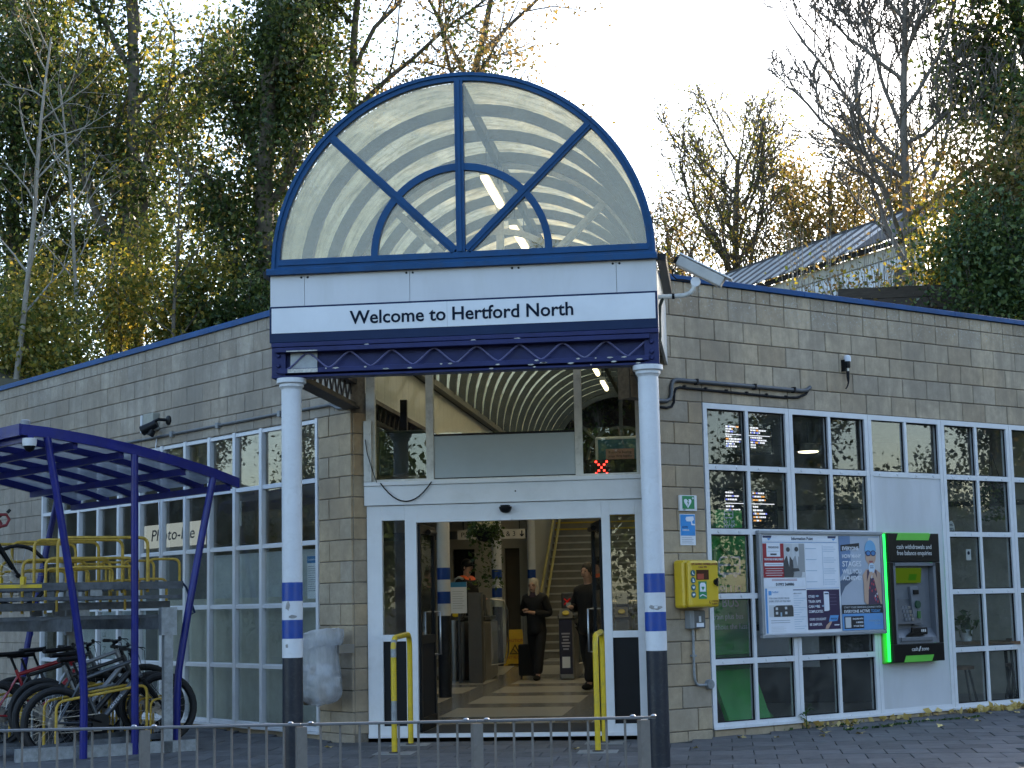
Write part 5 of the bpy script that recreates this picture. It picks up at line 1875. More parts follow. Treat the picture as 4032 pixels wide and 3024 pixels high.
MB().xz([(0.168, 0.128), (0.176, 0.128), (0.176, 0.120), (0.184, 0.120), (0.184, 0.128), (0.192, 0.128), (0.192, 0.136), (0.184, 0.136), (0.184, 0.144), (0.176, 0.144), (0.176, 0.136), (0.168, 0.136)], -0.0365, -0.0345).build('cross', P_WHT, sg1)
text('lettering', 'AED', 0.018, M_INK, sg1, 0.045, -0.0325, 0.006, 'LEFT', 0.001)
sg2 = thing('camera_notice', 'small blue and white camera notice below the green heart sign', 'sign', 'R', -0.378, 0.0, 1.895)
MB().box(0, 0.212, -0.010, -0.003, 0, 0.32).build('plate', P_WHT, sg2)
MB().box(0.006, 0.206, -0.0125, -0.0105, 0.098, 0.314).build('blue_field', pm('notice_sky', (0.03, 0.25, 0.62), 0.4), sg2)
MB().xz([(0.075, 0.268), (0.085, 0.292), (0.185, 0.298), (0.192, 0.262), (0.165, 0.245), (0.09, 0.245)], -0.0145, -0.013).build('camera_symbol', P_WHT, sg2)
MB().xz([(0.15, 0.245), (0.165, 0.245), (0.17, 0.222), (0.206, 0.218), (0.206, 0.205), (0.155, 0.207)], -0.0145, -0.013).build('camera_arm', P_WHT, sg2)
text('lettering', 'CCTV', 0.03, P_NAVY, sg2, 0.025, -0.0135, 0.175, 'LEFT', 0.001, bold=0.0006)
text('lettering', 'CAMERAS', 0.022, P_WHT, sg2, 0.025, -0.0135, 0.148, 'LEFT', 0.001, bold=0.0005)
for k in range(4):
    MB().box(0.018, 0.16 + 0.02 * (k % 2), -0.0125, -0.0105, 0.075 - k * 0.018, 0.079 - k * 0.018).build('text_line', P_TXT, sg2)
el = thing('fuse_box', 'grey socket box and conduit below the yellow cabinet', 'electrical box', 'R', -0.35, 0.0, 0.40)
MB().box(0.0, 0.06, -0.085, -0.004, 0.645, 0.828).build('back_box', M_GREYPL, el, bevel=0.006)
MB().box(0.055, 0.215, -0.085, -0.004, 0.645, 0.828).build('cover', pm('smoky_cover', (0.12, 0.13, 0.14), 0.2), el, bevel=0.01)
MB().box(0.085, 0.185, -0.088, -0.086, 0.66, 0.70).build('sticker', P_WHT, el)
MB().box(0.12, 0.15, -0.088, -0.086, 0.71, 0.77).build('switch', P_LGR, el)
pts = [(0.085, -0.03, 0.645), (0.08, -0.03, 0.19), (0.086, -0.03, 0.13), (0.105, -0.03, 0.09), (0.14, -0.03, 0.07), (0.25, -0.03, 0.07)]
MB().tube(pts, 0.014, 8).build('conduit', M_GALV, el, smooth=True)
MB().box(0.055, 0.11, -0.046, -0.004, 0.36, 0.38).build('conduit_clip', M_GALV, el)
MB().lathe([(0.052, 0.0), (0.052, -0.04), (0.045, -0.05)], 14, (0.295, -0.003, 0.072), 'y').build('round_box', M_GALV, el, smooth=True)

# conduits and the little receiver high on the right wall
cd = thing('wall_conduit', 'grey conduit running along the right wall above the window', 'conduit', 'R', 0, 0, 0)
MB().tube([(-0.66, -0.03, 3.372), (-0.54, -0.03, 3.374), (-0.48, -0.03, 3.395), (-0.457, -0.03, 3.45), (-0.452, -0.03, 3.54), (-0.43, -0.03, 3.585), (-0.385, -0.03, 3.604), (0.4, -0.03, 3.602), (1.48, -0.03, 3.597), (1.56, -0.03, 3.61), (1.615, -0.03, 3.645)], 0.023, 10).build('pipe', pm('conduit_grey', (0.10, 0.105, 0.115), 0.45, metal=0.3), cd, smooth=True)
for x in (-0.1, 0.75, 1.35):
    MB().box(x - 0.012, x + 0.012, -0.058, -0.002, 3.57, 3.63).build('clip', M_BLACKM, cd)
cb_ = thing('wall_cable', 'black cable clipped just under the grey conduit', 'cable', 'R', 0, 0, 0)
MB().tube([(-0.66, -0.02, 3.312), (-0.52, -0.02, 3.306), (-0.45, -0.02, 3.322), (-0.415, -0.02, 3.37), (-0.408, -0.02, 3.46), (-0.385, -0.02, 3.51), (-0.33, -0.02, 3.53), (0.2, -0.02, 3.522), (1.2, -0.02, 3.508), (1.42, -0.02, 3.52), (1.55, -0.02, 3.565), (1.605, -0.02, 3.625)], 0.0135, 8).build('cable', M_BLACKM, cb_, smooth=True)
for x in [-0.26, 0.04, 0.34, 0.64, 0.94, 1.24]:
    MB().box(x - 0.012, x + 0.012, -0.036, -0.002, 3.528 - 0.015 * (x + 0.3), 3.556 - 0.015 * (x + 0.3)).build('clip', M_BLACKM, cb_)
rv = thing('wall_receiver', 'small white capped receiver with dangling black lead high on the right wall', 'sensor', 'R', 2.205, -0.06, 3.66)
MB().lathe([(0.040, 0.31), (0.042, 0.345), (0.036, 0.372), (0.02, 0.382)], 14).build('cap', P_WHT, rv, smooth=True)
MB().lathe([(0.028, 0.235), (0.033, 0.255), (0.033, 0.31)], 12).build('body', M_BLACK, rv, smooth=True)
MB().box(-0.045, -0.02, 0.0, 0.055, 0.20, 0.33).build('bracket', M_BLACK, rv)
MB().lathe([(0.014, 0.20), (0.014, 0.235)], 10).build('ferrule', M_STEEL, rv, smooth=True)
MB().tube([(0, 0, 0.20), (0.0, 0, 0.12), (0.002, 0, 0.07), (-0.012, 0, 0.035), (-0.035, 0.0, 0.005), (-0.045, 0, 0.0)], [0.019, 0.017, 0.009, 0.008, 0.008, 0.008], 8).build('lead', M_BLACKM, rv, smooth=True)

# ------------------------------------------------------------------ white camera on the canopy side
cm = thing('security_camera', 'long white security camera on a bent arm at the canopy right side', 'camera', 'W', 0.77, -2.38, 4.09)
MB().tube([(0.0, 0, 0.0), (0.14, 0, 0.0), (0.25, 0, 0.005), (0.30, 0, 0.025), (0.33, 0, 0.06), (0.335, 0, 0.09)], 0.022, 10).build('arm', M_CREAM, cm, smooth=True)
MB().lathe([(0.026, -0.012), (0.026, 0.012)], 12, (0.145, 0, 0), 'x').build('arm_collar', M_BLACK, cm)
MB().lathe([(0.045, -0.02), (0.045, 0.02)], 16, (0.352, 0, 0.125), 'y').build('swivel', M_WHITE, cm, smooth=True)
ax = Vector((0.395, -0.02, -0.225)).normalized()
p0, p1 = Vector((0.20, 0.0, 0.33)), Vector((0.60, -0.02, 0.10))
MB().beam(p0, p1, 0.115, 0.10).build('housing', pm('camera_beige', (0.45, 0.44, 0.42), 0.45), cm, bevel=0.012)
up_ = Vector((0.23, 0, 0.40)).normalized()
MB().beam(p0 + up_ * 0.06 - ax * 0.01, p1 + up_ * 0.06 + ax * 0.06, 0.14, 0.014).build('sun_shield', M_WHITE, cm, bevel=0.004)
MB().lathe([(0.05, 0), (0.035, 0.03)], 10, (0, 0, 0), 'z').build('rear_cap', M_BLACK, cm, tuple(p0), (-Vector(ax)).to_track_quat('Z', 'Y').to_euler())
MB().tube([(0.19, 0, 0.29), (0.15, 0, 0.24), (0.14, 0, 0.20), (0.18, 0, 0.155), (0.26, 0, 0.145), (0.32, 0, 0.13)], 0.008, 6).build('lead', M_BLACKM, cm, smooth=True)
MB().tube([(0.05, 0.0, -0.01), (0.02, 0.02, -0.08), (0.012, 0.03, -0.20), (0.012, 0.03, -0.36), (0.0, 0.03, -0.42)], 0.016, 8).build('flexible_conduit', pm('conduit_green_black', (0.02, 0.03, 0.025), 0.5), cm, smooth=True)

# ================================================================== INSIDE THE SHOP (seen through the right windows)
pb = thing('leaflet_stand', 'tall green leaflet stand behind the first right window', 'display stand', 'R', 0.50, 0.45, 0.0)
M_PBG = pm('stand_green', (0.025, 0.30, 0.04), 0.4, var=0.1)
M_PBD = pm('stand_green_dark', (0.01, 0.09, 0.02), 0.5, var=0.1)
MB().box(0.0, 0.62, 0.1, 0.16, 0.62, 2.02).build('poster_panel', M_PBG, pb)
MB().prism([(0.0, -0.18, 0.02), (0.62, -0.18, 0.02), (0.62, 0.1, 0.64), (0.0, 0.1, 0.64)], (0, 0.06, 0.0)).build('ramp', M_PBG, pb)
MB().prism([(0.62, -0.18, 0.02), (0.90, 0.05, 0.02), (0.64, 0.12, 0.36)], (0.0, 0.02, 0)).build('side_wing', M_PBG, pb)
MB().box(0.02, 0.6, 0.05, 0.095, 0.58, 0.74).build('leaflet_tray', M_PBD, pb)
MB().box(0.06, 0.46, 0.0, 0.16, 2.06, 2.30).build('top_cube', M_PBG, pb, bevel=0.004)
MB().box(-0.22, 0.05, 0.06, 0.16, 2.06, 2.27).build('top_cube', M_PBD, pb)
text('lettering', 'PLUS', 0.08, P_WHT, pb, 0.26, -0.004, 2.13, 'CENTER')
text('lettering', 'BUS', 0.095, P_WHT, pb, 0.26, -0.004, 2.065, 'CENTER', bold=0.001)


def bus_icon(par, x, y, z, s):
    b = MB()
    for a, c in (((0, .25), (0, .8)), ((0, .8), (.15, 1)), ((.15, 1), (1.3, 1)), ((1.3, 1), (1.3, .25)), ((1.3, .25), (0, .25)), ((0.05, .65), (1.3, .65))):
        b.beam((x + a[0] * s, y, z + a[1] * s), (x + c[0] * s, y, z + c[1] * s), 0.003, 0.09 * s)
    for cx_ in (.3, 1.0):
        b.lathe([(.13 * s, -0.001), (.13 * s, 0.001)], 12, (x + cx_ * s, y, z + .2 * s), 'y')
    b.build('bus_symbol', P_WHT, par)


bus_icon(pb, 0.19, -0.004, 2.19, 0.10)
bus_icon(pb, 0.18, 0.095, 1.55, 0.24)
MB().tube([(0.10, 0.094, 1.70), (0.12, 0.094, 1.86), (0.20, 0.094, 1.92), (0.30, 0.094, 1.84), (0.38, 0.094, 1.70)], 0.02, 6).build('loop_mark', pm('pale_green', (0.25, 0.42, 0.15), 0.5), pb)
text('lettering', 'PLUS', 0.15, P_LGR, pb, 0.18, 0.096, 1.38)
text('lettering', 'BUS', 0.15, P_LGR, pb, 0.20, 0.096, 1.25)
text('lettering', 'train plus bus', 0.085, P_WHT, pb, 0.06, 0.096, 1.12)
text('lettering', 'without the fuss', 0.085, P_WHT, pb, 0.02, 0.096, 1.01)


def dep_screen(x, y, z, w, h, label, seed, tilt=0.0):
    t = thing('departure_screen', label, 'screen', 'R', x, y, z, group='departure screens behind the right windows')
    MB().box(0, w, 0, 0.08, 0, h).build('case', M_BLACK, t, bevel=0.01)
    MB().box(0.03, w - 0.03, -0.003, -0.001, 0.03, h - 0.03).build('glass', pm('screen_dark', (0.006, 0.006, 0.012), 0.2), t)
    rg = random.Random(seed)
    cols = [em('scr_white', (0.9, 0.9, 1.0), 0.35), em('scr_orange', (1.0, 0.45, 0.12), 0.3), em('scr_blue', (0.25, 0.3, 1.0), 0.3)]
    for k in range(9):
        zz_ = h - 0.06 - k * (h - 0.1) / 9
        if k == 3:
            MB().box(0.06, w - 0.06, -0.006, -0.004, zz_, zz_ + 0.008).build('screen_rule', cols[0], t)
            continue
        for xx in (0.07, w * 0.55):
            n = rg.randint(3, 7)
            u = xx
            for j in range(n):
                l = rg.uniform(0.012, 0.045)
                MB().box(u, u + l, -0.006, -0.004, zz_, zz_ + 0.018).build('screen_text', rg.choice(cols[:1] * 4 + cols), t)
                u += l + 0.008
    return t


dep_screen(1.42, 1.25, 2.15, 0.92, 0.46, 'lit departure screen low behind the first right window', 3)
dep_screen(1.46, 1.25, 3.02, 0.85, 0.36, 'lit copy of a departure screen, standing for a reflection high in the first right window', 9)  # extra glowing screen built to stand for a reflection
pl_ = thing('pendant_lamp', 'round white pendant lamp glowing behind the second right window', 'lamp', 'W', 2.35, 3.2, 3.10)
MB().lathe([(0.125, 0.0), (0.118, -0.012), (0.1, -0.015)], 24).build('diffuser', em('pendant_glow', (1.0, 0.90, 0.60), 1.2), pl_, smooth=True)
MB().lathe([(0.135, 0.0), (0.14, 0.02), (0.13, 0.09), (0.05, 0.10)], 24).build('shade', pm('shade_grey', (0.25, 0.25, 0.24), 0.5), pl_, smooth=True)
MB().tube([(0, 0, 0.1), (0, 0, 0.36)], 0.006, 5).build('cord', M_BLACKM, pl_)
fs_ = thing('shop_fascia_sign', 'pale shop fascia with dark lettering on the back wall of the shop', 'sign', 'W', 1.2, 6.17, 2.62)
MB().box(0.0, 5.0, 0.0, 0.02, 0.0, 0.55).build('board', pm('fascia_cream', (0.33, 0.30, 0.25), 0.7), fs_)
MB().box(0.0, 5.0, -0.006, -0.001, -0.09, -0.02).build('dark_band', M_BLACKM, fs_)
text('lettering', 'Min', 0.30, M_INK, fs_, 1.58, -0.006, 0.15, bold=0.004)
text('lettering', 'North Railway Station', 0.085, M_INK, fs_, 2.98, -0.006, 0.10, bold=0.001)
text('lettering', 'nion', 0.26, M_INK, fs_, 3.05, -0.006, 0.20, bold=0.004)
basket(4.72, 4.5, 2.60, 0.20, 'hanging basket of pale dried flowers behind the far right windows', 260, leafmat('petal_dusty', [(0, (0.16, 0.13, 0.16)), (1, (0.32, 0.27, 0.32))], 0.2), 7, 0.25)
for k in range(4):
    fg = MB()
    fg.add([(0, 0, 0), (0.22, 0, 0.02), (0.12, 0, -0.28)], [(0, 1, 2)])
    o = fg.build('bunting_flag', pm('bunting', (0.34, 0.31, 0.28), 0.8))
    o.location = (2.9 + k * 0.75, 5.2 - 0.25 * k, 2.35 - 0.04 * (k % 2))
    tag(o, 'pale triangular bunting flag strung across the shop', 'bunting', 'bunting in the shop')
# counter, chiller, tables and stools
ct = thing('shop_counter', 'long dark shop counter with pale top behind the second right window', 'counter', 'W', 1.5, 4.6, 0.0)
MB().box(0.0, 2.2, 0.0, 0.7, 0.0, 1.0).build('front', pm('counter_dark', (0.02, 0.022, 0.035), 0.5), ct)
MB().box(-0.03, 2.23, -0.03, 0.73, 1.003, 1.04).build('top', pm('counter_top', (0.30, 0.30, 0.29), 0.4), ct)
MB().box(0.15, 0.95, -0.02, -0.005, 0.45, 0.92).build('poster', M_PAPER, ct)
MB().box(1.3, 1.9, 0.2, 0.6, 1.04, 1.42).build('coffee_machine', M_GATES, ct, bevel=0.02)
M_WOODB = pm('brown_wood', (0.13, 0.065, 0.03), 0.5, var=0.3, scale=8, stretch=(1, 8, 8))


def cafe_table(x, y, label):
    t = thing('cafe_table', label, 'table', 'W', x, y, 0.0, group='tables in the shop')
    MB().box(-0.45, 0.45, -0.3, 0.3, 0.72, 0.76).build('top', M_WOODB, t)
    for a in (-0.38, 0.38):
        for b in (-0.24, 0.24):
            MB().tube([(a, b, 0.0), (a * 0.9, b * 0.9, 0.72)], 0.02, 6).build('leg', M_BLACKM, t)
    return t


cafe_table(4.35, 3.9, 'brown table with a plant pot behind the fourth right window')
cafe_table(5.3, 4.7, 'brown table standing behind the fifth right window')


def stool(x, y, label):
    t = thing('bar_stool', label, 'stool', 'W', x, y, 0.0, group='stools in the shop')
    MB().lathe([(0.17, 0.44), (0.17, 0.48)], 16).build('seat', M_WOODB, t)
    for k in range(4):
        a = k * PI / 2 + 0.4
        MB().tube([(0.22 * math.cos(a), 0.22 * math.sin(a), 0), (0.12 * math.cos(a), 0.12 * math.sin(a), 0.44)], 0.014, 6).build('leg', M_BLACKM, t)


stool(4.05, 3.45, 'black legged stool in front of the table with the plant pot')
stool(4.85, 4.1, 'black legged stool between the two brown tables')
pp = thing('plant_pot', 'white plant pot with green leaves on the brown table', 'plant', 'W', 4.20, 3.85, 0.763)
MB().lathe([(0.06, 0.0), (0.08, 0.14)], 14).build('pot', P_WHT, pp, smooth=True)
leaf_cloud(60, 3, lambda rg: (rg.normal(0, 0.07), rg.normal(0, 0.07), 0.22 + rg.normal(0, 0.07)), 0.10, L_GREEN, 'leaves', pp)
for x, z, lab, w, h in ((3.98, 2.11, 'round white sticker on the fourth right window', 0.14, 0.17), (4.27, 1.80, 'small pale sticker on the fourth right window', 0.09, 0.13)):
    s_ = thing('window_sticker', lab, 'sticker', 'R', x, 0.032, z)
    if h > 0.15:
        MB().lathe([(0.07, 0.0), (0.07, -0.001)], 20, (0, 0, 0), 'y').build('disc', pm('sticker_pale', (0.34, 0.36, 0.34), 0.6), s_).scale = (0.85, 1, 1.25)
        text('lettering', 'YES', 0.05, M_INK, s_, 0, -0.003, -0.03, 'CENTER', 0.001)
        text('lettering', 'NBC', 0.035, M_INK, s_, 0, -0.003, 0.03, 'CENTER', 0.001)
    else:
        MB().box(-w / 2, w / 2, -0.001, 0.0, -h / 2, h / 2).build('sheet', MATS['sticker_pale'], s_)
        MB().lathe([(0.022, -0.001), (0.022, -0.003)], 12, (0, 0, 0.02), 'y').build('mark', M_INK, s_)
# ================================================================== LEFT: BICYCLE SHELTER
sh = thing('bicycle_shelter', 'blue tubular bicycle shelter with curved clear roof in front of the left window', 'shelter', 'L', -0.12, 0.0, -0.12)
ZG = 0.12
RC = [(0.92, 2.66), (1.22, 2.755), (1.65, 2.865), (2.12, 2.965), (2.6, 3.045), (3.06, 3.10), (3.34, 3.118)]


def raft_z(o_):
    for (a, za), (b, zb_) in zip(RC[:-1], RC[1:]):
        if a <= o_ <= b:
            return za + (zb_ - za) * (o_ - a) / (b - a)
    return RC[-1][1]


def sweep(mb, pts, w, h):
    for p, q in zip(pts[:-1], pts[1:]):
        mb.beam(p, q, w, h)


LEN = 3.9
for k, lx in enumerate((0.0, -0.78, -1.56, -2.34, -3.12, -3.9)):
    rf = MB()
    o_pts = [RC[0][0] + (RC[-1][0] - RC[0][0]) * i / 18 for i in range(19)]
    w = 0.055
    hh = 0.105 if k in (0, 5) else 0.07
    vs, fs = [], []
    for i, q in enumerate(o_pts):
        z = raft_z(q) + ZG
        vs += [(lx - w / 2, -q, z - hh / 2), (lx + w / 2, -q, z - hh / 2), (lx + w / 2, -q, z + hh / 2), (lx - w / 2, -q, z + hh / 2)]
    n = len(o_pts)
    for i in range(n - 1):
        for j in range(4):
            j2 = (j + 1) % 4
            fs.append((4 * i + j, 4 * i + j2, 4 * i + 4 + j2, 4 * i + 4 + j))
    fs += [(0, 1, 2, 3), (4 * n - 1, 4 * n - 2, 4 * n - 3, 4 * n - 4)]
    rf.add(vs, fs)
    rf.build('rafter', M_SHELT, sh)
for q in (1.02, 1.55, 2.25, 2.75, 3.26):
    z = raft_z(q) + ZG - 0.075
    MB().box(-LEN, -0.03, -q - 0.025, -q + 0.025, z - 0.035, z + 0.035).build('purlin', M_SHELT, sh)
    for lx in (-0.05, -0.75, -1.53):
        MB().ball((lx, -q - 0.01, z - 0.02), 0.014, 8, 6).build('bolt', M_GREYPL, sh)
MB().box(-LEN, 0.03, -3.36, -3.345, 3.118 + ZG - 0.06, 3.118 + ZG + 0.055).build('edge_trim', M_SHELT, sh)
M_CLEAR = translucent('shelter_roof_plastic', [(0.3, (0.16, 0.18, 0.20)), (0.7, (0.30, 0.32, 0.34))], tl=0.55, scale=3, rough=0.25, spec=0.4, tr=0.18)
for a, b in ((0.0, -0.78), (-0.78, -1.56), (-1.56, -2.34), (-2.34, -3.12), (-3.12, -3.9)):
    s_ = MB()
    vs, fs = [], []
    for i in range(15):
        q = 0.95 + (3.33 - 0.95) * i / 14
        vs += [(a - 0.03, -q, raft_z(q) + ZG + 0.03), (b + 0.03, -q, raft_z(q) + ZG + 0.03)]
    for i in range(14):
        fs.append((2 * i, 2 * i + 1, 2 * i + 3, 2 * i + 2))
    s_.add(vs, fs)
    s_.build('roof_sheet', M_CLEAR, sh, smooth=True)
for lx, dsh in ((0.0, 0.0), (-3.9, 0.0)):
    for bo, to in ((2.64, 3.06), (2.09, 2.12), (1.63, 1.22)):
        zt_ = raft_z(to) + ZG - 0.045
        pts = []
        for i in range(11):
            u = i / 10
            if abs(to - bo) > 0.1:
                w = u ** 1.0 * 0.75 + 0.25 * (u * u * (3 - 2 * u))
                w = max(0, (u - 0.25) / 0.75) if u > 0.25 else 0
                w = w ** 1.12
            else:
                w = u
            pts.append((lx, -(bo + (to - bo) * w), zt_ * u))
        MB().tube(pts, 0.038, 14).build('post', M_SHELT, sh, smooth=True)
dc = thing('dome_camera', 'small white dome camera under the shelter roof corner', 'camera', 'L', -0.12, -3.24, 2.90)
MB().lathe([(0.065, 0.06), (0.07, 0.09), (0.07, 0.135), (0.03, 0.14)], 18).build('housing', M_WHITE, dc, smooth=True)
MB().lathe([(0.005, 0.0), (0.035, 0.012), (0.052, 0.04), (0.058, 0.06)], 16).build('dome', M_BLACK, dc, smooth=True)
MB().box(-0.03, 0.03, -0.03, 0.03, 0.14, 0.19).build('mount', M_SHELT, dc)
sc_top = thing('junction_box', 'small grey box on top of the shelter roof corner', 'box', 'L', -0.16, -3.27, 3.16)
MB().lathe([(0.05, 0.0), (0.05, 0.05), (0.035, 0.06)], 12).build('lid', M_GREYPL, sc_top, smooth=True)
MB().box(-0.10, 0.06, -0.06, 0.06, -0.02, 0.0).build('base', M_GREYPL, sc_top)

# ------------------------------------------------------------------ two tier rack
T = Vector((0.82, 0.572, 0)).normalized()
LDV = Vector((-math.cos(0.7681), math.sin(0.7681), 0))
TA = math.atan2(T.y, T.x)


def ground_z(p):
    return gz(p.x, p.y)


rk = thing('bicycle_rack', 'two tier galvanised bicycle rack with worn yellow hoops under the shelter', 'bicycle rack', 'W', -5.37, -1.25, -0.09)
U0 = Vector((0, 0, 0))


def hoop(par, p, length, h0, h1, mat, r=0.014, bend=0.09):
    """inverted U from p along T; h0 height at its near leg, h1 at its far leg"""
    a = Vector(p)
    q = a + T * length
    up = Vector((0, 0, 1))
    A, B = a + up * h0, q + up * h1
    pts = [a, A - up * bend]
    d = (B - A).normalized()
    for i in range(1, 5):
        t = i / 5
        c = A - up * bend * (1 - t) ** 2 + d * bend * t ** 2
        pts.append(c)
    pts += [A + d * bend, B - d * bend]
    for i in range(1, 5):
        t = i / 5
        pts.append(B - d * bend * (1 - t) ** 2 - up * bend * t ** 2)
    pts += [B - up * bend, q]
    m_ = MB().tube(pts, r, 8)
    return m_.build('hoop', mat, par, smooth=True)


for k in range(7):
    base = LDV * (0.29 * k)
    hi = k % 2 == 0
    zt_ = 1.66 if hi else 1.46
    # upper tray: channel with flanges
    tr_ = MB()
    a, b = base - T * 0.62 + Vector((0, 0, zt_)), base + T * 1.28 + Vector((0, 0, zt_))
    tr_.beam(a, b, 0.11, 0.012)
    sd = Vector((-T.y, T.x, 0)) * 0.055
    tr_.beam(a + sd + Vector((0, 0, 0.03)), b + sd + Vector((0, 0, 0.03)), 0.006, 0.075)
    tr_.beam(a - sd + Vector((0, 0, 0.03)), b - sd + Vector((0, 0, 0.03)), 0.006, 0.075)
    tr_.beam(a - Vector((0, 0, 0.09)), b - Vector((0, 0, 0.09)), 0.05, 0.035)
    to = tr_.build('upper_tray', M_GALVD, rk)
    MB().box(-0.06, 0.06, -0.045, 0.045, -0.05, 0.07).build('tray_clamp', M_GALV, to, tuple(base + T * 0.38 + Vector((0, 0, zt_ - 0.02))), TA)
    hoop(to, base + T * 0.0 + Vector((0, 0, zt_ - 0.04)), 0.92, 0.56, 0.56, M_YELD, 0.0165)
    hoop(to, base + T * 0.95 + sd * 1.4 + Vector((0, 0, zt_)), 0.33, 0.30, 0.30, M_YELD, 0.014, 0.07)
    hoop(to, base + T * 0.10 - sd * 1.3 + Vector((0, 0, zt_ - 0.02)), 0.70, 0.24, 0.24, M_YELD, 0.0135, 0.07)
    if hi and k < 5:
        hd = MB()
        hd.beam(base - T * 0.62 + Vector((0, 0, zt_ + 0.035)) - sd, base - T * 0.62 + Vector((0, 0, zt_ + 0.035)) + T * 0.45 - sd, 0.035, 0.035)
        hd.build('tray_handle', M_YEL, to)
        MB().beam(base - T * 0.35 + Vector((0, 0, zt_ + 0.05)) - sd, base - T * 0.35 + Vector((0, 0, zt_ + 0.13)) - sd, 0.06, 0.04).build('handle_grip', M_YEL, to)
    # lower channel and hoop
    lw = MB()
    a, b = base - T * 0.55 + Vector((0, 0, 0.06)), base + T * 1.25 + Vector((0, 0, 0.15 if hi else 0.06))
    lw.beam(a, b, 0.11, 0.012)
    lw.beam(a + sd + Vector((0, 0, 0.02)), b + sd + Vector((0, 0, 0.02)), 0.006, 0.05)
    lw.beam(a - sd + Vector((0, 0, 0.02)), b - sd + Vector((0, 0, 0.02)), 0.006, 0.05)
    lo = lw.build('lower_channel', M_GALVD, rk)
    hoop(lo, base + T * 0.02 + sd * 1.2 + Vector((0, 0, 0.02)), 0.92, 0.52, 0.66, M_YELD if k != 2 else M_GALV, 0.015)
    hoop(lo, base + T * 0.98 + sd * 1.2 + Vector((0, 0, 0.1)), 0.30, 0.42, 0.45, M_YELD, 0.012, 0.07)
# cross beams and posts
for u, z, hgt in ((0.05, 1.30, 0.12), (1.0, 1.30, 0.12)):
    c = MB()
    a, b = T * u - LDV * 0.30 + Vector((0, 0, z)), T * u + LDV * 2.4 + Vector((0, 0, z))
    c.beam(a, b, 0.06, hgt)
    c.build('cross_beam', M_GALVD, rk)
for u, k in ((1.0, -0.28), (1.0, 2.0), (0.05, 2.3)):
    p = T * u + LDV * k
    MB().box(-0.045, 0.045, -0.045, 0.045, 0.0, 1.42).build('post', M_GALV, rk, tuple(p), TA)
    MB().box(-0.08, 0.08, -0.055, 0.055, 1.18, 1.46).build('post_bracket', M_GALV, rk, tuple(p), TA)
bs = MB()
for k in (-0.28, 2.3):
    bs.beam(T * -0.5 + LDV * k + Vector((0, 0, 0.06)), T * 1.3 + LDV * k + Vector((0, 0, 0.06)), 0.09, 0.13)
bs.build('base_rail', M_GALV, rk)
MB().tube([tuple(T * 1.28 + Vector((0, 0, 1.72))), tuple(T * 1.33 + Vector((0, 0, 1.66))), tuple(T * 1.42 + Vector((0, 0, 1.40))), tuple(T * 1.36 + Vector((0, 0, 1.38)))], 0.012, 6).build('tray_lever', M_DKBLUE, rk)

# ------------------------------------------------------------------ bicycles


def wheel(par, c, r, tyre=0.026, disc=True):
    w = link('wheel', None, par, c)
    n = 28
    pts = [((r - tyre) * math.cos(2 * PI * i / n), 0, (r - tyre) * math.sin(2 * PI * i / n)) for i in range(n)]
    wm_ = MB().tube(pts, tyre, 8, closed=True).mesh('tyre', M_RUBBER, True)
    link('tyre', wm_, w)
    pts = [((r - 2.2 * tyre) * math.cos(2 * PI * i / n), 0, (r - 2.2 * tyre) * math.sin(2 * PI * i / n)) for i in range(n)]
    MB().tube(pts, 0.011, 6, closed=True).build('rim', M_BLACK, w, smooth=True)
    sp = MB()
    for i in range(20):
        a = 2 * PI * i / 20
        b = a + (0.5 if i % 2 else -0.5)
        sp.tube([(0.022 * math.cos(b), 0.02 * (1 if i % 2 else -1), 0.022 * math.sin(b)), ((r - 2.3 * tyre) * math.cos(a), 0, (r - 2.3 * tyre) * math.sin(a))], 0.0016, 3, cap=False)
    tag(sp.build('spokes', M_STEEL, w), kind='stuff')
    MB().lathe([(0.02, -0.045), (0.026, -0.04), (0.018, -0.03), (0.018, 0.03), (0.026, 0.04), (0.02, 0.045)], 12, (0, 0, 0), 'y').build('hub', M_BLACK, w, smooth=True)
    if disc:
        MB().lathe([(0.08, 0.030), (0.08, 0.033)], 20, (0, 0, 0), 'y').build('brake_disc', M_GATES, w)
    return w


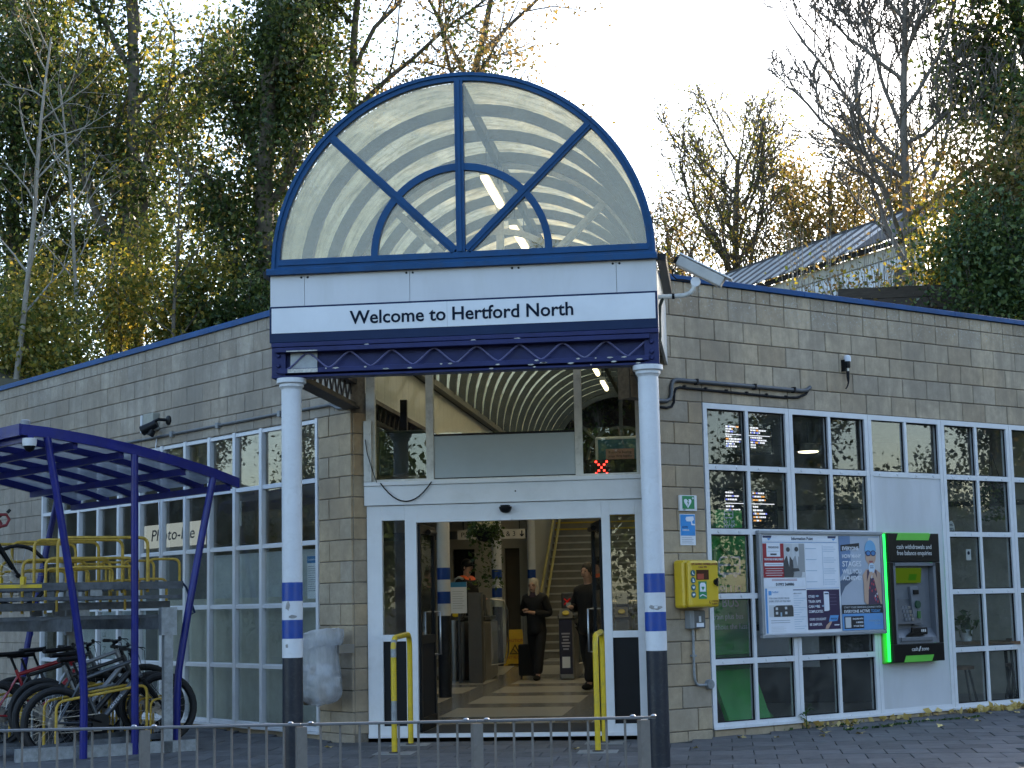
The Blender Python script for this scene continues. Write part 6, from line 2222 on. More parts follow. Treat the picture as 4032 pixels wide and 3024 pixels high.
def bicycle(label, p, ang, frame, pitch=0.0, r=0.355, drop=False, text_s='', saddle=True, tyre=0.028, tape=None, zoff=0.0):
    b = link('bicycle', None, None, (p[0], p[1], p[2] + zoff))
    b.rotation_euler = (R(-3), -pitch, ang)
    tag(b, label, 'bicycle', 'bicycles in the rack')
    wb = 1.09
    RA, FA = Vector((0, 0, r)), Vector((wb, 0, r))
    BBK = Vector((0.43, 0, r - 0.05))
    ST = Vector((0.27, 0, r + 0.42))
    HT, HB = Vector((0.83, 0, r + 0.52)), Vector((0.88, 0, r + 0.37))
    wheel(b, tuple(RA), r, tyre)
    wheel(b, tuple(FA), r, tyre)
    f = MB()
    f.tube([ST - (ST - BBK) * 0.05, HT], 0.021, 10)
    f.tube([BBK, HB], 0.030, 10)
    f.tube([BBK, ST + (ST - BBK).normalized() * 0.03], 0.018, 10)
    f.tube([HT + (HT - HB) * 0.2, HB - (HT - HB) * 0.2], 0.026, 10)
    for s in (-1, 1):
        f.tube([BBK + Vector((-0.02, s * 0.03, 0)), RA + Vector((0, s * 0.062, 0))], 0.011, 8)
        f.tube([ST + Vector((0, s * 0.018, -0.05)), RA + Vector((0, s * 0.062, 0))], 0.009, 8)
    f.build('frame', frame, b, smooth=True)
    fk = MB()
    cr2 = HB - (HT - HB).normalized() * 0.05
    for s in (-1, 1):
        fk.tube([cr2 + Vector((0, s * 0.05, 0)), FA + Vector((0, s * 0.055, 0))], [0.019, 0.014], 8)
    fk.tube([cr2 + Vector((0, -0.055, 0)), cr2 + Vector((0, 0.055, 0))], 0.022, 8)
    fk.build('fork', M_BLACK, b, smooth=True)
    hs = HT + (HT - HB).normalized() * 0.09
    hbp = hs + Vector((0.05, 0, 0.02))
    h = MB()
    h.tube([HT, hs], 0.016, 8)
    h.tube([hs, hbp], 0.018, 8)
    if drop:
        h.tube([hbp + Vector((0, -0.21, 0)), hbp + Vector((0, 0.21, 0))], 0.013, 8)
    else:
        h.tube([hbp + Vector((-0.06, -0.33, 0.03)), hbp + Vector((0, -0.12, 0.01)), hbp + Vector((0, 0.12, 0.01)), hbp + Vector((-0.06, 0.33, 0.03))], 0.012, 8)
    h.build('handlebar', M_BLACK, b, smooth=True)
    for s in (-1, 1):
        if drop:
            c0 = hbp + Vector((0, s * 0.21, 0))
            MB().tube([c0, c0 + Vector((0.09, 0, 0.0)), c0 + Vector((0.12, 0, -0.05)), c0 + Vector((0.09, 0, -0.11)), c0 + Vector((0.0, 0, -0.13))], 0.016, 8).build('grip', tape or M_RUBBER, b, smooth=True)
            MB().tube([c0 + Vector((0.10, 0, 0.02)), c0 + Vector((0.13, 0, 0.05))], 0.018, 6).build('brake_hood', M_RUBBER, b, smooth=True)
        else:
            c0 = hbp + Vector((-0.06, s * 0.33, 0.03))
            MB().tube([c0, c0 + Vector((0.035, -s * 0.115, -0.01))], 0.018, 8).build('grip', M_RUBBER, b, smooth=True)
            MB().tube([c0 + Vector((0.05, -s * 0.13, -0.01)), c0 + Vector((0.10, -s * 0.10, -0.02)), c0 + Vector((0.085, -s * 0.01, -0.03))], 0.006, 6).build('brake_lever', M_BLACK, b, smooth=True)
            MB().tube([c0 + Vector((0.05, -s * 0.14, 0)), c0 + Vector((0.13, -s * 0.2, -0.05)), HB + Vector((0.06, s * 0.02, -0.05)), FA + Vector((-0.02, s * 0.06, 0.12))], 0.0035, 5).build('brake_cable', M_BLACKM, b, smooth=True)
    if saddle:
        sp = MB()
        s1 = ST + (ST - BBK).normalized() * 0.17
        sp.tube([ST, s1], 0.014, 8)
        sp.build('seat_post', M_BLACK, b, smooth=True)
        sa = MB()
        n = 10
        vs, fs = [], []
        for i in range(n + 1):
            u = i / n
            x = s1.x - 0.14 + 0.28 * u
            w = 0.075 * (1 - u) ** 0.8 + 0.016
            z = s1.z + 0.035 + 0.02 * (0.5 - u) ** 2
            for q in range(8):
                a = 2 * PI * q / 8
                vs.append((x, w * math.cos(a), z + 0.025 * math.sin(a)))
        for i in range(n):
            for q in range(8):
                q2 = (q + 1) % 8
                fs.append((i * 8 + q, i * 8 + q2, i * 8 + 8 + q2, i * 8 + 8 + q))
        fs += [tuple(range(7, -1, -1)), tuple(n * 8 + q for q in range(8))]
        sa.add(vs, fs)
        sa.build('saddle', M_BLACKM, b, smooth=True)
    MB().lathe([(0.088, -0.052), (0.088, -0.047)], 24, tuple(BBK), 'y').build('chainring', M_BLACK, b)
    MB().lathe([(0.05, -0.05), (0.045, -0.03)], 18, tuple(RA), 'y').build('cassette', M_GATES, b)
    ch = MB()
    ch.tube([BBK + Vector((0, -0.05, 0.085)), RA + Vector((0, -0.045, 0.05))], 0.005, 5)
    ch.tube([BBK + Vector((0, -0.05, -0.085)), RA + Vector((0.02, -0.045, -0.10)), RA + Vector((0, -0.045, -0.04))], 0.005, 5)
    ch.build('chain', M_GATES, b)
    for s in (-1, 1):
        c_ = MB()
        e_ = BBK + Vector((s * 0.15, -s * 0.075 * -1 * -1, -0.07 * s))
        e_ = BBK + Vector((s * 0.15, s * 0.08, -s * 0.07))
        c_.tube([BBK + Vector((0, s * 0.06, 0)), e_], 0.011, 6)
        c_.build('crank', M_BLACK, b, smooth=True)
        MB().box(e_.x - 0.045, e_.x + 0.045, e_.y, e_.y + s * 0.09, e_.z - 0.012, e_.z + 0.012).build('pedal', M_BLACKM, b)
    if text_s:
        ang2 = math.atan2((HB - BBK).z, (HB - BBK).x)
        o = text('frame_lettering', text_s, 0.06, P_WHT, b, BBK.x + 0.12, -0.031, BBK.z + 0.115, 'LEFT', 0.002)
        o.rotation_euler = (PI / 2, -ang2, 0)
    return b


M_FRG = pm('frame_graphite', (0.09, 0.10, 0.115), 0.35, metal=0.5, var=0.1)
M_FRR = pm('frame_red', (0.28, 0.012, 0.02), 0.3, var=0.1, coat=0.3)
M_FRS = pm('frame_silver', (0.30, 0.31, 0.33), 0.35, metal=0.5, var=0.1)
M_FRK = pm('frame_black', (0.02, 0.02, 0.022), 0.35, var=0.1)
B1 = Vector((-5.38, -1.09, -0.125))
bicycle('graphite mountain bicycle with white frame lettering, nearest in the lower rack', B1, TA, M_FRG, pitch=0.095, text_s='carrera', tyre=0.032, r=0.365)
B2 = B1 + LDV * 0.60 + T * 0.10
bicycle('silver and grey bicycle with high handlebar behind the nearest bicycle', B2, TA, M_FRS, pitch=0.10, text_s='apollo', zoff=0.09)
B3 = B1 + LDV * 0.95 - T * 0.28
bicycle('red framed bicycle third along the lower rack', B3, TA, M_FRR, pitch=0.06, zoff=0.06)
B4 = B1 + LDV * 1.30 - T * 0.05
bicycle('black bicycle at the left edge of the lower rack', B4, TA, M_FRK, pitch=0.04, zoff=0.04)
bicycle('dark hybrid bicycle squeezed between the graphite and silver bicycles', B1 + LDV * 0.31 + T * 0.02, TA, M_FRK, pitch=0.07, zoff=0.05)
bicycle('dull grey bicycle behind the black one at the left edge', B1 + LDV * 1.62 + T * 0.22, TA, M_FRG, pitch=0.06, zoff=0.08)
B5 = Vector((-6.97, -1.19, 1.375))
bicycle('dark road bicycle with red handlebar tape on the upper tier', B5, TA, M_FRK, pitch=0.02, r=0.335, drop=True, tyre=0.014, tape=pm('tape_red', (0.22, 0.03, 0.035), 0.7))

# ================================================================== LEFT WALL FITTINGS
wc = thing('wall_camera', 'black bullet camera on the left wall above the window', 'camera', 'L', -3.46, 0.0, 3.58)
MB().lathe([(0.06, 0.0), (0.06, -0.02), (0.03, -0.035)], 14, (0, 0, 0.12), 'y').build('wall_plate', M_BLACK, wc, smooth=True)
MB().tube([(0, -0.03, 0.12), (-0.04, -0.13, 0.13), (-0.10, -0.17, 0.10)], 0.02, 8).build('bracket', M_BLACK, wc, smooth=True)
d0, d1 = Vector((-0.06, -0.14, 0.08)), Vector((-0.20, -0.27, -0.01))
MB().tube([d0, d0 + (d1 - d0) * 0.6, d1], [0.05, 0.058, 0.068], 14).build('housing', M_BLACK, wc, smooth=True)
MB().tube([Vector((-0.10, -0.17, 0.0)), Vector((-0.13, -0.2, -0.07))], [0.045, 0.05], 12).build('lamp_head', M_BLACK, wc, smooth=True)
ab = thing('alarm_box', 'pale alarm box fixed behind the black camera on the left wall', 'box', 'L', -3.99, 0.0, 3.60)
MB().box(0.0, 0.28, -0.10, -0.003, 0.0, 0.22).build('case', pm('alarm_grey', (0.30, 0.30, 0.26), 0.5), ab, bevel=0.01)
MB().box(-0.03, 0.0, -0.12, -0.003, -0.02, 0.21).build('lens', M_WHITE, ab, bevel=0.01)
lc = thing('left_wall_conduit', 'thin grey conduit running along the left wall over the window', 'conduit', 'L', 0, 0, 0)
MB().tube([(0.60, -0.025, 3.44), (0.45, -0.025, 3.45), (0.30, -0.025, 3.505), (-0.8, -0.025, 3.515), (-2.2, -0.025, 3.513), (-4.8, -0.025, 3.512)], 0.017, 8).build('pipe', pm('conduit_mid', (0.13, 0.135, 0.14), 0.5, metal=0.2), lc, smooth=True)
for x in (-0.75, -2.17, -3.33):
    MB().box(x - 0.03, x + 0.03, -0.05, -0.002, 3.48, 3.545).build('clip', M_GREYPL, lc)
MB().tube([(-3.75, -0.02, 3.50), (-3.76, -0.03, 3.40), (-3.73, -0.035, 3.0), (-3.66, -0.035, 2.75), (-3.64, -0.03, 2.3), (-3.64, -0.03, 1.6)], 0.008, 6).build('white_cable', M_WHITE, lc, smooth=True)
np_ = thing('window_notice', 'printed notice with blue heading on the left window beside the pier', 'notice', 'L', -0.325, 0.062, 1.435)
MB().box(0.0, 0.262, -0.002, 0.0, 0.0, 0.465).build('sheet', M_PAPER, np_)
MB().box(0.0, 0.262, -0.0045, -0.0025, 0.385, 0.462).build('heading', pm('heading_blue', (0.03, 0.18, 0.42), 0.5), np_)
text('lettering', 'Conditions of use', 0.03, P_WHT, np_, 0.012, -0.005, 0.415, 'LEFT', 0.001)
MB().lathe([(0.022, -0.0045), (0.022, -0.0055)], 12, (0.225, 0, 0.425), 'y').build('mark', P_WHT, np_)
for k in range(12):
    MB().box(0.015, 0.14 + 0.09 * ((k * 5) % 4) / 3, -0.004, -0.0025, 0.345 - k * 0.024, 0.351 - k * 0.024).build('text_line', P_TXT, np_)
pm_ = thing('photo_booth_sign', 'lit white photo booth sign behind the left window', 'sign', 'L', -4.96, 0.42, 2.15)
MB().box(0.0, 1.6, 0.0, 0.05, 0.0, 0.30).build('light_panel', em('sign_glow', (0.80, 0.86, 0.82), 0.13), pm_)
o = text('lettering', 'Photo-Me', 0.21, M_INK, pm_, 0.20, -0.004, 0.09, 'LEFT', 0.002, shear=0.15, bold=0.001)
o.scale.x = 1.18 / max(o.dimensions.x, 0.01)
MB().box(-0.05, 1.7, 0.06, 0.9, -2.1, 0.0).build('booth', pm('booth_grey', (0.10, 0.11, 0.12), 0.5), pm_)
cs = thing('clearway_sign', 'small blue clear sign on the wall behind the rack', 'sign', 'L', -7.72, 0.0, 1.02)
MB().box(0, 0.20, -0.012, -0.002, 0, 0.20).build('plate', pm('sign_blue', (0.02, 0.10, 0.32), 0.5), cs)
text('lettering', 'clear', 0.085, P_WHT, cs, 0.10, -0.014, 0.07, 'CENTER', 0.001)
cs = thing('rack_sign', 'small white sign with dark padlock mark above the blue clear sign', 'sign', 'L', -7.74, 0.0, 1.38)
MB().box(0, 0.22, -0.012, -0.002, 0, 0.20).build('plate', P_WHT, cs)
ring(MB(), 0.04, 0.06, -0.016, -0.013, 0, PI, 12, 0.11, 0.09).build('padlock_bow', P_NAVY, cs)
MB().box(0.055, 0.165, -0.016, -0.013, 0.03, 0.09).build('padlock_body', P_NAVY, cs)
ns = thing('no_smoking_notice', 'small pale no smoking notice inside the left window', 'notice', 'L', -2.35, 0.30, 2.32)
MB().box(0, 0.17, 0, 0.002, 0, 0.30).build('sheet', pm('faded_paper', (0.30, 0.29, 0.26), 0.7), ns)
MB().tube([(0.085 + 0.055 * math.cos(a), -0.003, 0.2 + 0.055 * math.sin(a)) for a in [i * PI / 8 for i in range(16)]], 0.006, 5, closed=True).build('ring_mark', M_INK, ns)
MB().beam((0.045, -0.003, 0.24), (0.125, -0.003, 0.16), 0.012, 0.004, up=(0, 1, 0)).build('bar_mark', M_INK, ns)
# big white numerals printed on the left panes behind the rack
for x, z, s, sz in ((-5.75, 1.30, '2', 0.55), (-5.75, 0.35, '0', 0.62)):
    o = text('window_numeral', s, sz, pm('frosted_vinyl', (0.22, 0.25, 0.26), 0.6), None, 0, 0, 0, 'CENTER', 0.001, bold=0.012)
    l_, a_ = fr('L', x, 0.060, z)
    o.location = l_
    o.rotation_euler = (PI / 2, 0, a_)
    tag(o, 'large pale %s printed on a left window pane behind the rack' % ('two' if s == '2' else 'zero'), 'window print')
o = text('window_print', 'CALIDCENTE', 0.16, MATS['frosted_vinyl'], None, 0, 0, 0, 'LEFT', 0.001)
l_, a_ = fr('L', -5.32, 0.060, 0.12)
o.location = l_
o.rotation_euler = (PI / 2, -PI / 2, a_)
tag(o, 'pale lettering running up a left window pane behind the rack', 'window print')
# ================================================================== STREET FURNITURE IN FRONT


def hoop_rail(x, y0, y1, h, label, chips):
    t = thing('door_guard_rail', label, 'guard rail', 'W', x, y0, 0.0, group='yellow hoops either side of the doors')
    d = y1 - y0
    z0a, z0b = gz(x, y0) - 0.005, gz(x, y1) - 0.005
    r = 0.12
    pts = [(0, 0, z0a), (0, 0, h - r)]
    for i in range(1, 6):
        a = PI / 2 * i / 6
        pts.append((0, r - r * math.cos(a), h - r + r * math.sin(a)))
    pts += [(0, r, h), (0, d - r, h + 0.015)]
    for i in range(1, 6):
        a = PI / 2 * i / 6
        pts.append((0, d - r + r * math.sin(a), h + 0.015 - r + r * math.cos(a)))
    pts += [(0, d, h - r), (0, d, z0b)]
    MB().tube(pts, 0.0275, 14).build('hoop', M_YEL, t, smooth=True)
    for (za, zb) in chips:
        MB().tube([(0, 0, za), (0, 0, (za + zb) / 2), (0, 0, zb)], [0.0278, 0.0284, 0.0278], 14, cap=False).build('bare_metal_patch', M_GALV, t, smooth=True)
    for y, z in ((0, z0a), (d, z0b)):
        MB().box(-0.19, 0.19, y - 0.17, y + 0.17, z - 0.03, z + 0.008).build('concrete_footing', M_CONC, t)
        MB().lathe([(0.055, 0.008), (0.055, 0.016), (0.03, 0.02)], 14, (0, y, z)).build('base_flange', M_RUST, t, smooth=True)
    return t


h1 = hoop_rail(-1.95, -1.22, -0.36, 1.03, 'scuffed yellow hoop left of the doors with bare metal patches', [(0.84, 0.905), (0.20, 0.42)])
MB().tube([(0, 0.12, 1.03), (0, 0.02, 0.985), (0, 0.0, 0.91), (0, 0.0, 0.84)], 0.0283, 14).build('bare_metal_patch', M_GALV, h1, smooth=True)
hoop_rail(0.03, -1.25, -0.36, 1.02, 'clean yellow hoop right of the doors', [])

# guard rail along the kerb, close to the viewer
M_GRD = pm('guardrail_brown_grey', (0.17, 0.16, 0.15), 0.5, var=0.2, scale=8, dirt=0.4, dcol=(0.06, 0.05, 0.045), dscale=14)
M_GRDT = pm('guardrail_top', (0.14, 0.145, 0.155), 0.4, var=0.15, scale=8)
gd = thing('kerb_guard_rail', 'grey pedestrian guard rail with upright bars across the foreground', 'railing', 'W', -1.0, -8.75, 0.0)
posts = [(-2.62, -8.958), (-1.79, -8.856), (-0.965, -8.756), (-0.04, -8.641), (0.838, -8.531)]
O_ = Vector((-1.0, -8.75, 0))
ra = math.atan2(0.42, 3.46)
for i, (x, y) in enumerate(posts):
    zt = 0.715
    p = Vector((x, y, 0)) - O_
    MB().box(-0.026, 0.026, -0.026, 0.026, -0.33, zt).build('post', M_GRD, gd, tuple(p), ra + R(20))
    if i:
        for s in (-1, 1):
            MB().ball((0, 0, 0), 0.012, 8, 6, (1.3, 1.3, 0.7)).build('bolt', M_STEEL, gd, (p.x + s * 0.055, p.y - 0.012, 0.738))
for (a, b) in zip(posts[:-1], posts[1:]):
    A, B = Vector((*a, 0.728)) - O_, Vector((*b, 0.728)) - O_
    MB().beam(A, B, 0.038, 0.014).build('top_rail', M_GRDT, gd, bevel=0.004)
    MB().beam(A - Vector((0, 0, 0.85)), B - Vector((0, 0, 0.85)), 0.03, 0.012).build('bottom_rail', M_GRD, gd)
    n = 8
    for k in range(1, n + 1):
        q = A + (B - A) * (k / (n + 1))
        MB().tube([(q.x, q.y, -0.12), (q.x, q.y, 0.722)], 0.0068, 7).build('bar', M_GRD, gd, smooth=True)
A = Vector((*posts[-1], 0.728)) - O_
MB().beam(A, A + Vector((0.065, 0.008, 0)), 0.03, 0.012).build('rail_stub', M_GRDT, gd)

# rubbish bag on its wall ring
rb = thing('rubbish_bag', 'clear plastic rubbish bag hung from a wall ring on the left pier', 'bag', 'L', 0.44, -0.30, 0.31)
rb.scale = (0.92, 1.0, 1.0)
bg_ = MB()
rg_ = random.Random(21)
nu, nv = 30, 22
rows = [(0.73, 0.355, 0.205), (0.67, 0.34, 0.20), (0.60, 0.285, 0.185), (0.50, 0.275, 0.185), (0.38, 0.29, 0.195), (0.26, 0.305, 0.205), (0.16, 0.305, 0.20), (0.09, 0.27, 0.18), (0.05, 0.20, 0.13), (0.035, 0.08, 0.06)]
vs, fs = [], []
ph = [rg_.uniform(0, 6.28) for _ in range(6)]
for i, (z, a, b) in enumerate(rows):
    for j in range(nu):
        t_ = 2 * PI * j / nu
        cr_w = 1 + 0.06 * math.sin(5 * t_ + ph[0] + i * 0.4) + 0.035 * math.sin(11 * t_ + ph[1] + i * 0.9) + 0.02 * math.sin(17 * t_ + ph[2])
        cr_w *= 1 + rg_.uniform(-0.055, 0.055)
        sag = -0.035 * max(0.0, -math.cos(t_)) * (1 if i > 6 else 0) * (i - 6) / 3
        shift = 0.03 * i / 4
        vs.append((a * cr_w * math.cos(t_) + shift, b * cr_w * math.sin(t_), z + 0.05 * math.cos(t_) * (1 if i < 3 else 0) + sag + rg_.uniform(-0.012, 0.012)))
for i in range(len(rows) - 1):
    for j in range(nu):
        j2 = (j + 1) % nu
        fs.append((i * nu + j, i * nu + j2, (i + 1) * nu + j2, (i + 1) * nu + j))
bg_.add(vs, fs)
M_BAG = translucent('clear_bag_plastic', [(0.3, (0.50, 0.52, 0.55)), (0.7, (0.80, 0.82, 0.86))], tl=0.35, scale=9, rough=0.09, spec=1.0, tr=0.52, stretch=(1, 1, 0.35), bump=0.9)
bo = bg_.build('bag', M_BAG, rb, smooth=False)
sd_ = bo.modifiers.new('sub', 'SUBSURF')
sd_.levels = sd_.render_levels = 1
bo.data.polygons.foreach_set('use_smooth', [True] * len(bo.data.polygons))
# folded-over collar
cl = MB()
vs, fs = [], []
for i, (dz, k) in enumerate(((0.0, 1.02), (0.02, 1.07), (-0.06, 1.10), (-0.13, 1.07), (-0.15, 1.03))):
    for j in range(nu):
        t_ = 2 * PI * j / nu
        w = k * (1 + 0.04 * math.sin(6 * t_ + ph[3] + i) + rg_.uniform(-0.025, 0.025))
        vs.append((0.35 * w * math.cos(t_), 0.21 * w * math.sin(t_), 0.735 + dz + 0.055 * math.cos(t_) + rg_.uniform(-0.012, 0.012)))
for i in range(4):
    for j in range(nu):
        j2 = (j + 1) % nu
        fs.append((i * nu + j, i * nu + j2, (i + 1) * nu + j2, (i + 1) * nu + j))
cl.add(vs, fs)
co = cl.build('bag_collar', M_BAG, rb, smooth=True)
MB().tube([(0.345 * math.cos(2 * PI * j / 24), 0.205 * math.sin(2 * PI * j / 24), 0.745 + 0.055 * math.cos(2 * PI * j / 24)) for j in range(24)], 0.011, 6, closed=True).build('wall_ring', M_WHITE, rb, smooth=True)
MB().box(0.18, 0.28, 0.10, 0.29, 0.55, 0.64).build('ring_bracket', M_GATES, rb)
for k in range(9):
    l = MB()
    cx_, cz_ = rg_.uniform(-0.2, 0.2), rg_.uniform(0.12, 0.38)
    s = rg_.uniform(0.04, 0.085)
    cy_ = rg_.uniform(-0.11, 0.08)
    l.prism([(cx_ - s, cy_, cz_ - s * 0.6), (cx_ + s * 0.9, cy_ + 0.02, cz_ - s * 0.8), (cx_ + s, cy_ + 0.04, cz_ + s * 0.7), (cx_ - s * 0.7, cy_ + 0.01, cz_ + s)], (0.01, 0.03, 0.01))
    l.build('litter', pm('litter%d' % (k % 3), [(0.55, 0.56, 0.58), (0.30, 0.24, 0.18), (0.45, 0.47, 0.50)][k % 3], 0.6, var=0.2), rb)
MB().ball((-0.19, -0.03, 0.055), 0.06, 10, 8, (1.2, 1, 0.7)).build('litter', pm('litter_brown', (0.10, 0.07, 0.045), 0.7, var=0.4, scale=20), rb)

# ================================================================== FALLEN LEAVES AND WEEDS
M_LEAFY = pm('fallen_leaf', (0.55, 0.42, 0.16), 0.7, var=0.3, scale=20, rnd=0.35)
rl = random.Random(77)


def leaf_shape():
    m_ = MB()
    pts = []
    n = 10
    for i in range(n):
        a = 2 * PI * i / n
        r_ = 0.05 * (1.0 if i % 2 == 0 else 0.55) * (1.25 if i == 0 else 1)
        pts.append((r_ * math.cos(a), r_ * math.sin(a) * 0.85, 0.006 + 0.016 * math.sin(a * 2 + 1) * (1 if i % 2 == 0 else 0.4)))
    vs = [(0, 0, 0.004)] + pts
    m_.add(vs, [(0, 1 + i, 1 + (i + 1) % n) for i in range(n)])
    return m_.mesh('fallen_leaf', M_LEAFY)


lm = [leaf_shape() for _ in range(3)]
spots = [(2600 + x * 0.6474, 2600 + y * 0.6474) for x, y in []]
LEAF = [('R', 0.35, -0.55), ('R', 0.75, -0.80), ('R', 1.05, -0.55), ('R', 1.30, -0.25), ('R', 1.55, -0.45), ('R', 1.8, -0.22), ('R', 2.05, -0.55), ('R', 2.4, -0.5), ('R', 2.35, -1.0), ('R', 2.9, -0.35), ('R', 3.3, -0.6), ('R', 2.0, -0.12), ('R', 3.75, -1.1), ('R', 3.8, -1.7), ('R', 4.3, -0.5), ('R', 4.0, -0.35), ('W', -0.2, -1.0), ('W', 0.45, -0.95), ('W', -2.75, -0.6), ('W', 0.95, -1.05), ('R', 4.6, -0.7), ('R', 1.62, -0.12), ('R', 0.1, -0.3), ('R', 3.1, -0.9), ('R', 1.2, -0.9)]
for f, x, y in LEAF:
    (px, py, _), _a = fr(f, x, y)
    o = link('fallen_leaf', rl.choice(lm), None, (px, py, gz(px, py) + 0.006), (rl.uniform(-0.2, 0.2), rl.uniform(-0.2, 0.2), rl.uniform(0, 6.28)))
    s = rl.uniform(0.75, 1.25)
    o.scale = (s, s, s)
    tag(o, 'dry yellow fallen leaf lying alone on the paving slabs', 'leaf', 'loose leaves on the paving')
L_DRIFT = leafmat('leaf_drift', [(0, (0.30, 0.20, 0.06)), (0.5, (0.55, 0.42, 0.15)), (1, (0.65, 0.52, 0.25))], 0.25)
rg = np.random.default_rng(5)
P = []
for (xa, xb, n, w) in ((3.95, 6.2, 230, 0.10), (1.3, 1.75, 14, 0.05), (1.85, 2.9, 26, 0.05), (3.1, 3.9, 14, 0.05)):
    for _ in range(n):
        x = rg.uniform(xa, xb)
        y = -0.03 - abs(rg.normal(0, w))
        (px, py, _z), _a = fr('R', x, y)
        P.append((px, py, gz(px, py) + 0.015 + abs(rg.normal(0, 0.022))))
tag(leaves_mesh(np.array(P), 0.085, L_DRIFT, 'leaf_drift', None, 4), 'drift of yellow leaves along the foot of the right wall', 'leaves', kind='stuff')
L_MOSS = leafmat('weed_green', [(0, (0.02, 0.05, 0.012)), (1, (0.06, 0.12, 0.03))], 0.3)
P = []
for _ in range(260):
    t_ = rg.uniform(0, 1)
    f, x, y = ('R', 1.4 + 2.2 * t_, -0.52 - 0.05 * math.sin(9 * t_) + rg.normal(0, 0.02)) if rg.random() < 0.75 else ('R', rg.uniform(0.9, 2.2), -0.05 - abs(rg.normal(0, 0.02)))
    (px, py, _z), _a = fr(f, x, y)
    P.append((px, py, gz(px, py) + 0.008 + abs(rg.normal(0, 0.004))))
tag(leaves_mesh(np.array(P), 0.035, L_MOSS, 'moss', None, 6), 'low green moss in the paving joints', 'moss', kind='stuff')
wd_ = thing('weed', 'small green weed growing at the foot of the right window', 'plant', 'R', 1.29, -0.07, -0.06)
wl_ = MB()
for k in range(11):
    a = 2 * PI * k / 11 + 0.2
    L_ = rg.uniform(0.09, 0.15)
    z0 = 0.03 + 0.018 * k
    p = [(0.01 * math.cos(a), 0.01 * math.sin(a), z0), (L_ * 0.5 * math.cos(a + 0.25), L_ * 0.5 * math.sin(a + 0.25), z0 + 0.05), (L_ * math.cos(a), L_ * math.sin(a), z0 + 0.02), (L_ * 0.5 * math.cos(a - 0.25), L_ * 0.5 * math.sin(a - 0.25), z0 + 0.05)]
    wl_.add(p, [(0, 1, 2, 3)])
wl_.build('leaves', L_MOSS, wd_)
MB().tube([(0, 0, 0), (0, 0, 0.22)], 0.006, 5).build('stem', L_MOSS, wd_)
# ================================================================== TREES


def grow(rng, p, d, L, r, lvl, cfg, out, tips):
    nseg = cfg['seg'][min(lvl, len(cfg['seg']) - 1)]
    pts, rad = [p.copy()], [r]
    dr_ = d.copy()
    step = L / nseg
    for i in range(nseg):
        dr_ = dr_ + rng.normal(0, cfg['bend'][min(lvl, len(cfg['bend']) - 1)], 3)
        dr_[2] += cfg['up'][min(lvl, len(cfg['up']) - 1)]
        dr_ /= np.linalg.norm(dr_)
        p = p + dr_ * step
        pts.append(p.copy())
        rad.append(r * (1 - (1 - cfg['taper']) * (i + 1) / nseg))
    out.append((pts, rad, lvl))
    if lvl >= cfg['levels']:
        tips.append(pts)
        return
    n = cfg['n'][min(lvl, len(cfg['n']) - 1)]
    for k in range(n):
        t = cfg['from'][min(lvl, len(cfg['from']) - 1)]
        u = t + (1 - t) * (k + rng.uniform(0.2, 0.8)) / n
        x = u * nseg
        i = min(int(x), nseg - 1)
        q = pts[i] + (pts[i + 1] - pts[i]) * (x - i)
        dd = pts[i + 1] - pts[i]
        dd = dd / np.linalg.norm(dd)
        a = rng.uniform(0, 2 * PI)
        ax = np.cross(dd, [math.cos(a), math.sin(a), rng.uniform(-.5, .5)])
        ax /= np.linalg.norm(ax) + 1e-9
        th = cfg['ang'][min(lvl, len(cfg['ang']) - 1)] * rng.uniform(0.7, 1.25)
        nd = dd * math.cos(th) + ax * math.sin(th)
        grow(rng, q, nd, L * cfg['len'][min(lvl, len(cfg['len']) - 1)] * rng.uniform(0.75, 1.2) * (1.15 - 0.5 * u), max(r * cfg['rr'][min(lvl, len(cfg['rr']) - 1)] * (1.1 - 0.5 * u), 0.004), lvl + 1, cfg, out, tips)


def wood_mesh(out, name, mat, parent, minr=0.0):
    m_ = MB()
    for pts, rad, lvl in out:
        n = (9, 6, 5, 3, 3)[min(lvl, 4)]
        m_.tube([Vector(p) for p in pts], [max(q, minr) for q in rad], n, cap=False)
    me = bpy.data.meshes.new(name)
    me.from_pydata(m_.v, [], m_.f)
    me.polygons.foreach_set('use_smooth', [True] * len(me.polygons))
    me.materials.append(mat)
    me.update()
    return link(name, me, parent)


M_BARK = pm('bark_grey_brown', (0.10, 0.085, 0.065), 0.9, var=0.35, scale=6, bump=0.5, bscale=20, coord='World')
M_BARKA = pm('bark_ash', (0.13, 0.115, 0.10), 0.85, var=0.2, scale=5, bump=0.3, bscale=16, coord='World')
M_BARKP = pm('bark_pale', (0.24, 0.22, 0.19), 0.85, var=0.2, scale=5, bump=0.3, bscale=16, coord='World')
L_IVY = leafmat('leaf_ivy', [(0, (0.012, 0.022, 0.008)), (0.6, (0.03, 0.05, 0.015)), (0.9, (0.06, 0.085, 0.025)), (1, (0.10, 0.11, 0.035))], 0.30, k=1.5)
L_AUT = leafmat('leaf_autumn', [(0, (0.07, 0.075, 0.025)), (0.4, (0.14, 0.125, 0.045)), (0.75, (0.22, 0.17, 0.07)), (1, (0.23, 0.14, 0.08))], 0.42, k=1.0)
L_YEL = leafmat('leaf_yellow_green', [(0, (0.05, 0.075, 0.02)), (0.45, (0.11, 0.13, 0.03)), (0.8, (0.26, 0.22, 0.05)), (1, (0.34, 0.26, 0.07))], 0.45, k=1.1)
L_BRN = leafmat('leaf_brown', [(0, (0.08, 0.07, 0.04)), (0.5, (0.15, 0.12, 0.065)), (1, (0.21, 0.145, 0.09))], 0.4, k=1.1)
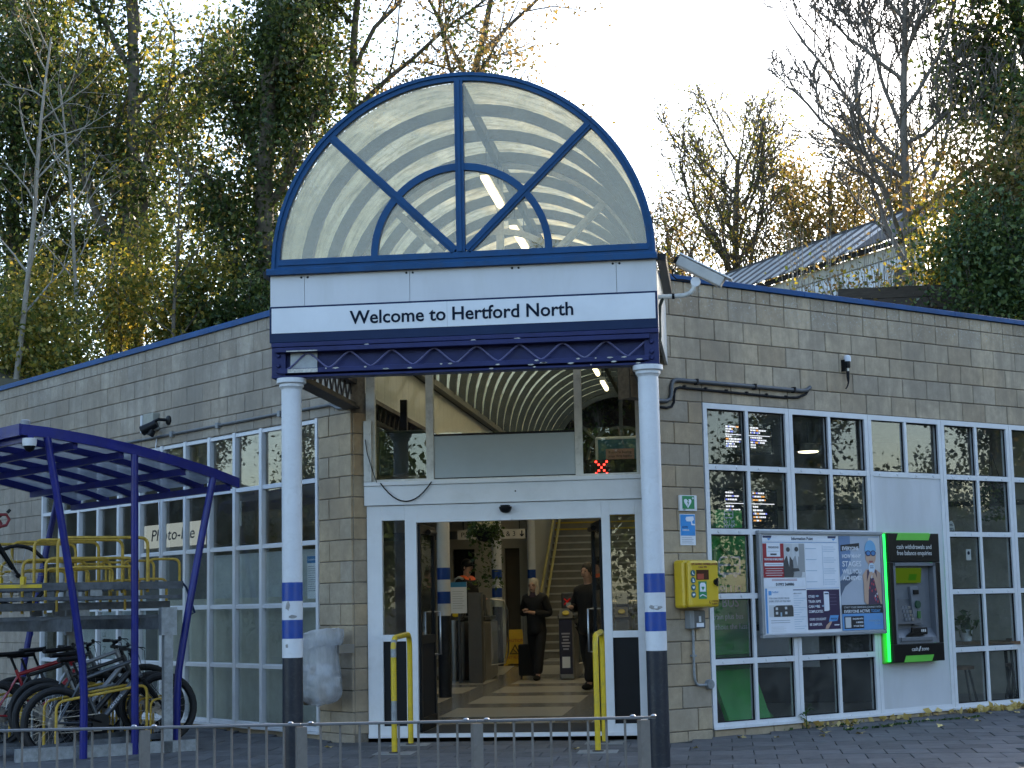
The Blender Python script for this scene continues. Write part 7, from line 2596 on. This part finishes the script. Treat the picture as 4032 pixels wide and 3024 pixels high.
L_EVG = leafmat('leaf_evergreen', [(0, (0.012, 0.025, 0.010)), (0.6, (0.03, 0.055, 0.018)), (1, (0.075, 0.10, 0.03))], 0.22, k=1.7)


def along(out, rng, n, lvls, spread, zmin=-99):
    """points scattered round the wood of the given levels"""
    segs, w = [], []
    for pts, rad, lvl in out:
        if lvl in lvls:
            for a, b, ra_, rb_ in zip(pts[:-1], pts[1:], rad[:-1], rad[1:]):
                segs.append((a, b))
                w.append(np.linalg.norm(np.array(b) - np.array(a)))
    w = np.array(w) * rng.gamma(0.7, 1.0, len(w))
    idx = rng.choice(len(segs), n, p=w / w.sum())
    A = np.array([segs[i][0] for i in idx])
    B = np.array([segs[i][1] for i in idx])
    P = A + (B - A) * rng.uniform(0, 1, (n, 1)) + rng.normal(0, spread, (n, 3))
    return P[P[:, 2] > zmin]


def tree(label, base, H, r, seed, cfg, leaves, bark=M_BARK, lean=(0, 0), group=None, name='tree', minr=0.006):
    rng = np.random.default_rng(seed)
    t = thing(name, label, 'tree', 'W', *base, group=group)
    out, tips = [], []
    grow(rng, np.array([0, 0, -0.4]), np.array([lean[0], lean[1], 1.0]), H, r, 0, cfg, out, tips)
    wood_mesh(out, 'trunk', bark, t, minr)
    for k, (n, lv, spread, size, mat) in enumerate(leaves):
        P = along(out, rng, n, lv, spread)
        leaves_mesh(P, size, mat, 'crown' if k == 0 else ('ivy' if mat is L_IVY else 'leaves'), t, seed + k)
    return t


BIG = dict(levels=3, seg=[9, 7, 5, 4], bend=[0.06, 0.12, 0.16, 0.2], up=[0.02, 0.05, 0.03, 0.0], taper=0.35, n=[9, 6, 5], ang=[0.75, 0.75, 0.8], len=[0.50, 0.45, 0.45], rr=[0.45, 0.45, 0.45])
BIG['from'] = [0.22, 0.2, 0.2]
IVY = dict(BIG, n=[14, 6, 5], ang=[0.7, 0.7, 0.8], len=[0.30, 0.42, 0.45])
IVY['from'] = [0.12, 0.15, 0.2]
BARE = dict(levels=4, seg=[8, 7, 6, 4, 3], bend=[0.03, 0.10, 0.13, 0.16, 0.2], up=[0.02, 0.07, 0.09, 0.08, 0.05], taper=0.4, n=[10, 7, 5, 3], ang=[0.85, 0.7, 0.65, 0.6], len=[0.48, 0.42, 0.40, 0.45], rr=[0.42, 0.5, 0.5, 0.6])
BARE['from'] = [0.33, 0.2, 0.2, 0.2]
SAP = dict(levels=2, seg=[9, 5, 3], bend=[0.05, 0.12, 0.15], up=[0.0, 0.05, 0.03], taper=0.3, n=[13, 4], ang=[0.7, 0.6], len=[0.28, 0.4], rr=[0.4, 0.5])
SAP['from'] = [0.25, 0.2]
GZ = 6.5
BG = 'trees on the embankment behind the left wing'
# left of the canopy
tree('ivy covered tree at the far left edge', (-17.0, 24, GZ), 12.5, 0.26, 11, IVY, [(24000, (1, 2, 3), 0.32, 0.126, L_IVY), (17000, (0, 1), 0.42, 0.126, L_IVY), (3750, (3,), 0.25, 0.109, L_AUT)], group=BG)
tree('forked ivy clad tree with bright gaps of sky beside it', (-13.3, 23, GZ), 12.0, 0.30, 23, BIG, [(12000, (0, 1), 0.32, 0.126, L_IVY), (7800, (2, 3), 0.3, 0.118, L_YEL), (4500, (1, 2), 0.3, 0.118, L_IVY)], group=BG)
tree('dense dark ivy clad tree rising just left of the canopy', (-10.0, 23, GZ), 12.5, 0.32, 37, IVY, [(28000, (0, 1), 0.42, 0.126, L_IVY), (20000, (2, 3), 0.34, 0.126, L_IVY), (2250, (3,), 0.3, 0.109, L_AUT)], group=BG)
tree('leafy tree with thin red brown leaves behind the canopy top', (-7.6, 25, GZ), 11.5, 0.22, 41, BIG, [(8250, (2, 3), 0.28, 0.109, L_BRN), (5250, (0, 1), 0.35, 0.118, L_IVY)], group=BG)
tree('thin leaved tree with long bare twigs over the canopy', (-5.2, 26, GZ), 11.8, 0.2, 59, BIG, [(3900, (2, 3), 0.22, 0.101, L_BRN), (900, (3,), 0.2, 0.12, L_AUT)], group=BG)
tree('tree of yellowing leaves far back between the left trees', (-16.2, 30, GZ), 10, 0.2, 61, BIG, [(6300, (2, 3), 0.4, 0.134, L_YEL)], group=BG)
tree('second yellowing tree far back between the dark ivy trees', (-13.2, 31, GZ), 9.0, 0.2, 67, BIG, [(5400, (2, 3), 0.42, 0.134, L_YEL)], group=BG)
tree('bare grey sapling in front of the far left ivy tree', (-14.1, 17.5, GZ - 0.8), 9.0, 0.075, 71, SAP, [(120, (2,), 0.1, 0.09, L_AUT)], M_BARKP, (0.09, 0), group=BG)
tree('bare leaning sapling standing left of the forked ivy tree', (-13.0, 19, GZ - 0.6), 8.2, 0.06, 73, SAP, [(260, (1, 2), 0.15, 0.1, L_YEL)], M_BARKP, (-0.05, 0), group=BG)
tree('thin twiggy sapling right of the forked ivy tree', (-11.2, 19.5, GZ - 0.6), 6.5, 0.06, 79, SAP, [(420, (1, 2), 0.18, 0.1, L_YEL)], M_BARK, (0.06, 0), group=BG)
# undergrowth along the foot of the trees


def shrub(label, base, rx, rz, seed, n, mat, size=0.13, group='shrubs behind the left wing', name='shrub'):
    t = thing(name, label, 'shrub', 'W', *base, group=group)
    rng = np.random.default_rng(seed)
    st = MB()
    cl_ = []
    for k in range(9):
        a = rng.uniform(0, 2 * PI)
        q = rng.uniform(0.2, 0.9)
        e = Vector((rx * q * math.cos(a), rx * q * math.sin(a) * 0.8, rz * rng.uniform(0.5, 1.0)))
        st.tube([(0, 0, 0), tuple(e * 0.5 + Vector((0, 0, 0.15))), tuple(e)], [0.03, 0.02, 0.008], 5, cap=False)
        for j in range(5):
            cl_.append((np.array(e) * rng.uniform(0.45, 1.05) + rng.normal(0, 0.25, 3), rng.uniform(0.18, 0.42)))
    st.build('stems', M_BARK, t)
    idx = rng.integers(0, len(cl_), n)
    C_ = np.array([c[0] for c in cl_])[idx]
    S = np.array([c[1] for c in cl_])[idx][:, None]
    leaves_mesh(C_ + rng.normal(0, 1, (n, 3)) * S, size, mat, 'foliage', t, seed)
    return t


shn = ['yellow green shrub at the left end of the parapet line', 'olive shrub second from the left above the parapet', 'bright yellow shrub under the forked ivy tree', 'yellow leaved shrub between the forked tree and dark ivy tree', 'green shrub at the foot of the dark ivy tree', 'dark shrub beside the canopy left shoulder', 'tall olive shrub below the far left ivy tree', 'broad golden shrub low behind the left parapet']
for k, (x, y, z, rx, rz, m_) in enumerate([(-16.2, 18.5, 5.9, 1.5, 3.0, L_YEL), (-14.6, 19.5, 6.0, 1.5, 3.3, L_YEL), (-12.6, 20.5, 6.2, 1.6, 4.0, L_YEL), (-11.2, 20.5, 6.2, 1.4, 3.6, L_YEL), (-9.8, 20.5, 6.2, 1.4, 3.0, L_IVY), (-8.3, 20.5, 6.2, 1.3, 3.2, L_IVY), (-17.2, 22, 6.4, 1.8, 4.0, L_IVY), (-13.4, 18.2, 5.9, 1.8, 2.2, L_YEL)]):
    shrub(shn[k], (x, y, z), rx, rz, 200 + k, 6500, m_, 0.11)
# right of the canopy
RG = 'trees beyond the platform building'
ASH = dict(BARE, n=[17, 8, 6, 4], ang=[0.95, 0.62, 0.6, 0.55], len=[0.50, 0.50, 0.52, 0.55], up=[0.02, 0.10, 0.11, 0.12, 0.06], rr=[0.5, 0.5, 0.55, 0.7])
ASH['from'] = [0.26, 0.2, 0.2, 0.15]
tree('tall bare ash with upswept twigs on the right', (4.86, 14, 5.6), 7.6, 0.115, 103, ASH, [(220, (4,), 0.06, 0.08, L_BRN)], M_BARKA, (0.01, 0), group=None, minr=0.0115)
FARB = dict(BARE, n=[20, 8, 5, 3], ang=[0.75, 0.6, 0.6, 0.6], len=[0.48, 0.48, 0.50, 0.5])
FARB['from'] = [0.22, 0.2, 0.2, 0.2]
tree('rounded half bare tree standing against the white sky', (1.75, 30, 6.5), 7.6, 0.16, 107, FARB, [(7800, (1, 2, 3), 0.30, 0.084, L_YEL)], group=RG, minr=0.0125)
tree('small brown leaved tree left of the platform building', (0.0, 31, 6.5), 6.2, 0.12, 109, BIG, [(3900, (2, 3), 0.3, 0.101, L_BRN)], group=RG)
tree('golden brown tree right of the rounded bare tree', (3.6, 31, 6.5), 6.2, 0.13, 113, BIG, [(6300, (1, 2, 3), 0.3, 0.109, L_BRN)], group=RG)
tree('orange brown tree behind the platform roof', (5.0, 30, 6.5), 6.8, 0.14, 127, BIG, [(7800, (1, 2, 3), 0.3, 0.109, L_AUT)], group=RG)
tree('brown tree behind the bare ash trunk', (6.6, 28, 6.5), 7.5, 0.15, 131, BIG, [(7800, (1, 2, 3), 0.32, 0.109, L_AUT)], group=RG)
tree('tall dark tree at the right edge', (7.4, 14.5, 6.0), 8.5, 0.2, 137, IVY, [(21000, (1, 2, 3), 0.30, 0.101, L_EVG), (3300, (2, 3), 0.3, 0.101, L_YEL)], group=RG)
EG = 'evergreen shrubs above the right wing'
for k, (x, y, z, rx, rz, n, m_, lab) in enumerate([(5.75, 11.3, 4.9, 0.85, 2.8, 5500, L_EVG, 'dark evergreen shrub right of the bare ash trunk'), (6.7, 11.0, 4.9, 1.1, 3.6, 8000, L_EVG, 'large dark evergreen shrub at the right edge'), (5.55, 12.6, 5.6, 0.8, 2.9, 5200, L_YEL, 'olive brown shrub behind the bare ash trunk'), (6.3, 12.4, 5.6, 1.0, 4.6, 7500, L_AUT, 'tall evergreen shrub behind the large dark one'), (7.2, 12.6, 5.6, 1.0, 5.2, 8000, L_EVG, 'tallest evergreen shrub at the right edge')]):
    shrub(lab, (x, y, z), rx, rz, 300 + k, n, m_, 0.085, EG)
for k, (x, y, z, rx, rz, n, m_, lab) in enumerate([(3.5, 12.6, 5.9, 0.55, 1.1, 420, L_BRN, 'dry brown bramble in front of the platform building'), (4.05, 12.4, 5.8, 0.55, 1.2, 520, L_YEL, 'green bramble bush in front of the platform building'), (2.9, 12.9, 6.1, 0.5, 0.6, 300, L_YEL, 'low bramble left of the green bramble bush'), (4.5, 12.2, 5.7, 0.5, 1.2, 350, L_BRN, 'tangle of brown stems beside the ash trunk')]):
    shrub(lab, (x, y, z), rx, rz, 320 + k, n, m_, 0.085, 'brambles below the platform building')
# dry stems
ds = MB()
rg2 = np.random.default_rng(12)
for k in range(90):
    x, y = rg2.uniform(2.6, 4.75), rg2.uniform(12.0, 13.2)
    h = rg2.uniform(0.9, 2.3)
    a, b = rg2.normal(0, 0.12), rg2.normal(0, 0.12)
    ds.tube([(x, y, 5.8), (x + a * 0.5, y + b * 0.5, 5.8 + h * 0.55), (x + a * 1.4, y + b, 5.8 + h)], [0.009, 0.007, 0.004], 3, cap=False)
tag(ds.build('dry_stems', M_BARKP), 'thin dry plant stems standing above the right parapet', 'stems', kind='stuff')
# sleeper wall
tw = thing('timber_wall', 'dark sleeper retaining wall beside the ash trunk', 'wall', 'W', 3.4, 11.55, 5.4)
M_SLP = pm('dark_sleeper', (0.045, 0.036, 0.028), 0.9, var=0.4, scale=5, stretch=(1, 6, 6))
for k in range(6):
    MB().box(0, 1.5, 0, 0.14, k * 0.2, k * 0.2 + 0.19).build('sleeper', M_SLP, tw)
    MB().box(1.51, 2.1, 0.01, 0.15, k * 0.2, k * 0.2 + 0.19).build('sleeper', M_SLP, tw)

# platform building: long roof with alternating clear strips
pbn = thing('platform_building', 'long white platform building with striped corrugated roof above the right wing', 'building', 'W', 5.2, 16.0, 6.4)
dx_, dy_ = -0.52, 0.86
nl = math.hypot(dx_, dy_)
dx_, dy_ = dx_ / nl, dy_ / nl
ang_ = math.atan2(dy_, dx_)
pbn.rotation_euler = (0, 0, ang_)
pbn.location = (5.35, 15.5, 6.3)
LB = 9.5
M_PWH = pm('platform_white', (0.72, 0.76, 0.82), 0.6, var=0.08, scale=2, dirt=0.4, dcol=(0.3, 0.31, 0.32), dscale=3, stretch=(1, 1, 0.2))
for k in range(32):
    x = k * 0.3
    MB().box(x + 0.003, x + 0.297, -0.03, 0.0, 0.0, 1.72).build('wall_board', M_PWH, pbn)
MB().box(0, LB, -0.06, 0.05, 1.73, 1.95).build('fascia', pm('platform_cream', (0.5, 0.48, 0.42), 0.6, var=0.1, dirt=0.4, dscale=2), pbn)
MB().box(-0.1, LB, 0.10, 0.2, 1.955, 2.03).build('gutter', M_BLACKM, pbn)
MB().box(0.25, 0.95, 0.002, 0.02, 1.10, 1.50).build('window', pm('platform_window', (0.06, 0.06, 0.06), 0.3), pbn)
M_RD = pm('roof_dark', (0.055, 0.055, 0.06), 0.8, var=0.2, scale=6)
M_RL = translucent('roof_clear_strip', [(0.3, (0.40, 0.42, 0.43)), (0.7, (0.68, 0.70, 0.72))], tl=0.4, scale=4, rough=0.35, spec=0.5)
x = -0.1
k = 0
while x < LB:
    w = 2.0 if k == 0 else (0.30 if k % 2 else 0.26)
    mt = M_RD if k % 2 == 0 else M_RL
    rr_ = MB()
    rr_.prism([(x, 0.28, 2.035), (x + w - 0.01, 0.28, 2.035), (x + w - 0.01, -1.1, 2.95), (x, -1.1, 2.95)], (0, 0, 0.03))
    rr_.build('roof_strip', mt, pbn)
    x += w
    k += 1
MB().box(-0.1, LB, -1.18, -1.08, 2.93, 3.02).build('ridge_cap', M_RD, pbn)
MB().box(-0.05, LB, -2.4, -2.3, 0.0, 2.0).build('rear_wall', M_RD, pbn)
# overhead wire
MB().tube([(-1.0, 28, 9.5), (3.0, 22, 10.3), (8.0, 15, 11.2)], 0.012, 4).build('overhead_wire', M_BLACKM)
tag(bpy.data.objects['overhead_wire'], 'thin dark overhead wire crossing the sky on the right', 'wire')

# greenery behind the far end of the hall, and unseen trees added round the forecourt for the panes to mirror
shrub('dark shrub behind the far end of the vault', (-1.9, 27.5, 5.6), 1.6, 3.4, 400, 5000, L_IVY, 0.13, 'shrubs behind the hall')
shrub('dark shrub beyond the stairs at the far end of the vault', (0.3, 27.5, 5.6), 1.6, 3.6, 401, 5000, L_IVY, 0.13, 'shrubs behind the hall')
shrub('dark shrub right of the far end of the vault', (2.4, 26.5, 5.6), 1.2, 2.6, 402, 3500, L_IVY, 0.13, 'shrubs behind the hall')
src = {o['label']: o for o in bpy.data.objects if o.parent is None and o.get('category') in ('tree', 'shrub')}
T1, T2 = src['dense dark ivy clad tree rising just left of the canopy'], src['ivy covered tree at the far left edge']
S1, S2 = src['dark shrub beside the canopy left shoulder'], src['tall olive shrub below the far left ivy tree']
k = 0
side = [('left', -31, y) for y in (-10, -5, 0, 5, 10)] + [('right', 27, y) for y in (-14, -9, -4, 1, 6)] + [('camera', x, -44) for x in (-24, -18, -12, -6, 0, 6, 12, 18)]
for sd, x, y in side:
    for o0, dx, z in ((T1 if k % 2 else T2, 0, -1.0), (S1, 1.5 if sd == 'left' else -1.5, -0.5), (S2, 1.0 if sd == 'left' else -1.0, -0.5)):
        c = copy_tree(o0)
        c.location = (x + (dx if sd != 'camera' else 0), y + (k % 3) * 0.9 + (2.5 if sd == 'camera' and z > -0.9 else 0), z)
        c.rotation_euler = (0, 0, 1.3 * k)
        if sd == 'camera' and o0 not in (T1, T2):
            c.scale = (2.3, 2.3, 2.3)
        c['label'] = 'dark %s added for reflections outside the frame %s' % ('ivy tree' if o0 in (T1, T2) else 'shrub', {'left': 'on the left of the forecourt', 'right': 'on the right of the forecourt', 'camera': 'across the road from the doors'}[sd])
        c['group'] = 'unseen greenery added round the forecourt'
        k += 1
